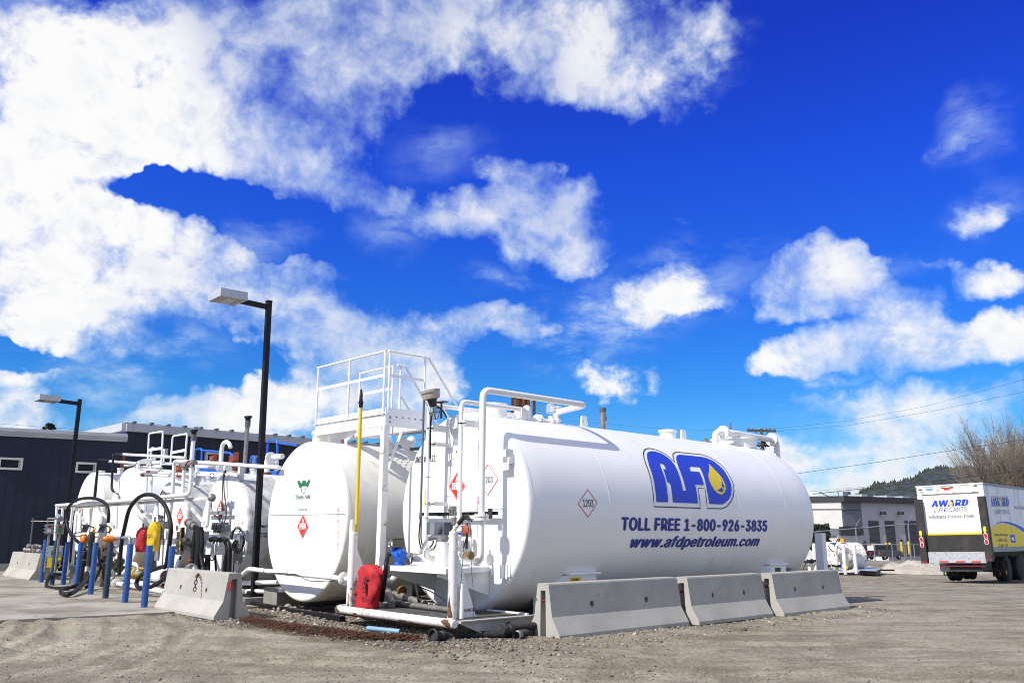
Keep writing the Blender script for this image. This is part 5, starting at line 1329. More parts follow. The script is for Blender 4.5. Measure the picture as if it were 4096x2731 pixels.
# ---- stand-off brackets and clamps
def bracket(px, py, qpos, off, rust=False, w=.05):
    z = hp(px, py, 0).z; m = MB(); m.box(t1(-off/2, qpos+.06, z), A*off/2, Q*.008, UP*w); m.box(t1(-.006, qpos+.06, z), A*.006, Q*.05, UP*(w+.03)); m.box(t1(-off, qpos+.03, z), A*.008, Q*.07, UP*.035)
    o = part(m, 'standoff_bracket', WR if rust else WC)
    m = MB(); m.tube([t1(-off+math.cos(k)*.045, qpos+math.sin(k)*.045, z) for k in np.linspace(0, 2*math.pi, 13)], .006, 5); m.cyl(t1(-off-.02, qpos+.04, z), t1(-off-.02, qpos+.13, z), .006, 6); part(m, 'u_bolt', BLACKM)


q1 = qp
bracket(1775, 1721, q1, o34); bracket(1741, 1787, q1, .30, True, .03); bracket(1736, 2017, q1, .30, True, .03); bracket(1884, 1704, qp2, o34)
for z in (hp(1707, 1907, o34).z, hp(1703, 2070, o34).z):
    m = MB(); m.tube([t1(-o34+math.cos(k)*.036, q1+math.sin(k)*.036, z) for k in np.linspace(0, 2*math.pi, 13)], .004, 5); part(m, 'cable_tie', CABLE)
# yellow and red direction arrows
m = MB(); a = hp(1700, 1958, o34+.037); b = hp(1699, 2010, o34+.037); m.use(YELP); m.flat([a-Q*.01, a+Q*.01, b+Q*.01, b-Q*.01]); m.flat([b-Q*.028, b+Q*.028, b-UP*.05]); part(m, 'flow_arrow', smooth=None)
m = MB(); a = hp(1914, 1985, o40+.053); b = hp(1914, 2006, o40+.053); m.use(REDL); m.flat([a-Q*.004, a+Q*.004, b+Q*.004, b-Q*.004]); m.flat([b-Q*.018, b+Q*.018, b-UP*.03]); part(m, 'flow_arrow', smooth=None)
# black channel strut
a, b = hp(1685, 2055, .12), hp(1988, 2053, .12); m = MB(); m.box((a+b)/2, Q*(b-a).dot(Q)/2, A*.022, UP*.024); part(m, 'channel_strut', BLACKM)
m = MB(); c = hp(1961, 2053, .17); m.box(c, Q*.045, A*.004, UP*.07); m.use(BLKP); m.box(c+H1*.006-UP*.01, Q*.012, A*.003, UP*.018) if False else None; part(m, 'white_tag', WC)
for px in (1764, 1930): 
    m = MB(); m.box(hp(px, 2056, .06), Q*.02, A*.05, UP*.03); part(m, 'strut_foot', GALV)
# conduit and floodlight
cz0 = hp(1683, 2072, .42); cz1 = hp(1696, 1588, .42); cb = t1(-.42, (cz1-t1(0, 0, 0)).dot(Q), cz0.z); ct = t1(-.42, (cz1-t1(0, 0, 0)).dot(Q), cz1.z+.05)
m = MB(); m.cyl(cb, ct, .0175, 12); m.cyl(cb-UP*.02, cb+UP*.07, .026, 10); part(m, 'conduit', CONDM)
lc = hp(1724, 1578, .45); LT = thing('floodlight', 'round beige floodlight with caged glass on top of the grey conduit', 'floodlight', tuple(cb))
ld_ = (UP*.97-Q*.08-A*.20).normalized()
m = MB(); m.lathe(lc-ld_*.07, ld_, [(0, .10), (.01, .132), (.09, .138), (.10, .150), (.135, .150), (.15, .11), (.155, .02)], 28); m.cyl(ct-UP*.02, lc-Q*.08-UP*.02, .02, 10); m.build('housing', BEIGE, LT)
m = MB(); m.lathe(lc-ld_*.20, ld_, [(0, .055), (.06, .062), (.14, .08)], 18); m.build('lamp_neck', DRTY, LT)
m = MB(); m.lathe(lc-ld_*.35, ld_, [(0, .03), (.03, .055), (.10, .062), (.16, .055)], 18); m.build('glass_globe', CLEAR, LT)
m = MB()
for k in range(4):
    e = frame(ld_)[1]*math.cos(k*math.pi/2)+frame(ld_)[2]*math.sin(k*math.pi/2); m.smooth([lc-ld_*.18+e*.07, lc-ld_*.28+e*.078, lc-ld_*.36+e*.045, lc-ld_*.385], .005, 5, 3)
m.tube([lc-ld_*.28+frame(ld_)[1]*math.cos(k)*.078+frame(ld_)[2]*math.sin(k)*.078 for k in np.linspace(0, 2*math.pi, 17)], .005, 5); m.build('wire_cage', BLACKM, LT)
m = MB(); a = hp(1766, 1608, .3); m.box(a+UP*.0, Q*.11, A*.05, UP*.006); m.cyl(a-UP*.25, a, .016, 8); part(m, 'rusty_bracket', RUST)
# black hoses and cables
m = MB(); m.smooth([hp(1720.5, 1835, .36), hp(1721.5, 1740, .38), hp(1724, 1680, .40), hp(1733, 1645, .40), hp(1751, 1629, .36), hp(1770, 1640, .25), hp(1786, 1668, .05)], .014, 8); part(m, 'black_hose', RUB)
for dx in (0, 8):
    m = MB(); m.smooth([hp(1682+dx*.3, 2072, .42), hp(1678+dx*.8, 2110, .42), hp(1676+dx, 2150, .40), hp(1682+dx, 2185, .34), hp(1692+dx*.6, 2212, .30)], .011, 7); part(m, 'signal_cable', CABLE)
m = MB(); m.smooth([hp(1695, 2208, .32), hp(1668, 2218, .38), hp(1650, 2232, .45), hp(1645, 2250, .55)], .014, 7); part(m, 'signal_cable', CABLE)
for k, (x0, x1) in enumerate(((1733, 1716), (1748, 1735))):
    m = MB(); m.smooth([hp(x0, 2160, .42), hp(x0-3, 2175, .44), hp(x1+2, 2190, .46), hp(x1-6, 2204, .46)], .013, 7); part(m, 'signal_cable', CABLE)

# ---- shelf carrying the metering set
zS = .86; qL, qR = -.56, .92; oS = .97
m = MB(); m.box(t1(-oS/2, (qL+.72)/2, zS-.035), A*oS/2, Q*(.72-qL)/2, UP*.035)
m.prism([t1(0, .72, zS-.07), t1(-oS, .72, zS-.07), t1(-oS, qR, zS-.07), t1(-oS*.72, qR, zS-.07)], UP*.07); part(m, 'shelf', WC)
for q0 in (.70, qL+.02):
    m = MB(); m.prism([t1(-.005, q0, zS-.07), t1(-oS*.97, q0, zS-.07), t1(-oS*.97, q0, zS-.11), t1(-.005, q0, zS-.40)], Q*.012); part(m, 'shelf_gusset', WC)
m = MB(); m.box(t1(-.45, .28, zS-.45), A*.012, Q*.012, UP*.38); part(m, 'shelf_leg', W_) if False else None
# meter: register box, body, dial
mp = lambda px, py, o=.78: hp(px, py, o)
bx_ = lambda m, c, q, a, u: m.box(c, Q*q, A*a, UP*u)
c = mp(1584, 2170); MT = thing('flow_meter', 'blue fuel flow meter with olive counter box on the left of the shelf', 'flow meter', tuple(t1(-.78, (c-t1(0, 0, 0)).dot(Q), zS)))
m = MB(); rx = (Q*.93-A*.37).normalized(); ry = (A*.93+Q*.37).normalized()
m.box(c, rx*.145, ry*.085, UP*.062); m.box(c+UP*.066, rx*.15, ry*.09, UP*.006); m.build('register_box', OLIVE, MT)
m = MB(); m.box(c-rx*.075-ry*.087+UP*.005, rx*.055, ry*.003, UP*.035); m.build('counter_window', BLKP, MT)
for k in range(4): m = MB(); m.box(c-rx*(.115-k*.027)-ry*.091-UP*.005, rx*.004, ry*.002, UP*.012); m.build('digit_wheel', WHTP, MT)
m = MB(); m.cyl(c-ry*.085+rx*.022, c-ry*.11+rx*.022, .033, 20); m.build('dial', GREYM, MT)
m = MB(); m.use(WHTP); m.box(c-ry*.087+rx*.095+UP*-.012, rx*.042, ry*.002, UP*.024); m.box(c-ry*.087-rx*.075-UP*.048, rx*.055, ry*.002, UP*.010); m.use(BLUEPALE); m.box(c-ry*.088+rx*.08+UP*.016, rx*.056, ry*.002, UP*.006); m.build('labels', None, MT, None)
cb_ = mp(1600, 2222); m = MB()
m.lathe(cb_-rx*.10+UP*.0, rx, [(0, .03), (.01, .075), (.05, .095), (.14, .10), (.19, .085), (.21, .05)], 22); m.lathe(Vector((cb_.x, cb_.y, zS)), UP, [(0, .085), (.02, .085), (.06, .07)], 20); m.lathe(Vector((c.x, c.y, c.z-.075))-rx*.03, -UP, [(0, .08), (.02, .085), (.03, .055), (.10, .06)], 20)
m.box(cb_-rx*.12+UP*.05, rx*.035, ry*.05, UP*.08); m.cyl(cb_+rx*.08+UP*.03, cb_+rx*.2+UP*.03, .05, 16); m.build('meter_body', BLUEM, MT)
m = MB()
for k in range(6): t = k*math.pi/3; p = cb_+rx*.105+(UP*math.cos(t)+ry*math.sin(t))*.085; m.cyl(p, p+rx*.02, .012, 6)
m.build('bolts', BLUEM, MT)
m = MB(); m.box(cb_-rx*.125-ry*.055+UP*.03, rx*.012, ry*.004, UP*.05); m.build('bracket', RUST, MT)
# tubes between meter and pump
pipe([mp(1640, 2219), mp(1668, 2217, .7), mp(1685, 2205, .66), mp(1702, 2165, .62), mp(1722, 2152, .58)], .022, 'stainless_tube', STAINL, .08)
m = MB(); m.smooth([mp(1717, 2154, .6), mp(1735, 2148, .58), mp(1762, 2152, .56)], .036, 12); part(m, 'grey_hose', GREYP)
m = MB(); m.cyl(mp(1632, 2220), mp(1646, 2219), .034, 12); part(m, 'tube_union', GREYM)
m = MB(); c = mp(1772, 2152, .55); m.box(c, Q*.05, A*.05, UP*.045); m.cyl(c-Q*.08, c-Q*.04, .05, 12); m.cyl(c+UP*.0+Q*.04, c+Q*.08, .045, 12); part(m, 'strainer_head', GREYM)
# filter canister and flange to its left
c = mp(1768, 2240, .55); c = Vector((c.x, c.y, zS)); m = MB(); m.lathe(c, UP, [(0, .10), (.03, .10), (.05, .105), (.22, .105), (.28, .085), (.34, .08), (.345, .06)], 26); part(m, 'filter_canister', WC)
m = MB(); m.lathe(c, UP, [(.225, .1065), (.31, .083)], 26, False, False); part(m, 'canister_label', GRYP) if False else None
m = MB(); cc_ = mp(1719, 2213, .52); m.cyl(mp(1700, 2209, .5), mp(1760, 2214, .54), .036, 14); part(m, 'pump_pipe', WC)
for px in (1711, 1721): m = MB(); m.flange(mp(px, 2212, .52), Q, .085, .026, 4, 22); part(m, 'pump_flange', WC)
m = MB(); m.box(mp(1741, 2206, .575), Q*.035, A*.003, UP*.007); part(m, 'yellow_tag', YELP)
# grey pump control box with round cover
a, b = mp(1717, 2088, .42), mp(1785, 2140, .42); c = (a+b)/2; W = (b-a).dot(Q)/2; Hh = (a.z-b.z)/2; PB = thing('control_box', 'grey junction box with round cover above the shelf', 'junction box', tuple(c-UP*Hh))
m = MB(); m.box(c+A*.05, Q*W, A*.09, UP*Hh); m.build('case', GREYP, PB); m = MB(); m.box(c+A*.0-Q*W*.33+H1*.045, Q*W*.28, A*.004, UP*Hh*.9); m.build('pale_side_panel', GALV, PB)
m = MB(); m.lathe(c+Q*W*.45+H1*.04, H1, [(0, Hh*.75), (.03, Hh*.75), (.05, Hh*.62), (.055, .02)], 26); m.build('round_cover', GREYP, PB)
m = MB(); m.tube([c+Q*W*.45+H1*.075+(Q*math.cos(k)+UP*math.sin(k))*Hh*.55 for k in np.linspace(0, 2*math.pi, 21)], .008, 5); m.build('cover_ring', BLACKM, PB)
# right-hand valve set
m = MB(); c = mp(1841, 2113, .34)
for dz in (.03, -.04, -.10): m.flange(t1(-.34, qp2, c.z+dz), UP, .09, .022, 4, 20)
part(m, 'valve_flanges', WR)
m = MB(); m.cyl(t1(-.34, qp2, c.z-.055), t1(-.34, qp2, c.z-.09), .085, 20); m.cyl(t1(-.34, qp2+.02, c.z-.07), t1(-.36, qp2+.13, c.z-.07), .03, 10); part(m, 'blue_valve', BLUEM)
pipe([t1(-.34, qp2, c.z-.11), t1(-.34, qp2, c.z-.22), t1(-.42, qp2-.26, c.z-.22)], .04, 'valve_elbow', WR, .08)
m = MB(); c2 = mp(1866, 2122, .40); m.lathe(c2, -A, [(0, .03), (.01, .075), (.03, .08), (.05, .05)], 16); m.box(c2+UP*.07, Q*.02, A*.015, UP*.04); m.tube([c2+Q*.02+UP*.06, c2+Q*.08+UP*.03, c2+Q*.09-UP*.05], .008, 6); part(m, 'rusty_lever', REDOX)
m = MB(); m.beam(mp(1868, 2132, .44), mp(1866, 2196, .46), .035, .014); m.beam(mp(1864, 2150, .44), mp(1855, 2192, .46), .012, .012); part(m, 'lever_rod', BLACKM)
m = MB(); m.cyl(mp(1822, 2190, .46), mp(1868, 2192, .46), .006, 6); part(m, 'link_rod', GALV)
m = MB(); m.cyl(mp(1828, 2216, .5), mp(1846, 2217, .52), .042, 14); part(m, 'outlet_pipe', WC)
m = MB(); a = mp(1846, 2217, .52); d_ = (mp(1896, 2220, .58)-a).normalized(); m.lathe(a, d_, [(0, .044), (.03, .052), (.09, .052), (.11, .04), (.13, .044)], 18); part(m, 'ball_valve', GREYM)
m = MB(); m.lathe(a+d_*.13, d_, [(0, .045), (.03, .05), (.10, .054), (.11, .058), (.14, .058), (.15, .045)], 18); part(m, 'brass_cap', BRASS)
m = MB(); c = mp(1812, 2040, .30); m.box(c, Q*.035, A*.04, UP*.06); m.cyl(c+H1*.04-Q*.02, c+H1*.07-Q*.02, .022, 12); m.cyl(c-UP*.0+Q*.05, c+Q*.05-UP*.35, .012, 6); part(m, 'switch_box', GREYM)
m = MB(); c = mp(1816, 2082, .36); m.box(c, Q*.035, A*.03, UP*.05); m.cyl(c-UP*.05, c-UP*.12, .015, 8); m.cyl(c-Q*.03, c-Q*.07+UP*.01, .012, 6); part(m, 'solenoid', GREYM)
# thin loose wire hanging from the nozzle
m = MB(); m.smooth([hp(1868, 2075, .9), hp(1880, 2100, .85), hp(1880, 2160, .8), hp(1884, 2230, .8), hp(1888, 2300, .8), hp(1893, 2350, .85)], .004, 5); part(m, 'loose_wire', CABLE)
m = MB(); m.smooth([hp(1850, 2075, 1.0), hp(1853, 2200, 1.0), hp(1846, 2300, 1.02), hp(1838, 2400, 1.05), hp(1838, 2500, 1.1), hp(1870, 2515, 1.0), hp(1893, 2490, .9), hp(1892, 2360, .85)], .004, 5); part(m, 'loose_wire', CABLE)

# ---- skid: runners, bumper pipe, grating, guard posts
zk = .24; skid_l, skid_r = -1.42, 1.42
for q0 in (skid_l, skid_r-.0):
    m = MB(); web = [t1(-1.15, q0, zk-.02), t1(-.62, q0, .0), t1(L1+.1, q0, 0.0), t1(L1+.1, q0, zk-.02)]; m.prism([p-Q*.006 for p in web], Q*.012)
    m.prism([t1(-1.15, q0-.05, zk-.015), t1(L1+.1, q0-.05, zk-.015), t1(L1+.1, q0-.05, zk+.0), t1(-1.15, q0-.05, zk)], Q*.1)
    m.prism([t1(-1.15, q0-.05, zk-.03), t1(-.62, q0-.05, .0), t1(-.62, q0-.05, .015), t1(-1.15, q0-.05, zk-.015)], Q*.1); part(m, 'skid_runner', SKD, label='grimy pale steel skid runner, cut slanted at its front end')
bl_, br_ = t1(-1.2, -1.36, .205), t1(-1.2, 1.42, .205)
m = MB(); m.lathe(bl_, Q, [(0, .03), (.006, .05), (.02, .056)]+[(x, .056) for x in np.linspace(.1, 2.68, 6)]+[(2.76, .056), (2.775, .05), (2.78, .02)], 24); part(m, 'bumper_pipe', WRR)
m = MB(); m.box(t1(-1.14, .03, .15), Q*1.36, A*.012, UP*.03); part(m, 'bumper_web', RUST)  # brown strip whose dark tone also stands for shade under the bumper
m = MB(); m.box(t1(-.6, skid_l+.05, zk+.01), A*.55, Q*.03, UP*.012); m.box(t1(.1, 0, zk+.012), A*.02, Q*1.4, UP*.012); part(m, 'grating_frame', WC)
m = MB(); nb = 44
for i in range(nb):
    s = -1.12+i*.027; m.box(t1(s, 0, zk-.012), A*.003, Q*1.36, UP*.016)
for i in range(26): m.box(t1(-.53, -1.3+i*.104, zk), A*.6, Q*.003, UP*.004)
part(m, 'deck_grating', GRATE, smooth=None, kind='stuff')
m = MB(); m.box(t1(-.5, 0, .06), A*.02, Q*1.35, UP*.05); m.box(t1(.3, 0, .1), A*.02, Q*1.35, UP*.09); part(m, 'cross_member', GREYM)
for nm_, px, pt_, q0, gp_ in (('guard_post', 1808, 2124, .94, 1), ('guard_post', 1401, 2128, -1.24, 0)):
    b = pl(px, 2465 if gp_ else 2414, t1(-1.03, 0, 0), A); qq = (b-t1(0, 0, 0)).dot(Q); b = t1(-1.03, qq, zk); top = al(px+(1 if gp_ else 5), pt_, -1.03); r = .061 if gp_ else .062
    m = MB(); m.lathe(b, UP, [(0, r), (top.z-b.z-.01, r), (top.z-b.z, r*.85), (top.z-b.z+.002, .01)], 22); part(m, nm_, WRR if gp_ else WR)
    m = MB(); h1 = al(px, 2194 if gp_ else 2178, -1.0).z; m.prism([t1(-.98, qq-.008, h1), t1(-.62 if gp_ else -.55, qq-.008, zk), t1(-.98, qq-.008, zk)], Q*.016); g_ = part(m, 'post_gusset', WC)
    if gp_:
        m = MB(); m.use(REDD); O = t1(-.83, qq+.013, zk+.075); text_into(m, 'ROUND ROD', O, A, UP, .19, .042, .015); m.build('gusset_lettering', None, g_, None)
        m = MB(); m.cyl(t1(-.93, qq+.07, zk), t1(-.93, qq+.07, zk+.44), .032, 14); part(m, 'rod_sleeve', WC)
        a = top; e = al(1841, 2085, -1.06); m = MB(); m.cyl(a-UP*.02, e, .026, 14); part(m, 'nozzle_holder', WC)
        m = MB(); dd_ = (e-a).normalized(); sdv = Q
        m.smooth([e-dd_*.04, e+dd_*.05, e+dd_*.11+UP*.0], .03, 8)
        for k in range(5): m.smooth([e+dd_*.06, e+dd_*.12+sdv*(.02+k*.012)-UP*k*.008, e+dd_*.14+sdv*(.06+k*.02)-UP*(k*.02-.01)], .011, 6)
        G_ = m.build('tape_wrap', DRTY, T1)
    else:
        m = MB(); m.lathe(top, UP, [(0, .034), (.16, .032), (.19, .02), (.195, .005)], 14); part(m, 'post_stub', WC)
        m = MB(); c = al(1410, 2368, -1.1); m.tube([c-Q*.06+UP*.05, c+Q*.0+UP*.045, c+Q*.05, c+Q*.09-UP*.02], .012, 6); m.ball(c+Q*.06-UP*.01, .028, 8, 6); part(m, 'padlock', RUST)
# rust patches where the paint has gone
def rust_patch(c, ax, e1, e2, r, prof, name='rust_patch'):
    """prof: (distance along axis, angle from, angle to) on a tube of radius r"""
    m = MB(); n = 7; rs = []
    for d, a0, a1 in prof: rs.append([c+ax*d+(e1*math.cos(a0+(a1-a0)*k/n)+e2*math.sin(a0+(a1-a0)*k/n))*(r+.0016) for k in range(n+1)])
    m.rings(rs, False, False, False); return part(m, name, RUST, smooth=None)


pb_ = t1(-1.03, (pl(1808, 2465, t1(-1.03, 0, 0), A)-t1(0, 0, 0)).dot(Q), zk)
rust_patch(pb_, UP, -A, Q, .061, [(.02, -.2, .9), (.05, -.45, .95), (.09, -.5, .8), (.14, -.35, .6), (.18, -.3, .5), (.22, -.1, .35), (.27, 0, .25), (.30, .08, .14)])
pb_ = t1(-1.03, (pl(1401, 2414, t1(-1.03, 0, 0), A)-t1(0, 0, 0)).dot(Q), zk)
rust_patch(pb_, UP, -A, Q, .062, [(.0, .15, .75), (.05, .25, .6), (.1, .3, .5), (.16, .32, .48), (.2, .36, .42)])
for d0, prof in ((2.55, [(0, .3, .6), (.04, -.1, 1.2), (.09, -.6, .9), (.13, -1.1, 1.1), (.16, -.9, .4), (.2, -.3, .1)]), (.02, [(0, -.2, .8), (.04, -.5, .9), (.08, -.7, .2), (.12, -.6, -.3)]), (.5, [(0, -.7, -.4), (.05, -.8, -.2), (.1, -.7, -.4)]), (1.6, [(0, -.9, -.6), (.1, -1.0, -.4), (.2, -.9, -.6)])):
    rust_patch(bl_+Q*d0, Q, -A, UP, .056, prof)
# pipes on the deck
pipe([gp(1500, 2420, .30)+A*.3, gp(1484, 2398, .32)+A*.3+UP*.12, al(1530, 2358, .05), al(1700, 2415, -.10)], .055, 'drain_pipe', GREYM, .16)
m = MB(); c = al(1607, 2362, .0); d_ = (al(1700, 2415, -.10)-al(1530, 2358, .05)).normalized(); m.cyl(c-d_*.03, c+d_*.03, .078, 18); part(m, 'rusty_coupling', RUST)
m = MB(); a, b = gp(1592, 2412, zk+.05), gp(1800, 2438, zk+.05); m.cyl(a, b, .04, 14); m.cyl(a-(b-a).normalized()*.06, a+(b-a).normalized()*.1, .05, 12); part(m, 'suction_tube', GREYM)
m = MB(); m.smooth([al(1652, 2314, -.30), al(1680, 2345, -.4), al(1715, 2360, -.5), al(1750, 2380, -.7), al(1785, 2403, -.85)], .008, 6); part(m, 'signal_cable', CABLE)
# hose from the meter down to the deck
m = MB(); m.smooth([al(1562, 2213, -.80), al(1552, 2222, -.84), al(1546, 2250, -1.0), al(1540, 2300, -1.0), al(1534, 2350, -.9), al(1526, 2402, -.8)], .035, 12); part(m, 'delivery_hose', RUB)
m = MB(); m.smooth([al(1655, 2306, -.2), al(1664, 2350, -.25), al(1675, 2403, -.35)], .018, 8); part(m, 'black_hose', RUB)

# ---- saddle boxes on the side of the big tank
def saddle_box(x0, x1, yt, yb, qq, label, stop):
    a, b = pe(x0, yt, qq), pe(x1, yb, qq); s0, s1 = (a-C1).dot(A), (b-C1).dot(A); zt, zb = a.z, 0.02
    t = thing('valve_box', label, 'valve box', tuple(t1(s0, qq-.2, 0)), 'white boxes at the foot of the big tank')
    m = MB(); m.box(t1((s0+s1)/2, qq-.22, (zt+zb)/2), A*(s1-s0)/2, Q*.22, UP*(zt-zb)/2); m.build('box', WC, t)
    m = MB(); m.prism([t1(s0-.03, qq+.04, zt), t1(s1+.06, qq+.04, zt), t1(s1+.06, qq-.3, zt+.0), t1(s0-.03, qq-.3, zt)], UP*.025); m.build('lid', WC, t)
    m = MB(); m.prism([t1(s0, qq, zt), t1(s0-.3, qq-.45, zt-.1), t1(s0-.3, qq-.45, zb), t1(s0, qq, zb)], Q*.01); m.build('side_flare', WC, t)
    if stop:
        m = MB(); m.use(YELP); O = pe(2275, 2331, qq)+Q*.004; e = pe(2323.5, 2331, qq)+Q*.004; h = pe(2275, 2309, qq).z-O.z; w = (e-O).dot(A)
        m.flat([O, O+A*w, O+A*w+UP*h, O+UP*h]); m.use(REDD); text_into(m, 'STOP', O+A*w*.24+UP*h*.26+Q*.003, A, UP, w*.54, h*.58, .04); m.flat([O+A*w*.3+Q*.003+UP*h*.03, O+A*w*.9+Q*.003+UP*h*.03, O+A*w*.9+Q*.003+UP*h*.09, O+A*w*.3+Q*.003+UP*h*.09]); m.build('stop_sticker', None, t, None)
    else:
        m = MB(); O = pe(3101, 2285, qq)+Q*.004; e = pe(3121, 2269, qq)+Q*.004; m.box((O+e)/2, A*(e-O).dot(A)/2, Q*.004, UP*(e.z-O.z)/2); m.build('dark_vent', BLKP, t)


saddle_box(2277, 2386, 2298, 2335, 1.28, 'white box with a yellow STOP sticker at the foot of the big tank', True)
saddle_box(3078, 3145, 2259, 2292, 1.28, 'white box with a small dark square vent near the far end of the big tank', False)
m = MB(); c = pe(3162, 2284, 1.2); c.z -= .02; m.box(c, A*.10, Q*.06, UP*.05); m.box(c+UP*.06+A*.02, A*.07, Q*.05, UP*.02); m.box(c-UP*.3, A*.06, Q*.05, UP*.27); single(m, 'concrete_lump', BEIGE, 'small beige lump beside the white vented box', 'rubble')
# slender square column past the far end
a = dp(3280, 2131, 19.5); m = MB(); b = Vector((a.x, a.y, 0)); m.box(b+UP*a.z/2, A*.085, Q*.085, UP*a.z/2); m.box(b+UP*.1, A*.16, Q*.16, UP*.02); single(m, 'square_column', W_, 'plain white square column standing past the far end of the big tank', 'column', base=tuple(b))

# ================================================================== STAIR PLATFORM OVER THE SECOND TANK
def platform():
    t = thing('access_platform', 'white steel platform with railings and stair standing over the second tank', 'platform', tuple(t1(-.23, -1.7, 0)))
    a0, a1, q0, q1, zb, zt = -.23, .64, -1.70, -3.92, 3.07, 3.27
    b_ = lambda m, name, mt=WC, **k: m.build(name, mt, t, 35, **k)
    m = MB(); m.box(t1(a0, q0, zb/2), A*.055, Q*.055, UP*zb/2); m.box(t1(a0, q0, .01), A*.12, Q*.12, UP*.01); b_(m, 'column', WR)
    m = MB(); m.beam(t1(a0-.02, q0+.03, zb+.09), t1(a0-.02, q1, zb+.09), .04, .20); m.beam(t1(a0-.045, q0+.03, zb+.19), t1(a0-.045, q1-.03, zb+.19), .05, .012); b_(m, 'deck_beam', W_)
    m = MB(); m.beam(t1(a0-.02, q0+.03, zt+.045), t1(a0-.02, q1, zt+.045), .008, .10); m.beam(t1(a0, q0+.04, zt+.045), t1(a1, q0+.04, zt+.045), .008, .10); b_(m, 'toe_board', WC)
    m = MB(); m.beam(t1(a0-.03, q0+.02, zb+.09), t1(a1, q0+.02, zb+.09), .04, .20); b_(m, 'deck_beam', WC)
    m = MB(); m.beam(t1(a1, q0, zb+.09), t1(a1, q1, zb+.09), .04, .20); b_(m, 'deck_beam', W_)
    m = MB(); m.beam(t1(a0, q1, zb+.09), t1(a1, q1, zb+.09), .04, .20); b_(m, 'deck_beam', W_)
    for i in range(6): m = MB(); c = t1(a0+.06+i*.13, q0+.045, zt-.05); m.cyl(c, c+Q*.006, .011, 8); b_(m, 'bolt_hole', HOLE)
    for z in (-.02, -.09): m = MB(); c = t1(a0+.06, q0+.04, zt-.05+z); m.cyl(c, c+Q*.02, .016, 6); b_(m, 'bolt', GALV)
    # expanded-metal deck, open mesh
    m = MB(); n1, n2 = 42, 13
    for i in range(n1):
        q = q0+(q1-q0)*(i+.5)/n1; pts = [t1(a0+(a1-a0)*k/n2, q+(.018 if k % 2 else -.018), zt-.01) for k in range(n2+1)]
        for k in range(n2): m.beam(pts[k], pts[k+1], .007, .012)
    o = b_(m, 'deck_mesh', GALV, kind='stuff')
    zr = 4.335; zm = 3.92
    rail = lambda p, q, r=.02, nm='handrail': b_(MB().cyl(p, q, r, 14), nm, WB)
    post = lambda a, q, z1=zr, z0=zt-.04, r=.02: b_(MB().cyl(t1(a, q, z0), t1(a, q, z1), r, 14), 'rail_post', WB)
    flatb = lambda p, q, h=.05: b_(MB().beam(p, q, .008, h), 'mid_rail', WB)
    for q in (q0-.02, -2.82, -3.90): post(a0-.04, q)
    post(a0+.03, q0+.02); post(.55, q0+.02)
    rail(t1(a0-.04, q0, zr), t1(a0-.04, -3.92, zr)); rail(t1(a0, q0+.02, zr), t1(.62, q0+.02, zr))
    flatb(t1(a0-.04, q0, zm), t1(a0-.04, -3.9, zm)); flatb(t1(a0, q0+.02, zm), t1(.55, q0+.02, zm))
    # back side
    for q in (-2.78, -3.88): post(a1, q)
    rail(t1(a1, -2.75, zr), t1(a1, -3.9, zr)); flatb(t1(a1, -2.78, zm), t1(a1, -3.9, zm))
    post(.70, -2.62)
    # stair down between the tanks
    sl = lambda q: (rail(t1(.62, q, zr), t1(.80, q, zr)) if q < -2 else None, rail(t1(.80 if q < -2 else .62, q, zr), t1(3.3, q, 1.15)), b_(MB().beam(t1(.72, q, zm-.15), t1(3.3, q, .62), .008, .045), 'stair_mid_rail', WC))
    sl(-1.68); sl(-2.62)
    for q in (-1.70, -2.60):
        m = MB(); m.prism([t1(.62, q, zt), t1(.62, q, zb-.05), t1(3.1, q, 0), t1(3.45, q, 0)], Q*.01); b_(m, 'stair_stringer', WC); rp_ = b_(MB().cyl(t1(2.6, q, .75), t1(2.6, q, 1.95), .02, 8), 'rail_post', WC)
    for i in range(11):
        f = (i+.7)/11.5; m = MB(); c = t1(.66+2.7*f, -2.15, zt*(1-f)+.02); m.box(c, A*.11, Q*.44, UP*.02)
        for k in range(8): m.box(c+UP*.022+A*(k-3.5)*.028, A*.004, Q*.44, UP*.004)
        b_(m, 'stair_tread', GREYP)
    # knee braces down to the tank
    for (ax_, qa, qb) in ((a0+.06, -2.72, -3.02), (a0+.5, -1.9, -2.35)):
        top = t1(ax_, qa, zb); th = math.acos(min(1, abs(qb+3.51)/1.37)); bot = t1(ax_+.02, qb, 1.52+1.37*math.sin(th)+.12)
        m = MB(); m.beam(top, bot, .07, .012, A); b_(m, 'knee_brace', W_); m = MB(); m.box(bot-UP*.06, A*.01, Q*.03, UP*.09); m.cyl(bot-A*.03, bot+A*.03, .018, 8); b_(m, 'brace_foot', WC)
    # small box legs standing on the crown
    for (aa, qq, w) in ((.0, -3.75, .09), (-.1, -3.95, .12)):
        m = MB(); m.box(t1(aa, qq, 2.98), A*w, Q*w, UP*.13); m.box(t1(aa, qq, 3.11), A*(w+.02), Q*(w+.02), UP*.01); b_(m, 'support_box', WC)


platform()
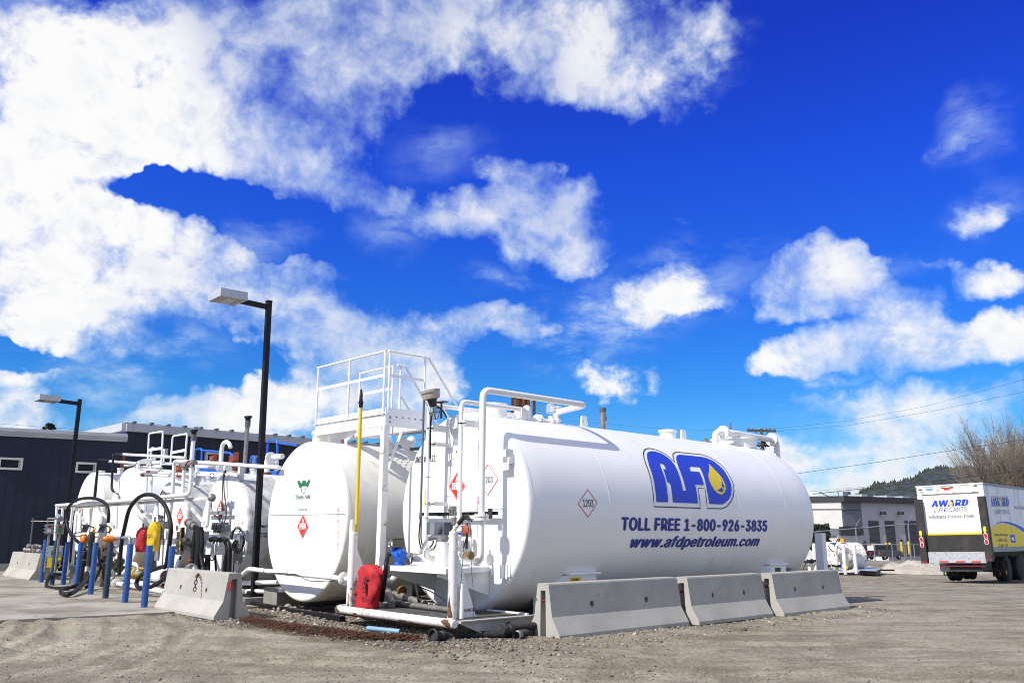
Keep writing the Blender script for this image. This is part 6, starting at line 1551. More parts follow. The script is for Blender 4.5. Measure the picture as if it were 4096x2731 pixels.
# crown fittings of tank two, seen under the platform
m = MB(); m.tube([t1(.9, -3.2, 2.86), t1(.9, -3.2, 3.12), t1(.5, -4.2, 3.12)], .06, 12, .1); m.build('vent_pipe', WC, T2)
m = MB(); c = t1(.55, -2.75, 2.70); m.lathe(c, UP, [(0, .10), (.16, .10), (.17, .13), (.2, .13)], 18); m.build('crown_nozzle', WRR, T2)
m = MB(); c = t1(1.2, -2.9, 2.80); m.ball(c+UP*.2, .09, 12, 8); m.cyl(c-UP*.1, c+UP*.15, .05, 10); m.build('crown_valve', WR, T2)
m = MB(); c = al(1244, 1752, -.30); m.box(c+A*.35-UP*.03, A*.22, Q*.13, UP*.16); m.box(c+A*.35+UP*.14, A*.24, Q*.15, UP*.012); m.build('crown_box', WC, T2)
m = MB(); m.tube([al(1385+0, 1655, .2), al(1420, 1640, .3), al(1475, 1650, .45)], .05, 10, .1) if False else None
# printed emblem and lettering on the face of tank two
n2 = -A2; f2 = lambda px, py, o=.008: pl(px, py, C2+n2*(o+.006), A2)
m = MB(); cr = f2(1214, 1936, .008)
P = lambda x, y, o=0: f2(x, y, .008+o)
crown = [(1188, 1923), (1199, 1922), (1203, 1931), (1208, 1932), (1210, 1920), (1221, 1919.5), (1223, 1930), (1228, 1929.5), (1231, 1919), (1240.5, 1918.5), (1230, 1948), (1224, 1943), (1214, 1940), (1204, 1944), (1199, 1953)]
m.use(GREENP); m.flat([P(*p) for p in crown][::-1])
c = P(1212.3, 1957); r = .075
N = 28; oo = [c+(Q2*math.cos(2*math.pi*k/N)+UP*math.sin(2*math.pi*k/N))*r for k in range(N)]; ii = [c+(Q2*math.cos(2*math.pi*k/N)+UP*math.sin(2*math.pi*k/N))*r*.87 for k in range(N)]
for k in range(N): m.add([oo[k], oo[(k+1) % N], ii[(k+1) % N], ii[k]], [(0, 1, 2, 3)])
m.use(GRYP)


def t2text(s, x0, yb, x1, yt, mt, bold, parent=None):
    a, b, h = P(x0, yb), P(x1, yb), P(x0, yt); m.use(mt); text_into(m, s, a, Q2, UP, (b-a).dot(Q2), h.z-a.z, bold)


t2text('REGAL', 1203, 1960, 1221.5, 1953, GRYP, .0); t2text('"Enviro-Safe"', 1181, 1996, 1243, 1978, GREENP, .015); t2text('REGAL STEEL-FAB LTD. Surrey B.C.', 1171, 2020, 1249, 2012.5, GRYP, 0)
t2text('CONTAINED TANK', 1190, 2042, 1226, 2033, TEALP, .02); m.build('face_lettering', None, T2, None)
red_placard(T2, f2(1211.7, 2103.5), Q2, UP, n2, .190, .205)
for i, (py, ln) in enumerate(((2037, ['NO CELL', 'PHONES']), (2082.6, ['NO', 'IGNITION']), (2128.6, ['NO OPEN', 'FLAMES']), (2173.5, ['NO', 'SMOKING']))): picto(T2, f2(1352.5, py), Q2, UP, n2, .035, ln, i)
m = MB(); m.box(C2-A2*.012+UP*.10, Q2*1.28, A2*.005, UP*.006); m.build('head_seam', SEAM, T2, None)
# pipes in front of tank two
fp = lambda px, py, a=-.95: al(px, py, a)
pm = thing('product_pipe', 'white pipe running across the lower front of the emblem tank to the left guard post', 'pipe', tuple(t1(-.95, -3.5, 0)))
m = MB(); e = fp(1372, 2313); m.tube([fp(920, 2330, -.3), fp(938, 2322, -.5), fp(996, 2274), fp(1060, 2282), e, t1(-.9, -1.05, e.z)+Q*.0], .040, 14, .1); m.build('pipe', WC, pm)
m = MB(); m.flange(e+Q*.02, Q, .098, .03, 8, 24); m.flange(e+Q*.055, Q, .098, .03, 8, 24); m.build('pipe_flange', WC, pm)
for px in (1062, 1155, 1332): c = fp(px, 2282+(px-1060)*.095); m = MB(); m.tube([c+(A*math.cos(k)+UP*math.sin(k))*.043 for k in np.linspace(0, 2*math.pi, 13)], .004, 5); m.build('strap', BLACKM, pm)
m = MB(); m.smooth([fp(1080, 2290, -1.0), fp(1180, 2296, -1.0), fp(1240, 2322, -1.0), fp(1320, 2322, -1.0), fp(1375, 2330, -1.0)], .006, 5); m.build('tracer_wire', CABLE, pm)
m = MB(); m.use(REDL); c = fp(1182, 2294, -.995); m.flat([c-Q*.03-UP*.003, c+Q*.04-UP*.003, c+Q*.04+UP*.003, c-Q*.03+UP*.003]); m.flat([c-Q*.05, c-Q*.03-UP*.01, c-Q*.03+UP*.01]); m.build('flow_arrow', None, pm, None)
m = MB(); e2 = fp(1528, 2324, -.75); m.tube([fp(1420, 2318, -.85), e2, fp(1562, 2326, -.7), fp(1600, 2278, -.45)], .042, 14, .12); m.build('pipe', WC, pm)
pm = thing('product_pipe', 'pair of low white pipes behind the near lamp post', 'pipe', tuple(t1(-.6, -5, 0)))
for (ya, yb) in ((2331, 2328), (2366, 2360)): m = MB(); m.cyl(al(925, ya, -.55), al(1112 if ya < 2350 else 1140, yb, -.55), .042, 12); m.build('pipe', WC, pm)
m = MB(); m.cyl(al(935, 2348, -.45), al(992, 2349, -.4), .03, 10); m.cyl(al(980, 2349, -.42), al(998, 2350, -.4), .05, 12); m.build('pipe_coupling', DRTY, pm)
m = MB(); m.tube([al(1082, 2374, -.5), al(1083, 2404, -.5)], .028, 10); m.cyl(al(1065, 2376, -.5), al(1100, 2374, -.5), .02, 8); m.build('drain_leg', WR, pm)
# timber and kerb under the second tank
m = MB(); m.beam(t1(-.75, -5.0, .03), t1(-.95, -1.6, .03), .10, .07); single(m, 'edge_rail', BLACKM, 'dark edge rail lying in front of the emblem tank', 'kerb rail')
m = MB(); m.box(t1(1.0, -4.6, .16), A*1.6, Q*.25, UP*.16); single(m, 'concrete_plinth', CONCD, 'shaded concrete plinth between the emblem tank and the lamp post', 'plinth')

# ================================================================== LAMP POSTS
def lamp(bx, by, ytop_px, xtop_px, label, foot):
    b = Vector((bx, by, 0)); t = thing('lamp_post', label, 'lamp post', tuple(b), 'black lamp posts with square heads')
    zt = pl(xtop_px, ytop_px, b, Vector((0, 1, 0))).z; w = .048
    if foot:
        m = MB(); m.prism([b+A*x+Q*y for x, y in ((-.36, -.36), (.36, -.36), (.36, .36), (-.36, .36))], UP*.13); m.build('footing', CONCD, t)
        m = MB(); m.box(b+UP*.15, A*.17, Q*.17, UP*.02); m.box(b+UP*.20, A*.10, Q*.10, UP*.03); m.build('base_plate', BLACKM, t)
    m = MB(); m.box(b+UP*(zt/2+.1), A*w, Q*w, UP*(zt/2-.08)); m.build('pole', BLACKM, t)
    m = MB(); m.box(b+UP*(zt+.03), A*.054, Q*.054, UP*.012); m.build('pole_cap', BLACKM, t)
    m = MB(); m.beam(b-A*w+UP*(zt-.09), b-A*.59+UP*(zt-.07), .06, .10); m.build('arm', BLACKM, t)
    c = b-A*.86+UP*(zt-.03); m = MB(); L, W, H = .275, .275, .08
    m.box(c, A*L, Q*W, UP*H); m.build('lamp_head', LAMPH, t)
    m = MB(); m.box(c-UP*(H+.004), A*(L-.02), Q*(W-.02), UP*.004); fr_ = m.build('lens_frame', BEIGE, t)
    m = MB(); m.box(c-UP*(H+.010), A*.10, Q*(W-.08), UP*.003); m.build('lens', LENS, fr_)
    for s in (-.17, .17): m = MB(); m.box(c-UP*(H+.011)+A*s, A*.05, Q*(W-.10), UP*.003); m.build('louvre', GREYM, fr_)
    for i in (-1, 1):
        for j in (-1, 1): m = MB(); m.cyl(c-UP*(H+.004)+A*(L-.05)*i+Q*(W-.04)*j, c-UP*(H+.014)+A*(L-.05)*i+Q*(W-.04)*j, .012, 6); m.build('screw', GREYP, fr_)
    return t


lb = gp(1016, 2380, .15)
lamp(lb.x, lb.y, 1211, 1085, 'near tall black lamp post with square head on a concrete footing', True).rotation_euler = (0, R_(-1.0), 0)
lamp(-12.62, 24.9, 1602, 320, 'farther black lamp post with square head against the navy building', False)

# ================================================================== CONCRETE BARRIERS
def barrier_proto():
    L = 1.0; prof = [(.30, 0), (.30, .05), (.165, .27), (.105, .67), (.095, .69)]
    full = [(-y, z) for y, z in prof]+[(y, z) for y, z in prof[::-1]]
    Lx = 2.6; m = MB(); X_ = Vector((1, 0, 0)); nd = .12
    m.prism([Vector((-Lx/2+nd, y, z)) for y, z in full], X_*(Lx-2*nd)); o = m.build('body', CONC, None, None)
    cut = []
    for x in (-.55, .55):
        c = MB(); c.cyl((x, -.5, .40), (x, .5, .40), .042, 18); co_ = c.build('cutter', CONC, None, None); md = o.modifiers.new('hole', 'BOOLEAN'); md.operation = 'DIFFERENCE'; md.solver = 'EXACT'; md.object = co_; cut.append(co_)
    bpy.context.view_layer.update(); me = bpy.data.meshes.new_from_object(o.evaluated_get(bpy.context.evaluated_depsgraph_get()))
    bpy.data.objects.remove(o)
    for c in cut: bpy.data.objects.remove(c)
    e = MB()
    for s in (-1, 1):
        x0 = s*(Lx/2-nd); ex = X_*nd*s
        out = [(.30, 0), (.30, .05), (.165, .27), (.105, .67), (.095, .69)]; inn = [(.055, 0), (.045, .60)]
        e.prism([Vector((x0+.0005*s, -y, z)) for y, z in out]+[Vector((x0+.0005*s, y, z)) for y, z in out[::-1]]+[Vector((x0+.0005*s, y, z)) for y, z in inn]+[Vector((x0+.0005*s, -y, z)) for y, z in inn[::-1]], ex)
    return me, e, Lx


BME, BEND, BLX = barrier_proto()
bend_me = BEND.build('end_frame', CONC, None, None); bend_mesh = bend_me.data; bpy.data.objects.remove(bend_me)
pinm = MB(); pinm.cyl((-BLX/2+.03, -.07, .47), (-BLX/2+.03, .07, .47), .014, 8)
for k in range(3): pinm.cyl((-BLX/2+.03, -.045+k*.035, .47), (-BLX/2+.03, -.025+k*.035, .47), .02, 8)
pin_o = pinm.build('lifting_pin', REDD, None); pin_mesh = pin_o.data; bpy.data.objects.remove(pin_o)


def barrier(c, rz, L, label, hook=None):
    t = thing('concrete_barrier', label, 'concrete barrier', (c[0], c[1], -.01), 'precast concrete barriers'); t.rotation_euler = (0, 0, rz); t.scale = (L/BLX, 1, 1)
    for nm, me in (('body', BME), ('end_frame', bend_mesh), ('lifting_pin', pin_mesh)):
        o = bpy.data.objects.new(nm, me); COL.objects.link(o); o.parent = t
    return t


for (a0, a1, q_, lab) in ((-.03, 2.79, 1.82, 'nearest grey concrete barrier of the three beside the big tank'), (2.90, 5.02, 1.93, 'middle concrete barrier of the three beside the big tank'), (5.16, 7.52, 2.05, 'farthest concrete barrier of the three, at the far end of the big tank')):
    c = t1((a0+a1)/2, q_, 0); barrier(c, YAW, a1-a0, lab)
br1 = gp(835.5, 2477.6); bl1 = gp(632, 2432); c = (br1+bl1)/2+A*.30; barrier(c, YAW-math.pi/2, (br1-bl1).length, 'pale concrete barrier with a rusty chain over its top, left of the near lamp post')
br2 = gp(92, 2322); bl2 = gp(30, 2303); c = (br2+bl2)/2+A*.30; barrier(c, YAW-math.pi/2, (br2-bl2).length, 'concrete barrier at the far left by the navy wall with metal couplings on top')
m = MB(); e = br1+A*.3+Q*.012+UP*.47; m.beam(e-UP*.04, e+UP*.09, .03, .04); single(m, 'red_peg', REDT, 'short red peg in the end slot of the barrier left of the lamp post', 'peg')

# chain draped on the barrier
m = MB()
cl = [al(846, 2297, -2.05), al(800, 2296, -2.1), al(789, 2299, -2.25), al(787, 2308, -2.28), al(784, 2325, -2.30), al(781, 2342, -2.32), al(778, 2362, -2.34)]
def links(m, path, r, wr):
    d = 0; tot = sum((path[i+1]-path[i]).length for i in range(len(path)-1)); k = 0; s = 0
    while s < tot:
        d = s
        for i in range(len(path)-1):
            l = (path[i+1]-path[i]).length
            if d <= l: p = path[i]+(path[i+1]-path[i])*(d/l); dr = (path[i+1]-path[i]).normalized(); break
            d -= l
        _, a, b = frame(dr); e = a if k % 2 else b
        m.tube([p+dr*math.cos(u)*r*1.5+e*math.sin(u)*r*.85 for u in np.linspace(0, 2*math.pi, 11)], wr, 5); s += r*2.3; k += 1
links(m, cl, .026, .008); single(m, 'hanging_chain', RUSTC, 'rusty chain hanging over the face of the barrier left of the lamp', 'chain', smooth=60)

# ================================================================== BOLLARDS
bo = None
BOL = [((163.6, 2330), 2157, 0, 'blue bollard farthest left, beside the yellow cabinet'), ((206.7, 2339), 2160, 1, 'dark stained blue bollard, second from the left of the row'), ((251.6, 2340), 2166, 0, 'third blue bollard from the left, beneath the grey switch boxes'),
       ((303.5, 2361), 2168, 0, 'blue bollard left of the black hose lying on the slab'), ((361.9, 2378), 2169, 0, 'blue bollard between the two orange pumps'), ((421, 2393.6), 2172, 1, 'dark green stained bollard below the right orange pump'),
       ((499, 2411), 2175, 0, 'blue bollard below the bent grey pipe end'), ((575.5, 2430), 2180, 0, 'bright blue bollard in front of the yellow cover, nearest to the camera'), ((668, 2424), 2183, 0, 'blue bollard partly behind the barrier with the chain')]
for (bx, by), yt, dk, lab in BOL:
    b = gp(bx, by); h = pl(bx+20, yt, b, Vector((0, 1, 0))).z
    if bo is None:
        m = MB(); m.lathe((0, 0, 0), UP, [(0, .056), (1.0, .056), (1.0, .050), (.985, .05)], 20); bo = m.build('blue_bollard', BLUEP, None); bo2 = m.build('blue_bollard', BLUED, None); md2 = bo2.data; bpy.data.objects.remove(bo2); o = bo
    else:
        o = bo.copy(); COL.objects.link(o)
        if dk: o.data = md2
    if dk: o.data = md2
    o.location = b; o.scale = (1, 1, h); tag(o, lab, 'bollard', 'blue bollards in front of the filling station')

# ================================================================== PIPE RACK AND FILLING GEAR
RK = -1.3
F = lambda px, py, a=RK: al(px, py, a)
rack = thing('pipe_rack', 'white pipe frame spanning in front of the left tanks above the bollards', 'pipe rack', tuple(t1(RK, -10, 0)))
rp_ = lambda m, nm, mt=W_: m.build(nm, mt, rack, 40)
m = MB(); m.tube([F(226, 2021), F(480, 2003), F(745, 1978.5), F(760, 1973), F(769, 1855)], .043, 12, .12); rp_(m, 'top_pipe', W_)
m = MB(); m.cyl(F(736, 1872), F(731, 1975), .036, 12); rp_(m, 'riser', W_)
m = MB(); m.beam(F(232, 2033, RK+.1), F(846, 1991, RK+.1), .05, .06); rp_(m, 'rack_beam', WO)
m = MB(); m.ball(F(847, 1990, RK+.1), .08, 12, 8); rp_(m, 'beam_end_fitting', GREYM)
for (x0, y0, x1, y1, r, m_) in ((228, 2024, 219, 2160, .034, W_), (251, 2030, 246, 2094, .034, W_), (291, 2030, 274, 2170, .036, W_), (309, 2030, 288, 2277, .030, W_), (329, 2033, 322, 2120, .030, WO), (362, 2033, 358, 2110, .03, WO), (275, 2165, 268, 2300, .03, W_),
                          (468, 2026, 465, 2112, .028, W_), (838, 2003, 829, 2102, .034, W_), (629, 2009, 630, 2058, .03, W_), (222, 2100, 218, 2130, .02, GALV)):
    m = MB(); m.cyl(F(x0, y0), F(x1, y1), r, 10); rp_(m, 'rack_post', m_)
for (x0, y0, x1, y1) in ((295, 2032, 348, 2095), (390, 2026, 458, 2108), (544, 2014, 608, 2096), (740, 2002, 828, 2104)):
    m = MB(); m.beam(F(x0, y0), F(x1, y1), .03, .06); rp_(m, 'diagonal_brace', WO)
m = MB(); m.beam(F(583, 2052), F(630, 2055), .03, .05); rp_(m, 'short_arm', WO)
m = MB(); m.cyl(F(769, 1855)-Q*.12, F(769, 1850)+Q*.14, .055, 12); m.cyl(F(769, 1870), F(769, 1840), .05, 12); rp_(m, 'pipe_tee', GREYM)
m = MB(); m.cyl(F(752, 1848), F(761, 1848), .04, 10); rp_(m, 'red_cap', REDD)
m = MB(); m.cyl(F(734, 1862)-Q*.02, F(750, 1862), .06, 12); m.cyl(F(736, 1878), F(736, 1850), .05, 12); rp_(m, 'pipe_tee', GREYM)
# long header pipes over the tanks
hdr = thing('header_pipes', 'bundle of white header pipes running above the left tanks', 'pipes', tuple(t1(-.2, -8, 0)))
hp_ = lambda pts, r, mt=W_, b=.1, nm='pipe': MB().tube(pts, r, 12, b).build(nm, mt, hdr, 50)
hp_([F(668, 2190, -.75), F(676, 2078, -.75), F(689, 1999, -.75), F(697, 1843, -.75), F(870, 1853, -.75), F(1022, 1864, -.75), F(1118, 1869.5, -.75)], .040, W_, .14)
hp_([F(756, 1864, -.3), F(885, 1869, -.3)], .038)
hp_([F(696, 1894, -.3), F(790, 1898, -.3), F(886, 1905, -.3)], .035)
hp_([F(488, 1816.5, .0), F(620, 1823, 0), F(742, 1831, 0)], .036)
hp_([F(454, 1965, -.5), F(446, 1955, -.5), F(453.5, 1813, -.5), F(490, 1816, .0)], .03, BLACKM)
hp_([F(379, 1998, -.5), F(393, 1838, -.5), F(440, 1843, -.4)], .034, BLACKM)
hp_([F(436, 1844, -.4), F(547, 1852, -.3)], .034)
hp_([F(551, 1874, .1), F(553, 1846, .1), F(620, 1838, .6)], .048)
hp_([F(606, 1889, -.6), F(686, 1892, -.6)], .032); hp_([F(580, 1898, -.8), F(676, 1903, -.8)], .030)
hp_([F(587, 1902, -.8), F(584, 1985, -.8)], .028); hp_([F(608, 1892, -.6), F(604, 1980, -.6)], .026)
hp_([F(498, 1862, -.2), F(515, 1862, -.2), F(545, 1852, -.3)], .03)
for px, py, a_ in ((596, 1888, -.6), (574, 1898, -.8)):
    m = MB(); m.cyl(F(px-6, py, a_), F(px+8, py, a_), .045, 10); m.build('red_cap', REDD, hdr)
    m = MB(); m.cyl(F(px+10, py, a_), F(px+40, py+1, a_), .042, 10); m.build('union', GALV, hdr)
m = MB(); m.cyl(F(838, 1869, -.3), F(872, 1869, -.3), .045, 10); m.build('union', GALV, hdr)
for px in (879, 886, 909, 912): 
    m = MB(); m.flange(F(px, 1872, -.35), Q, .085, .03, 6, 16); m.build('pipe_flange', WR, hdr)
for px, py in ((703, 1897), (848, 1902), (933, 1858), (1022, 1865)):
    c = F(px, py, -.5); m = MB(); m.tube([c+(A*math.cos(k)+UP*math.sin(k))*.05 for k in np.linspace(0, 2*math.pi, 11)], .008, 5); m.build('pipe_clamp', BLACKM, hdr)
m = MB(); c = F(964, 1886, -.45); m.box(c, A*.05, Q*.05, UP*.17); m.build('pipe_support', WO, hdr)
m = MB(); c = F(787, 1915, -.3); m.box(c, A*.05, Q*.05, UP*.14); m.build('pipe_support', WO, hdr)
hp_([F(1068, 1900, .6), F(1068, 1830, .6), F(1130, 1824, .7)], .06, WC, .14); hp_([F(1086, 1850, .8), F(1100, 1845, .8), F(1106, 1880, .8)], .05, WR, .1)
m = MB(); m.flange(F(1084, 1831, .6), Q, .13, .04, 6, 20); m.build('pipe_flange', WR, hdr); m = MB(); m.flange(F(1096, 1848, .8), Q, .11, .04, 6, 20); m.build('pipe_flange', WR, hdr)
m = MB(); m.lathe(F(1068, 1903, .6), UP, [(0, .12), (.04, .12), (.05, .09), (.08, .09)], 14); m.build('rusty_collar', RUST, hdr)

# crown fittings: stubs, vents, hoops
def stub(T, px, yt, yb, a_, r, mt=WC, nm='crown_nozzle', cap=True):
    t, b = F(px, yt, a_), F(px, yb+8, a_); b = Vector((t.x, t.y, b.z)); m = MB(); prof = [(0, r), (t.z-b.z-.04, r)]+([(t.z-b.z-.038, r*1.2), (t.z-b.z, r*1.2), (t.z-b.z+.004, r*.9)] if cap else [(t.z-b.z, r)]); m.lathe(b, UP, prof, 16); return m.build(nm, mt, T, 40)


stub(T3, 931, 1885, 1897, .4, .12, WR); stub(T4, 840, 1908, 1930, 1.5, .15, W_); stub(T4, 817, 1900, 1920, 1.2, .05, WR); stub(T3, 1019, 1874, 1900, 1.6, .10, W_); stub(T4, 713, 1904, 1925, .3, .10, WR); stub(T5, 595, 1865, 1885, .6, .30, W_); stub(T5, 483, 1872, 1888, .4, .08, WR); stub(T6, 405, 1882, 1895, .5, .10, WY); stub(T5, 549, 1866, 1876, .2, .10, BEIGE)
stub(T5, 640, 1880, 1892, 1.2, .25, W_); stub(T4, 790, 1865, 1905, .5, .05, W_, 'stub_pipe', False)


def vent(T, px, yt, yb, a_, r, lab=None, twin=True):
    t = F(px, yt, a_); b = F(px, yb, a_); b = Vector((t.x, t.y, b.z)); m = MB(); m.cyl(b, t-UP*.2, r, 12); o = m.build('vent_pipe', GREYM if T is T3 else W_, T)
    m = MB(); m.cyl(t-UP*.28, t-UP*.12, r*1.35, 12); m.build('vent_socket', GREYP, o)
    m = MB()
    for s in ((-1, 1) if twin else (0,)):
        c = t+Q*s*r*1.1; m.lathe(c-UP*.13, UP, [(0, r*.7), (.06, r*.8), (.08, r*1.1), (.11, r*1.5), (.13, r*1.4)], 12)
    m.build('vent_cap', BLACKM, o)


vent(T3, 993, 1664, 1896, 1.8, .055); vent(T4, 777, 1718, 1900, .4, .052)
# curved vent (swan neck)
m = MB(); pts = [F(884, 1880, 1.6), F(885, 1830, 1.6), F(888, 1790, 1.6), F(895, 1773, 1.6), F(906, 1767, 1.6), F(917, 1774, 1.6), F(922, 1789, 1.6)]; m.smooth(pts, .055, 12); m.build('swan_neck_vent', WY, T4)


def actuator(T, x0, y0, x1, y1, a_, seed):
    a, b = F(x0, y0, a_), F(x1, y1, a_); c = (a+b)/2; w = vw(x0, x1, c.y); h = a.z-b.z; m = MB()
    m.cyl(c-UP*h/2-UP*.1, c-UP*h*.2, w*.33, 12); m.lathe(c-UP*h*.3-Q*0, UP, [(0, w*.38), (h*.12, w*.48), (h*.35, w*.46), (h*.42, w*.3)], 14); m.box(c+LX*w*.28+UP*h*.22, LN*w*.2, LX*w*.16, UP*h*.3); m.cyl(c+UP*h*.1-LX*w*.45, c+UP*h*.1+LX*w*.2, h*.16, 10); m.box(c+UP*h*.3-LX*w*.02, LN*.02, LX*.015, UP*h*.2); m.build('red_valve', REDOX, T)


actuator(T4, 838, 1816, 867, 1850, .6, 1); actuator(T3, 916, 1812, 954, 1868, .5, 2); actuator(T4, 704, 1856, 732, 1890, .1, 3); actuator(T6, 481, 1828, 499, 1878, .6, 4)


def hoop(T, pts, r, mt, a_, bars=(), nm='ladder_hoop'):
    m = MB(); m.tube([F(x, y, a_) for x, y in pts], r, 8, .07); o = m.build(nm, mt, T, 50)
    for (x0, y0, x1, y1) in bars: m = MB(); m.beam(F(x0, y0, a_), F(x1, y1, a_), .01, .07); m.build('flat_bar', mt, o)


hoop(T5, [(589, 1872), (596, 1734), (652, 1724), (645, 1862)], .025, W_, .5, ((592, 1800, 648, 1791), (592, 1852, 644, 1845), (592, 1868, 644, 1862)))
hoop(T4, [(682, 1856), (691, 1744), (749, 1734), (740, 1838)], .025, W_, .5, ((687, 1810, 743, 1799),))
hoop(T5, [(600, 1872), (606, 1790), (658, 1798), (654, 1850)], .022, W_, 1.3)
hoop(T4, [(618, 1948), (633, 1910), (640, 1870)], .022, WO, .2)
m = MB(); a = F(598, 1858, .8); m.box(a+Q*.45+UP*.02, A*.35, Q*.5, UP*.012); m.build('step_plate', W_, T5)
m = MB(); a = F(700, 1858, .8); m.box(a+Q*.3, A*.3, Q*.4, UP*.012); m.build('step_plate', W_, T4)
bl = thing('blue_railing', 'bright blue pipe railing and hoops on the crowns of tanks behind', 'railing', tuple(t1(3.2, -7, 0)))
def bh(pts, a_=3.0, r=.035): MB().tube([F(x, y, a_) for x, y in pts], r, 8, .12).build('blue_hoop', BLUEM, bl, 50)
bh([(776, 1920), (779, 1798), (808, 1794), (804, 1915)]); bh([(810, 1801), (920, 1811), (932, 1822), (930, 1870)]); bh([(920, 1870), (920, 1822), (938, 1820), (938, 1860)], 2.6); bh([(1000, 1900), (1004, 1824), (1023, 1826), (1022, 1895)])
bh([(1066, 1880), (1072, 1762), (1110, 1760), (1109, 1880)]); bh([(1112, 1770), (1190, 1780)]); bh([(1066, 1815), (1078, 1815)]); bh([(790, 1874), (880, 1880)]); bh([(776, 1882), (812, 1886)]);
m = MB()
for (x0, y0, x1, y1) in ((1000, 1888, 1026, 1897), (1074, 1885, 1110, 1905), (815, 1872, 920, 1884), (776, 1908, 880, 1916)):
    a, b = F(x0, y0, 3.0), F(x1, y1, 3.0); m.box((a+b)/2, A*.05, Q*abs((b-a).dot(Q))/2, UP*abs(a.z-b.z)/2)
m.build('blue_platform_edge', BLUEM, bl)
# a blue-railed tank crown behind the row carries those rails
m = MB(); c = t1(3.2, -9.4, 1.35); m.lathe(c, A, [(0, 1.0), (.05, 1.12), (3.9, 1.12), (4, 1.0)], 48); single(m, 'rear_tank', WO, 'weathered tank behind the row carrying the blue railings', 'storage tank', smooth=40)
m = MB(); c = t1(3.2, -6.2, 1.35); m.lathe(c, A, [(0, 1.0), (.05, 1.12), (3.9, 1.12), (4, 1.0)], 48); single(m, 'rear_tank', WO, 'weathered rear tank hidden mostly behind the tank left of the lamp', 'storage tank', smooth=40)

# ---- face gear of tanks 3, 4, 5, 6
n3 = -A3; f3 = lambda px, py, o=.01: pl(px, py, C3+n3*o, A3)
n4 = -A3; f4 = lambda px, py, o=.01: pl(px, py, C4+n4*o, A3)
n5 = -A5; f5 = lambda px, py, o=.01: pl(px, py, C5+n5*o, A5)
n6 = -A6; f6 = lambda px, py, o=.01: pl(px, py, C6+n6*o, A6)
red_placard(T3, f3(882.3, 2036.8, .012), Q3, UP, n3, .19, .20); red_placard(T4, f4(720, 2063.6, .012), Q3, UP, n4, .19, .20); red_placard(T6, f6(320, 2038, .012), Q6, UP, n6, .11, .12)
for px in (938, 954, 971): picto(T3, f3(px, 2091.6, .012), Q3, UP, n3, .032, [], int(px) % 4)
for px in (696, 708): picto(T4, f4(px, 2127, .012), Q3, UP, n4, .03, [], px % 4)
m = MB(); m.use(GRYP)
for px in (941, 954, 968):
    a = f3(px-5, 2055, .012); b = f3(px+5, 2078, .012); w, h = (b-a).dot(Q3), a.z-b.z
    for (x0, z0, x1, z1) in ((0, 0, w, -.006), (0, -h+.006, w, -h), (0, 0, .006, -h), (w-.006, 0, w, -h)): m.flat([a+Q3*x0+UP*z0, a+Q3*x1+UP*z0, a+Q3*x1+UP*z1, a+Q3*x0+UP*z1])
m.use(BLKP); a = f3(944, 2066, .013); m.flat([a+Q3*(x*.02)+UP*(y*.04) for x, y in FLAME]); m.build('warning_cards', None, T3, None)
# shell lettering on tank 3 (only the part between the lamp post and the emblem tank shows)
def c3_text(s, x0, yb, x1, yt, bold):
    g3 = lambda x, y: on_cyl3(x, y); u0, v0 = g3(x0, yb); u1, _ = g3(x1, yb); _, v1 = g3(x0, yt); v, f = text2d(s, bold); return [(u0+p[0]*(u1-u0), v0+p[1]*(v1-v0), p[2]) for p in v], f
def on_cyl3(px, py):
    d = ray(px, py); o = CAM-C3; do = d-A3*d.dot(A3); oo = o-A3*o.dot(A3); a = do.dot(do); b = 2*do.dot(oo); c = oo.dot(oo)-1.18**2; D = max(b*b-4*a*c, 0); P_ = CAM+d*((-b-math.sqrt(D))/(2*a)); r = P_-C3; return r.dot(A3), math.atan2(r.z, r.dot(Q3))*1.18
wrap_cyl([c3_text('Norl', 1040, 2110, 1072, 2097, .03), c3_text('DOUBLE', 1040, 2136, 1074, 2130, .02), c3_text('1-888', 1042, 2147, 1072, 2139, .03)], 'shell_lettering', BLKP, T3, C3, A3, Q3, 1.18, .006)
g_ = lambda m, T, nm, mt: m.build(nm, mt, T, 40)
# tank 3: plate, junction boxes, conduit, cables, coil, hose cradle
m = MB(); a, b = f3(829, 2045, .1), f3(921, 2056, .1); m.box((a+b)/2, Q3*(b-a).dot(Q3)/2, A3*.006, UP*.035); m.box(f3(870, 2052, .05), Q3*.02, A3*.05, UP*.02); g_(m, T3, 'cross_plate', GALV)
for (x0, y0, x1, y1) in ((858, 2090, 872, 2118), (880, 2088, 900, 2122), (863, 2116, 880, 2132)):
    a, b = f3(x0, y0, .12), f3(x1, y1, .12); m = MB(); m.box((a+b)/2, Q3*(b-a).dot(Q3)/2, A3*.06, UP*(a.z-b.z)/2); m.cyl((a+b)/2+n3*.06, (a+b)/2+n3*.08, .035, 10); g_(m, T3, 'junction_box', GREYP)
m = MB(); m.cyl(f3(852, 2102, .12), f3(905, 2102, .12), .02, 8); m.cyl(f3(888, 2122, .12), f3(884, 2150, .12), .015, 8); g_(m, T3, 'conduit', GALV)
for pts in ([(902, 1880), (893, 1900), (891, 1940), (889, 1985), (888, 2020), (886, 2060), (878, 2085)], [(905, 1882), (897, 1905), (896, 1950), (899, 1990), (905, 2030), (903, 2070), (896, 2090)], [(845, 2008), (848, 2040), (856, 2058), (868, 2068), (878, 2075)]):
    m = MB(); m.smooth([f3(x, y, .08) for x, y in pts], .012, 6); g_(m, T3, 'cable', CABLE)
coil = thing('coiled_hose', 'thin black hose coiled on a hook on the face of the worn tank', 'hose', tuple(f3(953, 2300, .1)))
m = MB(); rr = random.Random(9)
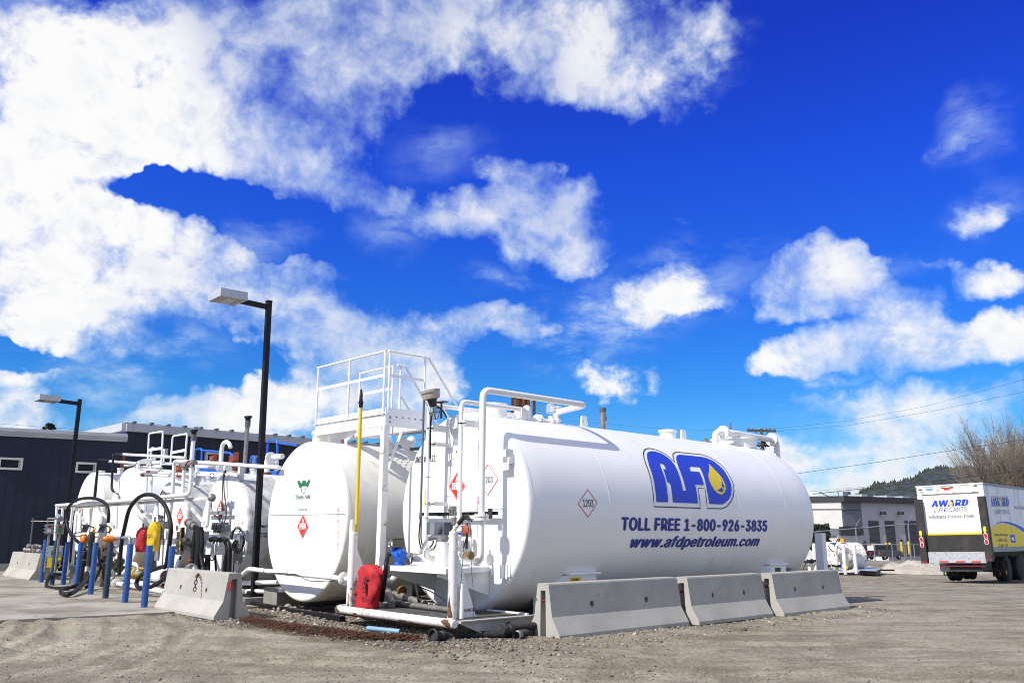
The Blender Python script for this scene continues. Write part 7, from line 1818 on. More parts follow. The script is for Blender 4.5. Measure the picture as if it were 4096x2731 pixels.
for k in range(4):
    cx, cy = 951+rr.uniform(-3, 3), 2160+rr.uniform(-4, 4); hw, hh = 27+rr.uniform(-5, 3), 52+rr.uniform(-6, 3); N = 22
    m.tube([f3(cx+math.sin(t)*hw*(1+.25*max(0, -math.cos(t))*-1*.6), cy-math.cos(t)*hh, .09+k*.02) for t in np.linspace(0, 2*math.pi, N)], .011, 6)
m.build('hose_loops', CABLE, coil, 60)
m = MB(); m.smooth([f3(930, 2190, .14), f3(944, 2178, .16), f3(950, 2160, .15)], .025, 8); m.smooth([f3(934, 2200, .14), f3(932, 2178, .16), f3(942, 2160, .15)], .02, 8); m.build('nozzle', RUB, coil)
m = MB(); a, b = f3(944, 2140, .05), f3(958, 2252, .05); m.box((a+b)/2, Q3*(b-a).dot(Q3)/2, A3*.03, UP*(a.z-b.z)/2); g_(m, T3, 'hook_plate', GALV)
m = MB(); m.smooth([f3(936, 2235, .06), f3(934, 2275, .08), f3(926, 2308, .1)], .012, 6); g_(m, T3, 'cable', CABLE)
m = MB(); a, b = f3(838, 2170, .3), f3(912, 2200, .3); m.box(f3(876, 2196, .3), Q3*.26, A3*.16, UP*.10)
m.lathe(f3(852, 2178, .3)-A3*.15, A3, [(0, .09), (.3, .09)], 16); m.lathe(f3(896, 2178, .3)-A3*.15, A3, [(0, .10), (.3, .10)], 16); g_(m, T3, 'hose_cradle', WC)
dh = thing('draped_hose', 'thick black hose draped over the white cradle on the worn tank', 'hose', tuple(f3(870, 2320, .4)))
for pts, r in (([(896, 2312), (903, 2250), (911, 2200), (906, 2168), (893, 2156), (874, 2160), (858, 2153), (846, 2156), (843, 2160)], .05), ([(915, 2312), (917, 2250), (918, 2195), (910, 2164), (897, 2156)], .045), ([(848, 2156), (858, 2172), (861, 2200), (862, 2250), (866, 2310)], .022),
               ([(816, 2305), (824, 2250), (834, 2204), (842, 2200)], .032), ([(834, 2308), (834, 2250), (836, 2205)], .036)):
    m = MB(); m.smooth([f3(x, y, .42) for x, y in pts], r, 10); m.build('hose_run', RUB, dh, 60)
m = MB(); m.smooth([f3(834, 2206, .2), f3(838, 2232, .2), f3(850, 2240, .2), f3(860, 2225, .2)], .012, 6); g_(m, T3, 'cable', CABLE)
# hoses between tanks 3 and 4
hs = thing('hanging_hoses', 'bundle of black hoses hanging between the two small tanks with grey couplings', 'hose', tuple(al(790, 2330, -1.2)))
Hh_ = lambda x, y, a_=-1.25: al(x, y, a_)
for pts, r in (([(789, 2106), (782, 2140), (777, 2180), (773, 2230), (768, 2290)], .055), ([(801, 2108), (800, 2150), (797, 2203), (792, 2250), (788, 2298)], .06), ([(808, 2120), (808, 2180), (805, 2220), (812, 2270), (815, 2300)], .04), ([(789, 2112), (790, 2170), (786, 2230), (783, 2290)], .045),
               ([(736, 2166), (752, 2172), (772, 2180)], .06), ([(690, 2277), (715, 2280), (742, 2284), (770, 2286)], .05), ([(800, 2290), (815, 2286), (812, 2270)], .05)):
    m = MB(); m.smooth([Hh_(x, y) for x, y in pts], r, 12); m.build('hose_run', RUB, hs, 60)
m = MB(); a, b = Hh_(749, 2086), Hh_(785, 2110); d_ = (b-a).normalized(); m.lathe(a, d_, [(0, .07), (.06, .085), (.10, .085), (.11, .065), (.19, .065), (.2, .085), (.3, .085), (.31, .06), (.42, .06)], 18); m.build('grey_coupling', GREYM, hs)
m = MB(); m.lathe(Hh_(740, 2160), (Hh_(772, 2180)-Hh_(740, 2160)), [(0, .07), (.08, .08), (.14, .06)], 14); m.build('dark_coupling', DRTY, hs)
m = MB(); m.tube([Hh_(752, 2300, -1.6), Hh_(750, 2272, -1.6), Hh_(768, 2264, -1.6), Hh_(781, 2276, -1.6), Hh_(782, 2302, -1.6)], .065, 14, .09); m.flange(Hh_(782, 2297, -1.6), UP, .10, .03, 6, 18); m.build('grey_elbow', GREYM, hs)
m = MB(); m.lathe(Hh_(758, 2262, -1.5), UP, [(0, .05), (.1, .06), (.12, .03), (.2, .02)], 10); m.build('vent_knob', RUST, hs)
m = MB(); a, b = al(806, 2125, -.9), al(819, 2232, -.9); m.box((a+b)/2, Q*(b-a).dot(Q)/2, A*.05, UP*(a.z-b.z)/2); g_(m, T3, 'grey_side_panel', GALV)
# tank 4 dipstick rack
m = MB(); a, b = f4(713, 2126, .12), f4(727, 2218, .12); m.box((a+b)/2, Q3*(b-a).dot(Q3)/2, A3*.03, UP*(a.z-b.z)/2); g_(m, T4, 'stick_rack', GALV)
m = MB(); m.cyl(f4(724, 2115, .22), f4(719, 2212, .22), .018, 8); g_(m, T4, 'yellow_stick', YEL)
for (x0, y0, x1, y1, r) in ((733, 2108, 727, 2202, .035), (721, 2222, 719, 2238, .02), (729, 2110, 727, 2130, .02)): m = MB(); m.cyl(f4(x0, y0, .25), f4(x1, y1, .25), r, 8); g_(m, T4, 'black_rod', RUB)
for (x0, y0, x1, y1) in ((706, 2164, 713, 2172), (706, 2190, 713, 2205)): m = MB(); m.cyl(f4(x0, y0, .2), f4(x1, y1, .2), .04, 8); g_(m, T4, 'valve_body', BEIGE)
m = MB(); m.cyl(f4(708, 2102, .2), f4(708, 2120, .2), .02, 8); m.cyl(f4(708, 2110, .2), f4(732, 2111, .2), .008, 6); g_(m, T4, 'rod_bracket', GREYM)
# boxes and cables between tanks 4 and 5
m = MB(); a, b = al(640, 2082, -1.1), al(666, 2118, -1.1); c = (a+b)/2; m.box(c, Q*(b-a).dot(Q)/2*.8, A*.07, UP*(a.z-b.z)/2*.8); m.cyl(c-Q*.15, c+Q*.15, .05, 10); m.cyl(c, c-UP*.3, .035, 10); m.box(c-Q*.1, Q*.04, A*.04, UP*.1); g_(m, T4, 'junction_box', GREYM)
for pts in ([(638, 1985), (650, 1964), (662, 1975), (663, 2000), (658, 2060), (655, 2120), (652, 2200), (650, 2262)], [(630, 2018), (634, 2055), (645, 2065), (658, 2070)], [(452, 1955), (460, 1968), (474, 1978), (476, 1998)]):
    m = MB(); m.smooth([al(x, y, -1.0) for x, y in pts], .014, 6); g_(m, T4, 'cable', CABLE)
m = MB(); a, b = al(628, 2060, -.9), al(642, 2242, -.9); m.box((a+b)/2, Q*.10, A*.02, UP*(a.z-b.z)/2); g_(m, T4, 'grey_backing_plate', GALV)
for (x, y0, y1) in ((563, 2075, 2095), (563, 2130, 2150), (560, 2185, 2205)):
    pass

# ---- big looping filling hoses
def hose_thing(label, runs, a_, mt=RUB, name='filling_hose'):
    t = thing(name, label, 'hose', tuple(al(runs[0][0][0][0], 2350, a_)), 'black filling hoses')
    for pts, r in runs: m = MB(); m.smooth([al(p[0], p[1], a_+(p[2] if len(p) > 2 else 0)) for p in pts], r, 12); m.build('hose_run', mt, t, 60)
    return t


hose_thing('black hose making a tall loop over the pipe rack above the left bollards', [([(317, 2170), (300, 2155), (287, 2142), (270, 2106), (266, 2066), (276, 2025), (306, 2000), (348, 1991), (388, 1995), (416, 2008), (430, 2028), (435, 2058), (432, 2090)], .037)], -1.45)
hose_thing('large black hose arching over the pipe rack beside the yellow cover', [([(477, 2300), (478, 2270), (481, 2225), (488, 2160), (499, 2107), (516, 2040), (542, 2001), (568, 1982), (593, 1977), (619, 1982), (642, 1999), (660, 2022), (673, 2052), (682, 2090), (684, 2125), (674, 2200), (663, 2262), (645, 2267), (604, 2281), (562, 2302), (546, 2328), (551, 2346), (572, 2351), (600, 2347), (632, 2331), (668, 2306), (690, 2296)], .042)], -1.5)
hose_thing('black hose lying on the slab in front of the left bollards', [([(233, 2256, .3), (216, 2278, .2), (197, 2306, 0), (186, 2335, -.2), (192, 2348, -.3), (210, 2352, -.3), (250, 2352, -.3), (292, 2345, -.2), (318, 2335, .1)], .042), ([(348, 2282, .25), (345, 2310, .15), (330, 2337, -.15), (306, 2360, -.5), (280, 2374, -.8), (258, 2376, -.85), (244, 2368, -.7), (250, 2356, -.5), (275, 2350, -.3)], .044), ([(408, 2235, .3), (400, 2270, .3), (385, 2305, .2), (365, 2335, .1), (340, 2350, 0)], .038)], -1.95)
m = MB(); m.cyl(al(348, 2268, -1.7), al(347, 2290, -1.72), .05, 12); single(m, 'hose_coupling', GREYM, 'bright metal coupling at the end of the hose on the slab', 'coupling')
m = MB(); m.cyl(al(223, 2262, -1.7), al(240, 2243, -1.6), .04, 12); single(m, 'hose_coupling', GREYM, 'metal coupling held up by the left bollards', 'coupling')

# ---- orange pumps with grey heads
def pump(x0, y0, x1, y1, hx0, hy0, hx1, hy1, label, horiz):
    a_ = -1.5; a, b = al(x0, y0, a_), al(x1, y1, a_); c = (a+b)/2; w, h = vw(x0, x1, c.y)/2, (a.z-b.z)/2
    t = thing('fuel_pump', label, 'pump', (c.x, c.y, 0), 'orange pumps above the bollards')
    m = MB()
    if horiz: m.lathe(c-LX*w, LX, [(0, h*.45), (.02, h*.7), (w*.5, h*.9), (w*.52, h*1.05), (w*1.4, h*1.05), (w*1.42, h*.85), (w*2, h*.6)], 16); m.box(c-LX*w*.3-UP*h*.5, LN*h*.5, LX*w*.3, UP*h*.7)
    else: m.lathe(c-UP*h, UP, [(0, w*.45), (h*.3, w*.9), (h*.9, w*.95), (h*1.4, w*.8), (h*2, w*.35)], 14); m.box(c-LX*w*.5, LN*w*.3, LX*w*.45, UP*h*.9); m.cyl(c+LX*w*.2+LN*.0, c+LX*w*1.3, h*.55, 12)
    m.build('casing', ORANGE, t)
    a, b = al(hx0, hy0, a_), al(hx1, hy1, a_); c2 = (a+b)/2; w2, h2 = vw(hx0, hx1, c2.y)/2, (a.z-b.z)/2; tl = (LX*.95-UP*.25).normalized(); tu = (UP*.97+LX*.28).normalized()
    m = MB(); m.box(c2, LX*w2*.62, LN*.10, tu*h2*.85); m.box(c2+UP*h2*.8, LX*w2*.72, LN*.12, UP*.02); m.build('counter_head', GREYP, t)
    m = MB(); m.box(c2+LN*.105-LX*w2*.1+UP*h2*.2, LX*w2*.35, LN*.006, tu*h2*.35); m.build('display', BLKP, t)
    m = MB(); m.smooth([c2+LX*w2*.6+UP*h2*.6, c2+LX*w2*1.6+UP*h2*.3, c2+LX*w2*1.7-UP*h2*.5, c2+LX*w2*.9-UP*h2*.9], .016, 6); m.smooth([c2-LX*w2*.6-UP*h2*.8, c2-LX*w2*2.0-UP*h2*1.0, c2-LX*w2*1.9-UP*h2*1.7, c2-LX*w2*.6-UP*h2*1.7], .014, 6); m.build('signal_cable', CABLE, t)
    m = MB(); m.cyl(c-UP*h, Vector((c.x, c.y, .55)), .07, 12); m.flange(Vector((c.x, c.y, c.z-h-.1)), UP, .12, .04, 6, 16); m.flange(Vector((c.x, c.y, .75)), UP, .13, .04, 6, 16); m.build('stem', RUST if horiz else GREYM, t)
    m = MB(); z0 = .55; m.lathe(Vector((c.x, c.y, z0)), UP, [(-.4, .08), (-.1, .09), (0, .16), (.05, .17), (.1, .10), (.18, .11), (.2, .16), (.26, .15), (.3, .08)], 16); m.cyl(Vector((c.x, c.y, 0)), Vector((c.x, c.y, z0)), .05, 10); m.build('valve_stack', DRTY, t)


pump(323, 2135, 354, 2170, 324, 2096, 358, 2132, 'left orange pump with tilted grey counter head above the bollards', False)
pump(416, 2141, 466, 2168, 391, 2095, 426, 2133, 'right orange pump lying horizontally with grey counter head', True)
m = MB(); m.tube([al(462, 2150, -1.5), al(520, 2149, -1.5), al(520, 2178, -1.5)], .035, 12, .08); single(m, 'bent_pipe', GALV, 'bent grey pipe leaving the right orange pump', 'pipe')
m = MB(); c = al(366, 2145, -1.4); m.lathe(c-UP*.22, UP, [(0, .05), (.04, .075), (.15, .09), (.26, .08), (.32, .04)], 14); m.cyl(c-UP*.7, c-UP*.2, .06, 10); single(m, 'air_separator', DRTY, 'small dark rounded separator between the orange pumps', 'filter')
for (x, y) in ((379, 2125), (439, 2120)): 
    m = MB(); c = al(x, y, -1.35); m.use(YELP); m.box(c, Q*.035, A*.004, UP*.09); m.use(GREENP); m.box(c-A*.006-UP*.03, Q*.03, A*.003, UP*.03); m.use(REDP); m.box(c-A*.006+UP*.03, Q*.02, A*.003, UP*.02); m.build('inspection_tag', None, rack, None)
# switch boxes and cabinet, far left
def sbox(x0, y0, x1, y1, a_, label, mt, face=None, name='switch_box'):
    a, b = al(x0, y0, a_), al(x1, y1, a_); c = (a+b)/2; w, h = vw(x0, x1, c.y)/2, (a.z-b.z)/2; t = thing(name, label, 'switch box', tuple(c-UP*h), 'electrical boxes at the far left')
    m = MB(); m.box(c, LX*w, LN*.09, UP*h); m.build('case', mt, t)
    m = MB(); m.box(c+LN*.10, LX*w*.85, LN*.012, UP*h*.88); m.build('cover', mt, t)
    if face: m = MB(); m.box(c+LN*.115-UP*h*.25, LX*w*.5, LN*.004, UP*h*.38); m.build('plate', face, t)
    m = MB(); m.cyl(c+LN*.115+UP*h*.5, c+LN*.16+UP*h*.5, .035, 10); m.build('knob', REDD, t)
    for k in range(3): m = MB(); m.cyl(c-LX*(w+.02)+UP*h*(k-1)*.6, c-LX*(w-.02)+UP*h*(k-1)*.6+LN*.1, .015, 6); m.build('latch', GALV, t)
    m = MB(); m.cyl(c-UP*h, Vector((c.x, c.y, .3)), .03, 8); m.build('conduit', GREYM, t)


sbox(185, 2094, 213, 2136, -1.9, 'leftmost grey explosion proof switch box', GREYM, GRYP); sbox(227, 2095, 253, 2136, -1.9, 'grey switch box with a green plate, right of its twin', GREYM, GREENP); sbox(198, 2180, 246, 2230, -1.75, 'lower pale switch cabinet with green plate behind the bollards', LAMPH, GREENP)
a, b = al(170, 2190, -1.4), al(226, 2272, -1.4); m = MB(); c = (a+b)/2+A*.1; m.box(c, LX*vw(170, 226, c.y)/2*.9, LN*.2, UP*(a.z-b.z)/2); m.box(c+LN*.21, LX*.01, LN*.01, UP*(a.z-b.z)/2*.95); single(m, 'yellow_cabinet', YEL, 'yellow metal cabinet behind the leftmost bollards', 'cabinet')
m = MB(); m.tube([al(190, 2090, -1.9), al(192, 2072, -1.9), al(222, 2074, -1.9)], .02, 8, .05); m.cyl(al(232, 2064, -1.9), al(240, 2076, -1.9), .07, 12); single(m, 'conduit_bend', GALV, 'small conduit bend above the leftmost switch boxes', 'conduit')
# metal couplings on the far-left barrier, post behind it
rr = random.Random(4); m = MB(); c0 = (bl2+br2)/2+A*.3+UP*.69
for k in range(12):
    c = c0+Q*rr.uniform(-.75, .9)+A*rr.uniform(-.05, .05)+UP*(.05+(.12 if 2 < k < 6 else 0)); d = Vector((rr.gauss(0, 1), rr.gauss(0, 1), rr.gauss(0, .4))).normalized(); m.lathe(c-d*.06, d, [(0, .045), (.03, .06), (.06, .045), (.12, .05)], 10)
single(m, 'hose_fittings', GREYM, 'heap of metal hose fittings on top of the far left barrier', 'fittings')
f = thing('wire_fence', 'thin grey fence post and rail in front of the navy wall at the far left', 'fence', tuple(gp(110, 2285)))
m = MB(); a = gp(108, 2283); m.cyl(a, Vector((a.x, a.y, pl(118, 2070, a, Vector((0, 1, 0))).z)), .03, 8); m.build('post', GREYP, f)
m = MB(); z = pl(118, 2082, a, Vector((0, 1, 0))).z; m.cyl(Vector((a.x-9, a.y-.6, z+.03)), Vector((a.x+4.6, a.y+.3, z-.03)), .018, 6); m.build('top_rail', GREYM, f)

# ---- pipework on the slab behind the right bollards
pw = thing('floor_pipework', 'low white pipes flanges and valves on the slab behind the right bollards', 'pipework', tuple(al(560, 2360, -.9)))
pwb = lambda m, nm, mt: m.build(nm, mt, pw, 40)
m = MB(); m.cyl(al(470, 2333, -1.0), al(548, 2346, -1.0), .05, 12); m.cyl(al(548, 2346, -1.0), al(592, 2352, -1.0), .05, 12); pwb(m, 'pipe', W_)
m = MB(); m.cyl(al(590, 2352, -1.0), al(659, 2366, -1.0), .055, 12); pwb(m, 'pipe', WR)
m = MB(); m.cyl(al(510, 2322, -.8), al(612, 2340, -.8), .05, 12); pwb(m, 'pipe', WR)
for x, y in ((446, 2327), (453, 2328), (466, 2332), (471, 2333)): m = MB(); m.flange(al(x, y, -1.0), (al(548, 2346, -1.0)-al(470, 2333, -1.0)), .115, .03, 8, 20); pwb(m, 'pipe_flange', WR)
m = MB(); c = al(472, 2300, -1.0); m.lathe(Vector((c.x, c.y, .35)), UP, [(0, .07), (.08, .12), (.1, .15), (.14, .15), (.15, .09), (.25, .11), (.3, .11), (.32, .06), (.45, .05)], 16); pwb(m, 'black_valve', DRTY)
m = MB(); c = al(460, 2262, -1.0); m.lathe(c-UP*.1, UP, [(0, .03), (.05, .09), (.12, .10), (.17, .05), (.25, .02)], 12); m.cyl(c-UP*.5, c-UP*.1, .02, 8); pwb(m, 'handwheel', GREYM)
m = MB(); m.tube([al(515, 2254, -.6), al(545, 2256, -.6), al(549, 2292, -.6)], .05, 12, .1); m.lathe(al(548, 2292, -.6), UP, [(0, .09), (.03, .09), (.05, .06)], 14); pwb(m, 'bent_pipe', WC)
m = MB(); a, b = al(604, 2297, -.5), al(664, 2303, -.9); m.lathe(a, b-a, [(0, .10), (.02, .155), ((b-a).length-.02, .155), ((b-a).length, .12)], 24); m.lathe(a, b-a, [(.3, .160), (.34, .160)], 24, False, False); pwb(m, 'filter_drum', WC)
m = MB(); m.lathe(b, b-a, [(.001, .12), (.002, .01)], 18); pwb(m, 'drum_end', RUST)
m = MB(); a, b = al(522, 2288, -.35), al(577, 2290, -.35); L = (b-a).length
pr_ = [(0, .08)]
for k in range(7): pr_ += [(.02+k*L/7.3, .13), (.02+(k+.55)*L/7.3, .13), (.02+(k+.6)*L/7.3, .11), (.02+(k+.95)*L/7.3, .11)]
m.lathe(a, b-a, pr_, 20); pwb(m, 'yellow_ribbed_motor', YEL)
m = MB(); m.beam(al(437, 2346, -1.0), al(560, 2360, -1.0), .05, .04); m.beam(al(437, 2346, -1.0), al(435, 2382, -1.05), .04, .04); m.beam(al(480, 2350, -.9), al(479, 2378, -.9), .04, .04); pwb(m, 'pipe_stand', RUST)
m = MB(); c = al(660, 2355, -.7); m.lathe(c-UP*.2, UP, [(0, .05), (.05, .10), (.2, .12), (.3, .08), (.4, .04)], 12); pwb(m, 'rusty_valve', RUST)
m = MB(); c = al(612, 2245, -.7); m.lathe(c-UP*.3, UP, [(0, .05), (.1, .09), (.3, .07), (.5, .05), (.55, .02)], 12); pwb(m, 'dark_gauge', DRTY)
m = MB(); c = al(308, 2300, -1.2); m.lathe(Vector((c.x, c.y, 0)), UP, [(0, .16), (.35, .17), (.36, .20), (.42, .20), (.45, .05)], 18); single(m, 'grey_drum', GREYM, 'small grey drum with pale lid behind the left bollards', 'drum')
m = MB(); m.tube([al(280, 2290, -1.0), al(280, 2305, -1.0)], .03, 8); m.beam(al(230, 2300, -.9), al(440, 2300, -.9), .06, .05); m.beam(al(230, 2262, -.8), al(440, 2262, -.8), .05, .03); m.cyl(al(180, 2295, -.8), al(240, 2297, -.8), .05, 10); single(m, 'low_pipes', DRTY, 'dark low pipe run behind the left bollards', 'pipes')
m = MB(); m.cyl(al(380, 2245, -.9), al(400, 2248, -.9), .07, 12); m.cyl(al(385, 2290, -.9), al(412, 2293, -.9), .06, 12); m.cyl(al(170, 2285, -.9), al(200, 2287, -.9), .06, 10); single(m, 'white_stubs', WC, 'short white pipe stubs showing between the bollards', 'pipe stubs')
m = MB(); m.cyl(al(412, 2180, -1.2), al(403, 2370, -1.2), .04, 10); single(m, 'brown_post', RUST, 'rusty brown post behind the dark green bollard', 'post')
m = MB()
for (x0, y0, x1, y1, r) in ((330, 2170, 322, 2330, .03), (345, 2200, 352, 2340, .045), (300, 2200, 296, 2310, .03), (395, 2190, 405, 2300, .04), (425, 2190, 418, 2300, .035), (360, 2250, 420, 2260, .03)): m.cyl(al(x0, y0, -1.15), al(x1, y1, -1.15), r, 8)
m.lathe(al(345, 2242, -1.2), UP, [(0, .10), (.02, .17), (.08, .17), (.12, .1), (.2, .12), (.22, .18), (.27, .17)], 14); single(m, 'dark_valve_cluster', DRTY, 'cluster of dark pipes and valves below the orange pumps', 'valves')

# ---- extinguisher covers
def bag(name, c, h, prof, depth, mt, label, ax, seed, base=None):
    """soft cover: stacked rounded sections; prof = [(height 0..1, left, right)] in metres along ax"""
    rr = np.random.default_rng(seed); N = 28; rings = []; dn = ax.cross(UP).normalized(); P_ = sorted(prof); zs = np.linspace(0, 1, 26)
    for z in zs:
        l = np.interp(z, [p[0] for p in P_], [p[1] for p in P_]); r = np.interp(z, [p[0] for p in P_], [p[2] for p in P_]); mid, hw = (l+r)/2, (r-l)/2; d = depth*(.6+.4*min(1, hw/.12)); row = []
        for k in range(N):
            t = 2*math.pi*k/N; x, y = math.cos(t), math.sin(t); sx = math.copysign(abs(x)**.75, x); sy = math.copysign(abs(y)**.75, y)
            wr = 1+.06*math.sin(3*t+z*9+seed)+.05*math.sin(7*t-z*16)*(.4+z)+float(fbm(np.array([math.cos(t)*1.5+z*4]), np.array([math.sin(t)*1.5+seed]), 2)[0])*.10
            row.append(c+ax*(mid+hw*sx*wr)+dn*(d*sy*wr)+UP*(z*h+.008*math.sin(5*t+z*6)*(1 if 0 < z < 1 else 0)))
        rings.append(row)
    if rings[0][0].cross(rings[0][1]).dot(UP) and False: pass
    m = MB(); m.rings(rings, True, True, True); return single(m, name, mt, label, 'extinguisher cover', base=tuple(c), smooth=70), dn


cR = gp(1468, 2430, .25); cR = t1(-1.0, (al(1466, 2420, -1.0)-t1(0, 0, 0)).dot(Q), .25)
pxm = lambda x: (al(x, 2350, -1.0)-cR).dot(Q)*.93
zt_ = al(1490, 2258, -1.0).z
prof = [(0, pxm(1428), pxm(1508)), (.12, pxm(1433), pxm(1511)), (.45, pxm(1438), pxm(1521)), (.72, pxm(1438), pxm(1524)), (.80, pxm(1434), pxm(1525)), (.87, pxm(1438), pxm(1517)), (.93, pxm(1449), pxm(1506)), (.98, pxm(1459), pxm(1497)), (1.0, pxm(1465), pxm(1490))]
red_o, dn_ = bag('red_extinguisher_cover', cR, zt_-.25, prof, .105, REDC, 'large red cloth cover with black print standing on the skid grating', Q, 3)
BASE[red_o.name] = tuple(cR)
m = MB(); m.use(BLKP); fo = -A*.155
def rtxt(s, x0, yb, x1, yt, tilt=0.0):
    a = al(x0, yb, -1.135); b = al(x1, yb, -1.135); h = al(x0, yt, -1.135).z-a.z; text_into(m, s, a, Q, UP, (b-a).dot(Q), h, .03)
rtxt('EXTINGUISHER', 1442, 2388, 1484, 2381); rtxt('KEEP CLEAR', 1443, 2398, 1480, 2391)
a = al(1457, 2372, -1.135); W = .07
for (x0, z0, x1, z1) in ((-.03, 0, .03, .16), (-.012, .16, .012, .21), (-.04, .20, .045, .215), (-.055, .05, -.045, .2), (.0, .215, .05, .235)): m.flat([a+Q*x0+UP*z0, a+Q*x1+UP*z0, a+Q*x1+UP*z1, a+Q*x0+UP*z1])
m.use(REDC); m.flat([a-A*.003+Q*-.02+UP*.03, a-A*.003+Q*.02+UP*.03, a-A*.003+Q*.02+UP*.06, a-A*.003-Q*.02+UP*.06]); m.flat([a-A*.003+Q*-.02+UP*.09, a-A*.003+Q*.02+UP*.09, a-A*.003+Q*.02+UP*.12, a-A*.003-Q*.02+UP*.12])
m.build('cover_print', None, red_o, None)


def small_bag(x0, y0, x1, y1, a_, mt, label, seed, name, print_):
    a, b = al(x0, y0, a_), al(x1, y1, a_); c = Vector(((a.x+b.x)/2, (a.y+b.y)/2, b.z)); w = (x1-x0)/2*c.y/FP*1.15; h = a.z-b.z; SX = Vector((.95, -.31, 0)); SN = Vector((-.31, -.95, 0))
    o, dn = bag(name, c, h, [(0, -w*.85, w*.8), (.3, -w*.95, w*.9), (.75, -w*.95, w), (.88, -w*.8, w*.85), (.96, -w*.4, w*.45), (1, -w*.3, w*.3)], w*.6, mt, label, SX, seed)
    BASE[o.name] = tuple(c)
    m = MB(); m.use(BLKP)
    for (s, f0, f1, l, r) in print_: aa = c+SN*(w*.80)+SX*(w*l)+UP*(h*f0); text_into(m, s, aa, SX, UP, w*(r-l), h*(f1-f0), .03)
    m.build('cover_print', None, o, None)
    m = MB(); m.cyl(c+UP*h*.97, c+UP*(h+.10), .015, 6); m.beam(c+UP*(h*.96)-Q*w*.5, c+UP*(h*.96)+Q*w*.5, .04, .02); m.build('tie', BLACKM, o)
    return o


small_bag(547, 2110, 588, 2208, -1.15, REDC, 'dark red cloth cover hanging left of the yellow one', 5, 'red_extinguisher_cover', [('KEEP CLEAR', .22, .27, -.6, .6)])
small_bag(592, 2086, 636, 2204, -1.3, YELB, 'yellow cloth spill kit cover hanging from the pipe rack', 8, 'yellow_kit_cover', [('EMERGENCY', .52, .58, -.9, .5), ('SPILL KIT', .44, .50, -.9, .3)])
m = MB(); m.cyl(al(583, 2106, -1.1), al(592, 2110, -1.1), .02, 8); m.cyl(al(584, 2104, -1.1), al(585, 2114, -1.1), .03, 8); single(m, 'cover_hook', GREYM, 'small metal hook beside the red hanging cover', 'hook')

# ---- yellow gauge pole leaning on the left guard post
m = MB(); top = al(1443, 1625, -.93); bot = al(1421, 2240, -.93); dn2 = (top-bot).normalized()
yp = thing('gauge_pole', 'tall bright yellow pole with black tip leaning beside the left guard post', 'pole', tuple(bot-dn2*.5))
m.lathe(bot-dn2*.5, dn2, [(0, .031), ((top-bot).length+.5, .028)], 16); m.build('pole', YEL, yp)
m = MB(); m.lathe(top-dn2*.02, dn2, [(0, .034), (.06, .034), (.062, .042), (.10, .042), (.102, .03), (.22, .026), (.24, .018), (.29, .016), (.30, .006)], 16); m.build('black_tip', RUB, yp)
m = MB(); m.tube([top+dn2*.2+Q*.03, top+dn2*.23+Q*.05, top+dn2*.15+Q*.05, top+dn2*.12+Q*.03], .005, 5, .02); m.build('clip', GALV, yp)

# ---- suction hoses, blue pipe, chain on the ground
def ribbed(m, pts, r, pitch=.03):
    P = [Vector(p) for p in pts]; out = []; rad = []; seg = []
    for i in range(len(P)-1):
        n = max(2, int((P[i+1]-P[i]).length/pitch))
        for k in range(n):
            for f, rr in ((0, r), (.45, r), (.5, r*1.12), (.95, r*1.12)): out.append(P[i]+(P[i+1]-P[i])*((k+f)/n)); rad.append(rr)
    m.tube(out, r, 12, radii=rad)


sh = thing('suction_hose', 'dusty black ribbed hose with open coupling lying before the skid', 'hose', tuple(gp(1900, 2545)), 'suction hoses on the ground')
g1 = lambda x, y, z=.05: gp(x, y, z)
m = MB(); ribbed(m, [g1(1790, 2541), g1(1900, 2538), g1(2040, 2535), g1(2110, 2520)], .046); m.build('hose_run', DRTY, sh, 60)
m = MB(); a = g1(1790, 2541); b = g1(1738, 2541, .07); d = (b-a).normalized(); m.lathe(a, d, [(-.03, .05), (.06, .05), (.07, .06), (.12, .06), (.13, .05), (.2, .055), (.22, .075), (.27, .085), (.28, .07), (.24, .055)], 22); m.build('open_coupling', DRTY, sh)
m = MB()
for k in range(14): t = 2*math.pi*k/14; _, u, v = frame(d); p = a+d*.25+(u*math.cos(t)+v*math.sin(t))*.085; m.box(p, d*.025, u*.006, v*.006)
m.build('coupling_lugs', DRTY, sh)
sh = thing('suction_hose', 'dusty hose with clamped fitting running behind the nearest concrete barrier', 'hose', tuple(gp(2080, 2515)), 'suction hoses on the ground')
m = MB(); ribbed(m, [gp(2040, 2510, .13), gp(2110, 2504, .13), gp(2200, 2495, .13)], .045); m.build('hose_run', DRTY, sh, 60)
m = MB(); a = gp(2050, 2512, .13); d = (gp(2010, 2515, .13)-a).normalized(); m.lathe(a, d, [(0, .05), (.03, .07), (.07, .07), (.08, .06), (.14, .075), (.17, .065)], 16); m.box(a+d*.08+UP*.07, d*.03, Q*.015, UP*.02); m.build('clamped_fitting', DRTY, sh)
sh = thing('suction_hose', 'short ribbed hose end poking out beside the nearest barrier', 'hose', tuple(gp(2080, 2545)), 'suction hoses on the ground')
m = MB(); ribbed(m, [gp(2072, 2538, .05), gp(2140, 2522, .05), gp(2190, 2510, .05)], .055); m.build('hose_run', DRTY, sh, 60)
m = MB(); a = gp(2072, 2538, .05); d = (a-gp(2140, 2522, .05)).normalized(); m.lathe(a, d, [(-.05, .058), (0, .062), (.05, .062), (.055, .05), (-.04, .045)], 18, False, True); m.build('open_end', GREYM, sh)
m = MB(); a, b = gp(1470, 2511, .035), gp(1600, 2524, .02); m.cyl(a, b, .033, 14); single(m, 'blue_pipe', BLUEPALE, 'pale blue plastic pipe on the gravel under the skid front', 'pipe')

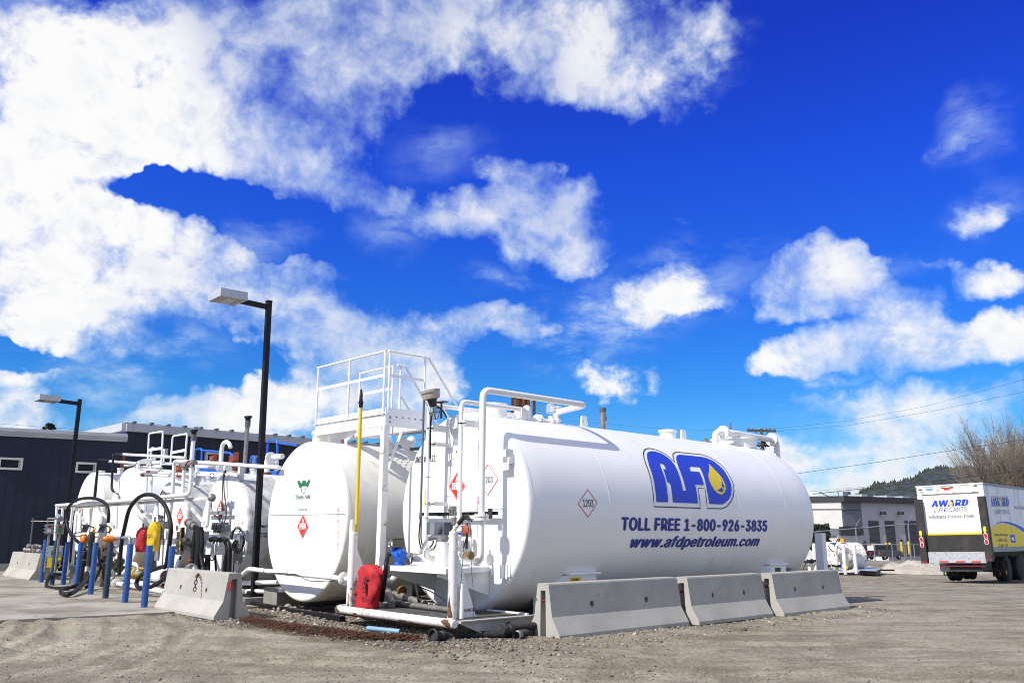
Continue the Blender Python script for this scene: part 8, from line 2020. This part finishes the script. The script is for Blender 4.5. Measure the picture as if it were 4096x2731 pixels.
# rusty chain heap: hundreds of links
rr = np.random.default_rng(12); V = []; Fc = []; cnt = 0
spine = [gp(985, 2478), gp(1080, 2500), gp(1180, 2515), gp(1300, 2528), gp(1420, 2545), gp(1540, 2552), gp(1670, 2556)]
for k in range(2300):
    u = rr.random()*(len(spine)-1.001); i = int(u); p = spine[i]*(1-(u-i))+spine[i+1]*(u-i); wid = .34 if u < 3.2 else (.30 if u < 4.6 else .13); off = rr.normal(0, wid*.5); p = p+Vector((.15, .98, 0))*off
    h = max(0, .05*(1-(off/wid)**2))*rr.random(); c = np.array([p.x+rr.normal(0, .03), p.y, h+.012]); R3 = np.linalg.qr(rr.normal(size=(3, 3)))[0]; R3[2] *= .45; a_, b_ = .030, .016; n = 8
    ring = []
    for q_ in range(n):
        t = 2*math.pi*q_/n; ct_ = np.array([math.cos(t)*a_, math.sin(t)*b_, 0]); out = np.array([math.cos(t), math.sin(t), 0])
        for w in range(3): ww = 2*math.pi*w/3; V.append(tuple(c+R3@(ct_+(out*math.cos(ww)+np.array([0, 0, 1])*math.sin(ww))*.0055)))
    for q_ in range(n):
        for w in range(3): Fc.append((cnt+q_*3+w, cnt+((q_+1) % n)*3+w, cnt+((q_+1) % n)*3+(w+1) % 3, cnt+q_*3+(w+1) % 3))
    cnt += n*3
me = bpy.data.meshes.new('rusty_chain'); me.from_pydata(V, [], Fc); me.materials.append(RUSTC); me.shade_smooth(); o = bpy.data.objects.new('rusty_chain', me); COL.objects.link(o); tag(o, 'long heap of rusty chain links lying on the gravel before the lamp and skid', 'chain', kind='stuff')

# ================================================================== SMALL TANK GROUP BEYOND THE BIG TANK
Yg = 43.5; KK = Yg/31.0; G0 = dp(3348, 2280, Yg); zg = float(gz(G0.x, G0.y))
D = lambda px, py, dy=0.0: dp(px, py, Yg+dy)
sk = thing('small_tank_skid', 'small rust streaked white tank on a skid with upright posts beyond the barriers', 'small tank', (G0.x, G0.y, zg))
bs = lambda m, nm, mt=WRR: m.build(nm, mt, sk, 45)
c = D(3338, 2226, .6); m = MB(); m.lathe(c, Vector((.93, .36, 0)), [(a_*KK, b_*KK) for a_, b_ in [(0, .25), (.02, .44), (.06, .50), (1.0, .50), (1.04, .44), (1.06, .2)]], 32); bs(m, 'shell')
m = MB(); m.lathe(D(3290, 2222, 1.6), Vector((.93, .36, 0)), [(0, .35), (.08, .7), (1.2, .7), (1.3, .4)], 28); bs(m, 'rear_shell', W_)
for (x0, y0, x1, y1, mt) in ((3251, 2176, 3262, 2286, W_), (3305, 2178, 3304, 2284, W_), (3344, 2188, 3349, 2283, WRR), (3373, 2178, 3381, 2283, WR), (3416, 2180, 3424, 2281, WR), (3236, 2230, 3240, 2286, W_)):
    m = MB(); b, t_ = D(x1, y1), D(x0, y0); m.cyl(b-UP*.15, Vector((b.x, b.y, t_.z)), .09, 12); m.lathe(Vector((b.x, b.y, t_.z)), UP, [(0, .09), (.05, .04)], 12); bs(m, 'post', mt)
for (x, y0, x1) in ((3381, 2225, 3362), (3424, 2255, 3406), (3262, 2225, 3278), (3304, 2220, 3322)):
    m = MB(); m.prism([D(x, y0, .05), D(x, 2283, .05), D(x1, 2283, .05)], Vector((0, .03, 0))); bs(m, 'gusset', W_)
m = MB(); m.beam(D(3200, 2289), D(3442, 2281), .14, .12); m.beam(D(3300, 2283, 1.2), D(3442, 2277, 1.2), .1, .1); bs(m, 'skid_beam', WR)
m = MB(); c = D(3366, 2160, .5); m.box(c, (.08, 0, 0), (0, .08, 0), (0, 0, .09)); m.use(REDOX) if False else None; bs(m, 'yellow_valve', YEL)
m = MB(); c = D(3356, 2160, .5); m.cyl(c-Vector((.05, 0, .05)), c+Vector((.02, 0, .08)), .05, 10); m.cyl(D(3374, 2163, .5)-Vector((.03, 0, 0)), D(3374, 2160, .5)+Vector((.05, 0, 0)), .06, 10); bs(m, 'red_valve', REDOX)
m = MB(); c = D(3336, 2174, .3); m.cyl(c-Vector((.08, 0, 0)), c+Vector((.08, 0, .02)), .05, 10); bs(m, 'green_valve', TEALP)
m = MB(); m.smooth([D(3316, 2175), D(3325, 2171), D(3340, 2173), D(3345, 2166), D(3352, 2155), D(3358, 2162)], .02, 6); m.smooth([D(3313, 2180), D(3324, 2198), D(3345, 2212), D(3356, 2228), D(3355, 2238)], .022, 6); m.smooth([D(3350, 2186), D(3366, 2196), D(3378, 2200)], .02, 6); m.smooth([D(3338, 2175), D(3337, 2215), D(3343, 2238)], .02, 6); m.smooth([D(3386, 2190), D(3400, 2200), D(3406, 2208)], .016, 6); bs(m, 'hoses', RUB)
for (x, y, r) in ((3347, 2262, .15), (3235, 2246, .16), (3305, 2262, .14), (3245, 2240, .15)):
    m = MB()
    for k in range(3): c = D(x, y, -.05)+Vector((0, 0, (k-1)*.03)); m.tube([c+Vector((math.cos(t)*r*KK, math.sin(t)*r*.6*KK, .02*math.sin(t))) for t in np.linspace(0, 2*math.pi, 16)], .022, 6)
    bs(m, 'hose_coil', RUB)
m = MB(); m.smooth([D(3232, 2232), D(3222, 2255), D(3212, 2275)], .022, 6); m.smooth([D(3260, 2192), D(3264, 2205), D(3268, 2214)], .02, 6); m.smooth([D(3295, 2192), D(3303, 2205), D(3306, 2225)], .02, 6); m.cyl(D(3388, 2170, .4), D(3390, 2275, .4), .012, 6); bs(m, 'hoses', RUB)
m = MB(); c = D(3261, 2182, .2); m.box(c, (.04, 0, 0), (0, .04, 0), (0, 0, .05)); bs(m, 'blue_fitting', BLUEM)
m = MB(); c = D(3388, 2268, -.1); m.box(c, (.035, 0, 0), (0, .02, 0), (0, 0, .07)); bs(m, 'yellow_tag', YEL)
a = dp(3428, 2276, 43.0); b = dp(3530, 2278, 45.0); z0 = float(gz(a.x, a.y)); pt = thing('covered_pallet', 'low dark trailer deck under a pale blue sheet right of the small tank', 'pallet', (a.x, a.y, z0))
m = MB(); m.prism([Vector((p.x, p.y, z0+.24)) for p in (a, dp(3505, 2290, 42.2), b, dp(3470, 2270, 46.5))], UP*.03); m.build('blue_sheet', POLYB, pt)
m = MB(); m.prism([Vector((p.x, p.y, z0+.06)) for p in (dp(3440, 2285, 43.1), dp(3503, 2291, 42.4), dp(3522, 2280, 44.8), dp(3470, 2272, 46.2))], UP*.17); m.build('deck', TRKB, pt)
m = MB(); m.box(dp(3548, 2279, 44.5), (.35, .1, 0), (0, .2, 0), (0, 0, .03)); m.build('drawbar', BLACKM, pt)
# trees and hedge glimpse behind small tank
m = MB(); r2 = random.Random(31)
for k in range(900):
    c = dp(r2.uniform(3236, 3312), r2.uniform(2105, 2190), 66+r2.uniform(-1, 1)); e = Vector((r2.gauss(0, 1), r2.gauss(0, 1), r2.gauss(0, 1))).normalized()*.35; w = e.cross(Vector((0, 1, .3))).normalized()*.2; m.add([c-w, c+w, c+e], [(0, 1, 2)])
c = dp(3275, 2230, 66); m.cyl(c-UP*1.5, c+UP*2.0, .25, 6); single(m, 'evergreen_shrub', CONIF, 'dark evergreen between the big tank and the warehouse', 'shrub', smooth=None)

# ================================================================== LOOSE STONES
def stones():
    rr = np.random.default_rng(5); ico = bmesh.new(); bmesh.ops.create_icosphere(ico, subdivisions=1, radius=1); bv = np.array([v.co[:] for v in ico.verts]); bf = np.array([[v.index for v in f.verts] for f in ico.faces]); ico.free()
    pts = []
    # (count, sampler, size range)
    n = 15000; u = rr.random(n); d = 6.8+u**1.5*20; ang = rr.uniform(-.62, .62, n); pts.append((d*np.sin(ang), d*np.cos(ang), rr.lognormal(math.log(.006), .4, n)))
    def strip(a0, a1, q0, q1, n, s): a = rr.uniform(a0, a1, n); q = rr.normal((q0+q1)/2, abs(q1-q0)/3, n); pts.append((C1.x+A.x*a+Q.x*q, C1.y+A.y*a+Q.y*q, rr.lognormal(math.log(s), .42, n)))
    strip(-.4, 8, 2.1, 2.9, 6500, .010); strip(-2.2, -.5, -4.6, 1.8, 9000, .011); strip(-2.6, 3, -5.3, -4.3, 2500, .012); strip(-1.6, -.2, 1.2, 2.2, 1500, .010)
    strip(-1.2, -.4, -4.4, -2.0, 1200, .017); strip(-2.6, -1.6, -3.3, -2.0, 2500, .009)
    X = np.concatenate([p[0] for p in pts]); Y = np.concatenate([p[1] for p in pts]); S = np.clip(np.concatenate([p[2] for p in pts]), .004, .05)
    al_ = (X-C1.x)*A.x+(Y-C1.y)*A.y; pe_ = (X-C1.x)*Q.x+(Y-C1.y)*Q.y; slabm = (pe_ < -5.0) & (al_ > -2.4) | ((X < -5.9) & (Y > 14.2+(X+5.9)*-.0) & (al_ > -3.0+(-pe_-5)*-.22)); keep = ~slabm; X, Y, S = X[keep], Y[keep], S[keep]
    Z = gz(X, Y)+(fbm(X*.35, Y*.35, 3)*.03+fbm(X*1.8, Y*1.8, 4, 1)*.018+fbm(X*9, Y*9, 3, 2)*.011)*np.exp(-np.clip(np.hypot(X, Y)-14, 0, None)/14)+ruts(X, Y)-.012+S*.25
    N = len(X); print('stones', N); mats_ = []
    cols = [(.24, .21, .16), (.16, .135, .10), (.075, .075, .075), (.40, .38, .34), (.20, .15, .10)]
    me = bpy.data.meshes.new('loose_stones')
    jit = 1+rr.uniform(-.28, .28, (N, 12, 1)); sc3 = S[:, None, None]*np.stack([rr.uniform(.8, 1.4, N), rr.uniform(.7, 1.2, N), rr.uniform(.45, .8, N)], -1)[:, None, :]
    th = rr.uniform(0, 6.28, N); v = bv[None]*jit*sc3; x = v[..., 0]*np.cos(th)[:, None]-v[..., 1]*np.sin(th)[:, None]; y = v[..., 0]*np.sin(th)[:, None]+v[..., 1]*np.cos(th)[:, None]
    v = np.stack([x+X[:, None], y+Y[:, None], v[..., 2]+Z[:, None]], -1).reshape(-1, 3); f = (bf[None]+np.arange(N)[:, None, None]*12).reshape(-1, 3)
    me.vertices.add(len(v)); me.vertices.foreach_set('co', v.ravel()); me.loops.add(len(f)*3); me.loops.foreach_set('vertex_index', f.ravel().astype(np.int32)); me.polygons.add(len(f)); me.polygons.foreach_set('loop_start', np.arange(0, len(f)*3, 3, dtype=np.int32))
    for i, c in enumerate(cols): me.materials.append(mat('stone_colour_%d' % i, c, .9, var=.2, scale=30))
    me.polygons.foreach_set('material_index', np.repeat(rr.choice(5, N, p=[.36, .26, .17, .07, .14]), 20).astype(np.int32)); me.update(calc_edges=True)
    o = bpy.data.objects.new('loose_stones', me); COL.objects.link(o); tag(o, 'loose gravel and pebbles scattered over the yard', 'gravel', kind='stuff')


stones()
# a few larger cobbles by the emblem tank
rr = random.Random(77); k = 0
for (px, py, s) in ((1105, 2437, .05), (1120, 2440, .06), (1140, 2433, .045), (1152, 2430, .07), (1166, 2438, .055), (1178, 2437, .05), (1136, 2446, .04)):
    b = gp(px, py); m = MB(); m.ball(b+UP*s*.4, s, 9, 6, (rr.uniform(.9, 1.4), rr.uniform(.8, 1.1), rr.uniform(.6, .8))); m.v = [tuple(Vector(v)+Vector((rr.gauss(0, s*.07), rr.gauss(0, s*.07), rr.gauss(0, s*.07)))) for v in m.v]
    lab = ['brown cobble at the left end of the small row before the emblem tank', 'round tan cobble second in the small row before the emblem tank', 'small grey cobble in the middle of the row before the emblem tank', 'largest grey cobble in the row before the emblem tank', 'tan cobble right of the largest one before the emblem tank', 'grey cobble at the right end of the small row before the emblem tank', 'smallest cobble lying below the row before the emblem tank'][k]; k += 1
    single(m, 'cobble', DIRTM if k % 2 else BEIGE, lab, 'stone', 'cobbles before the emblem tank', smooth=60)
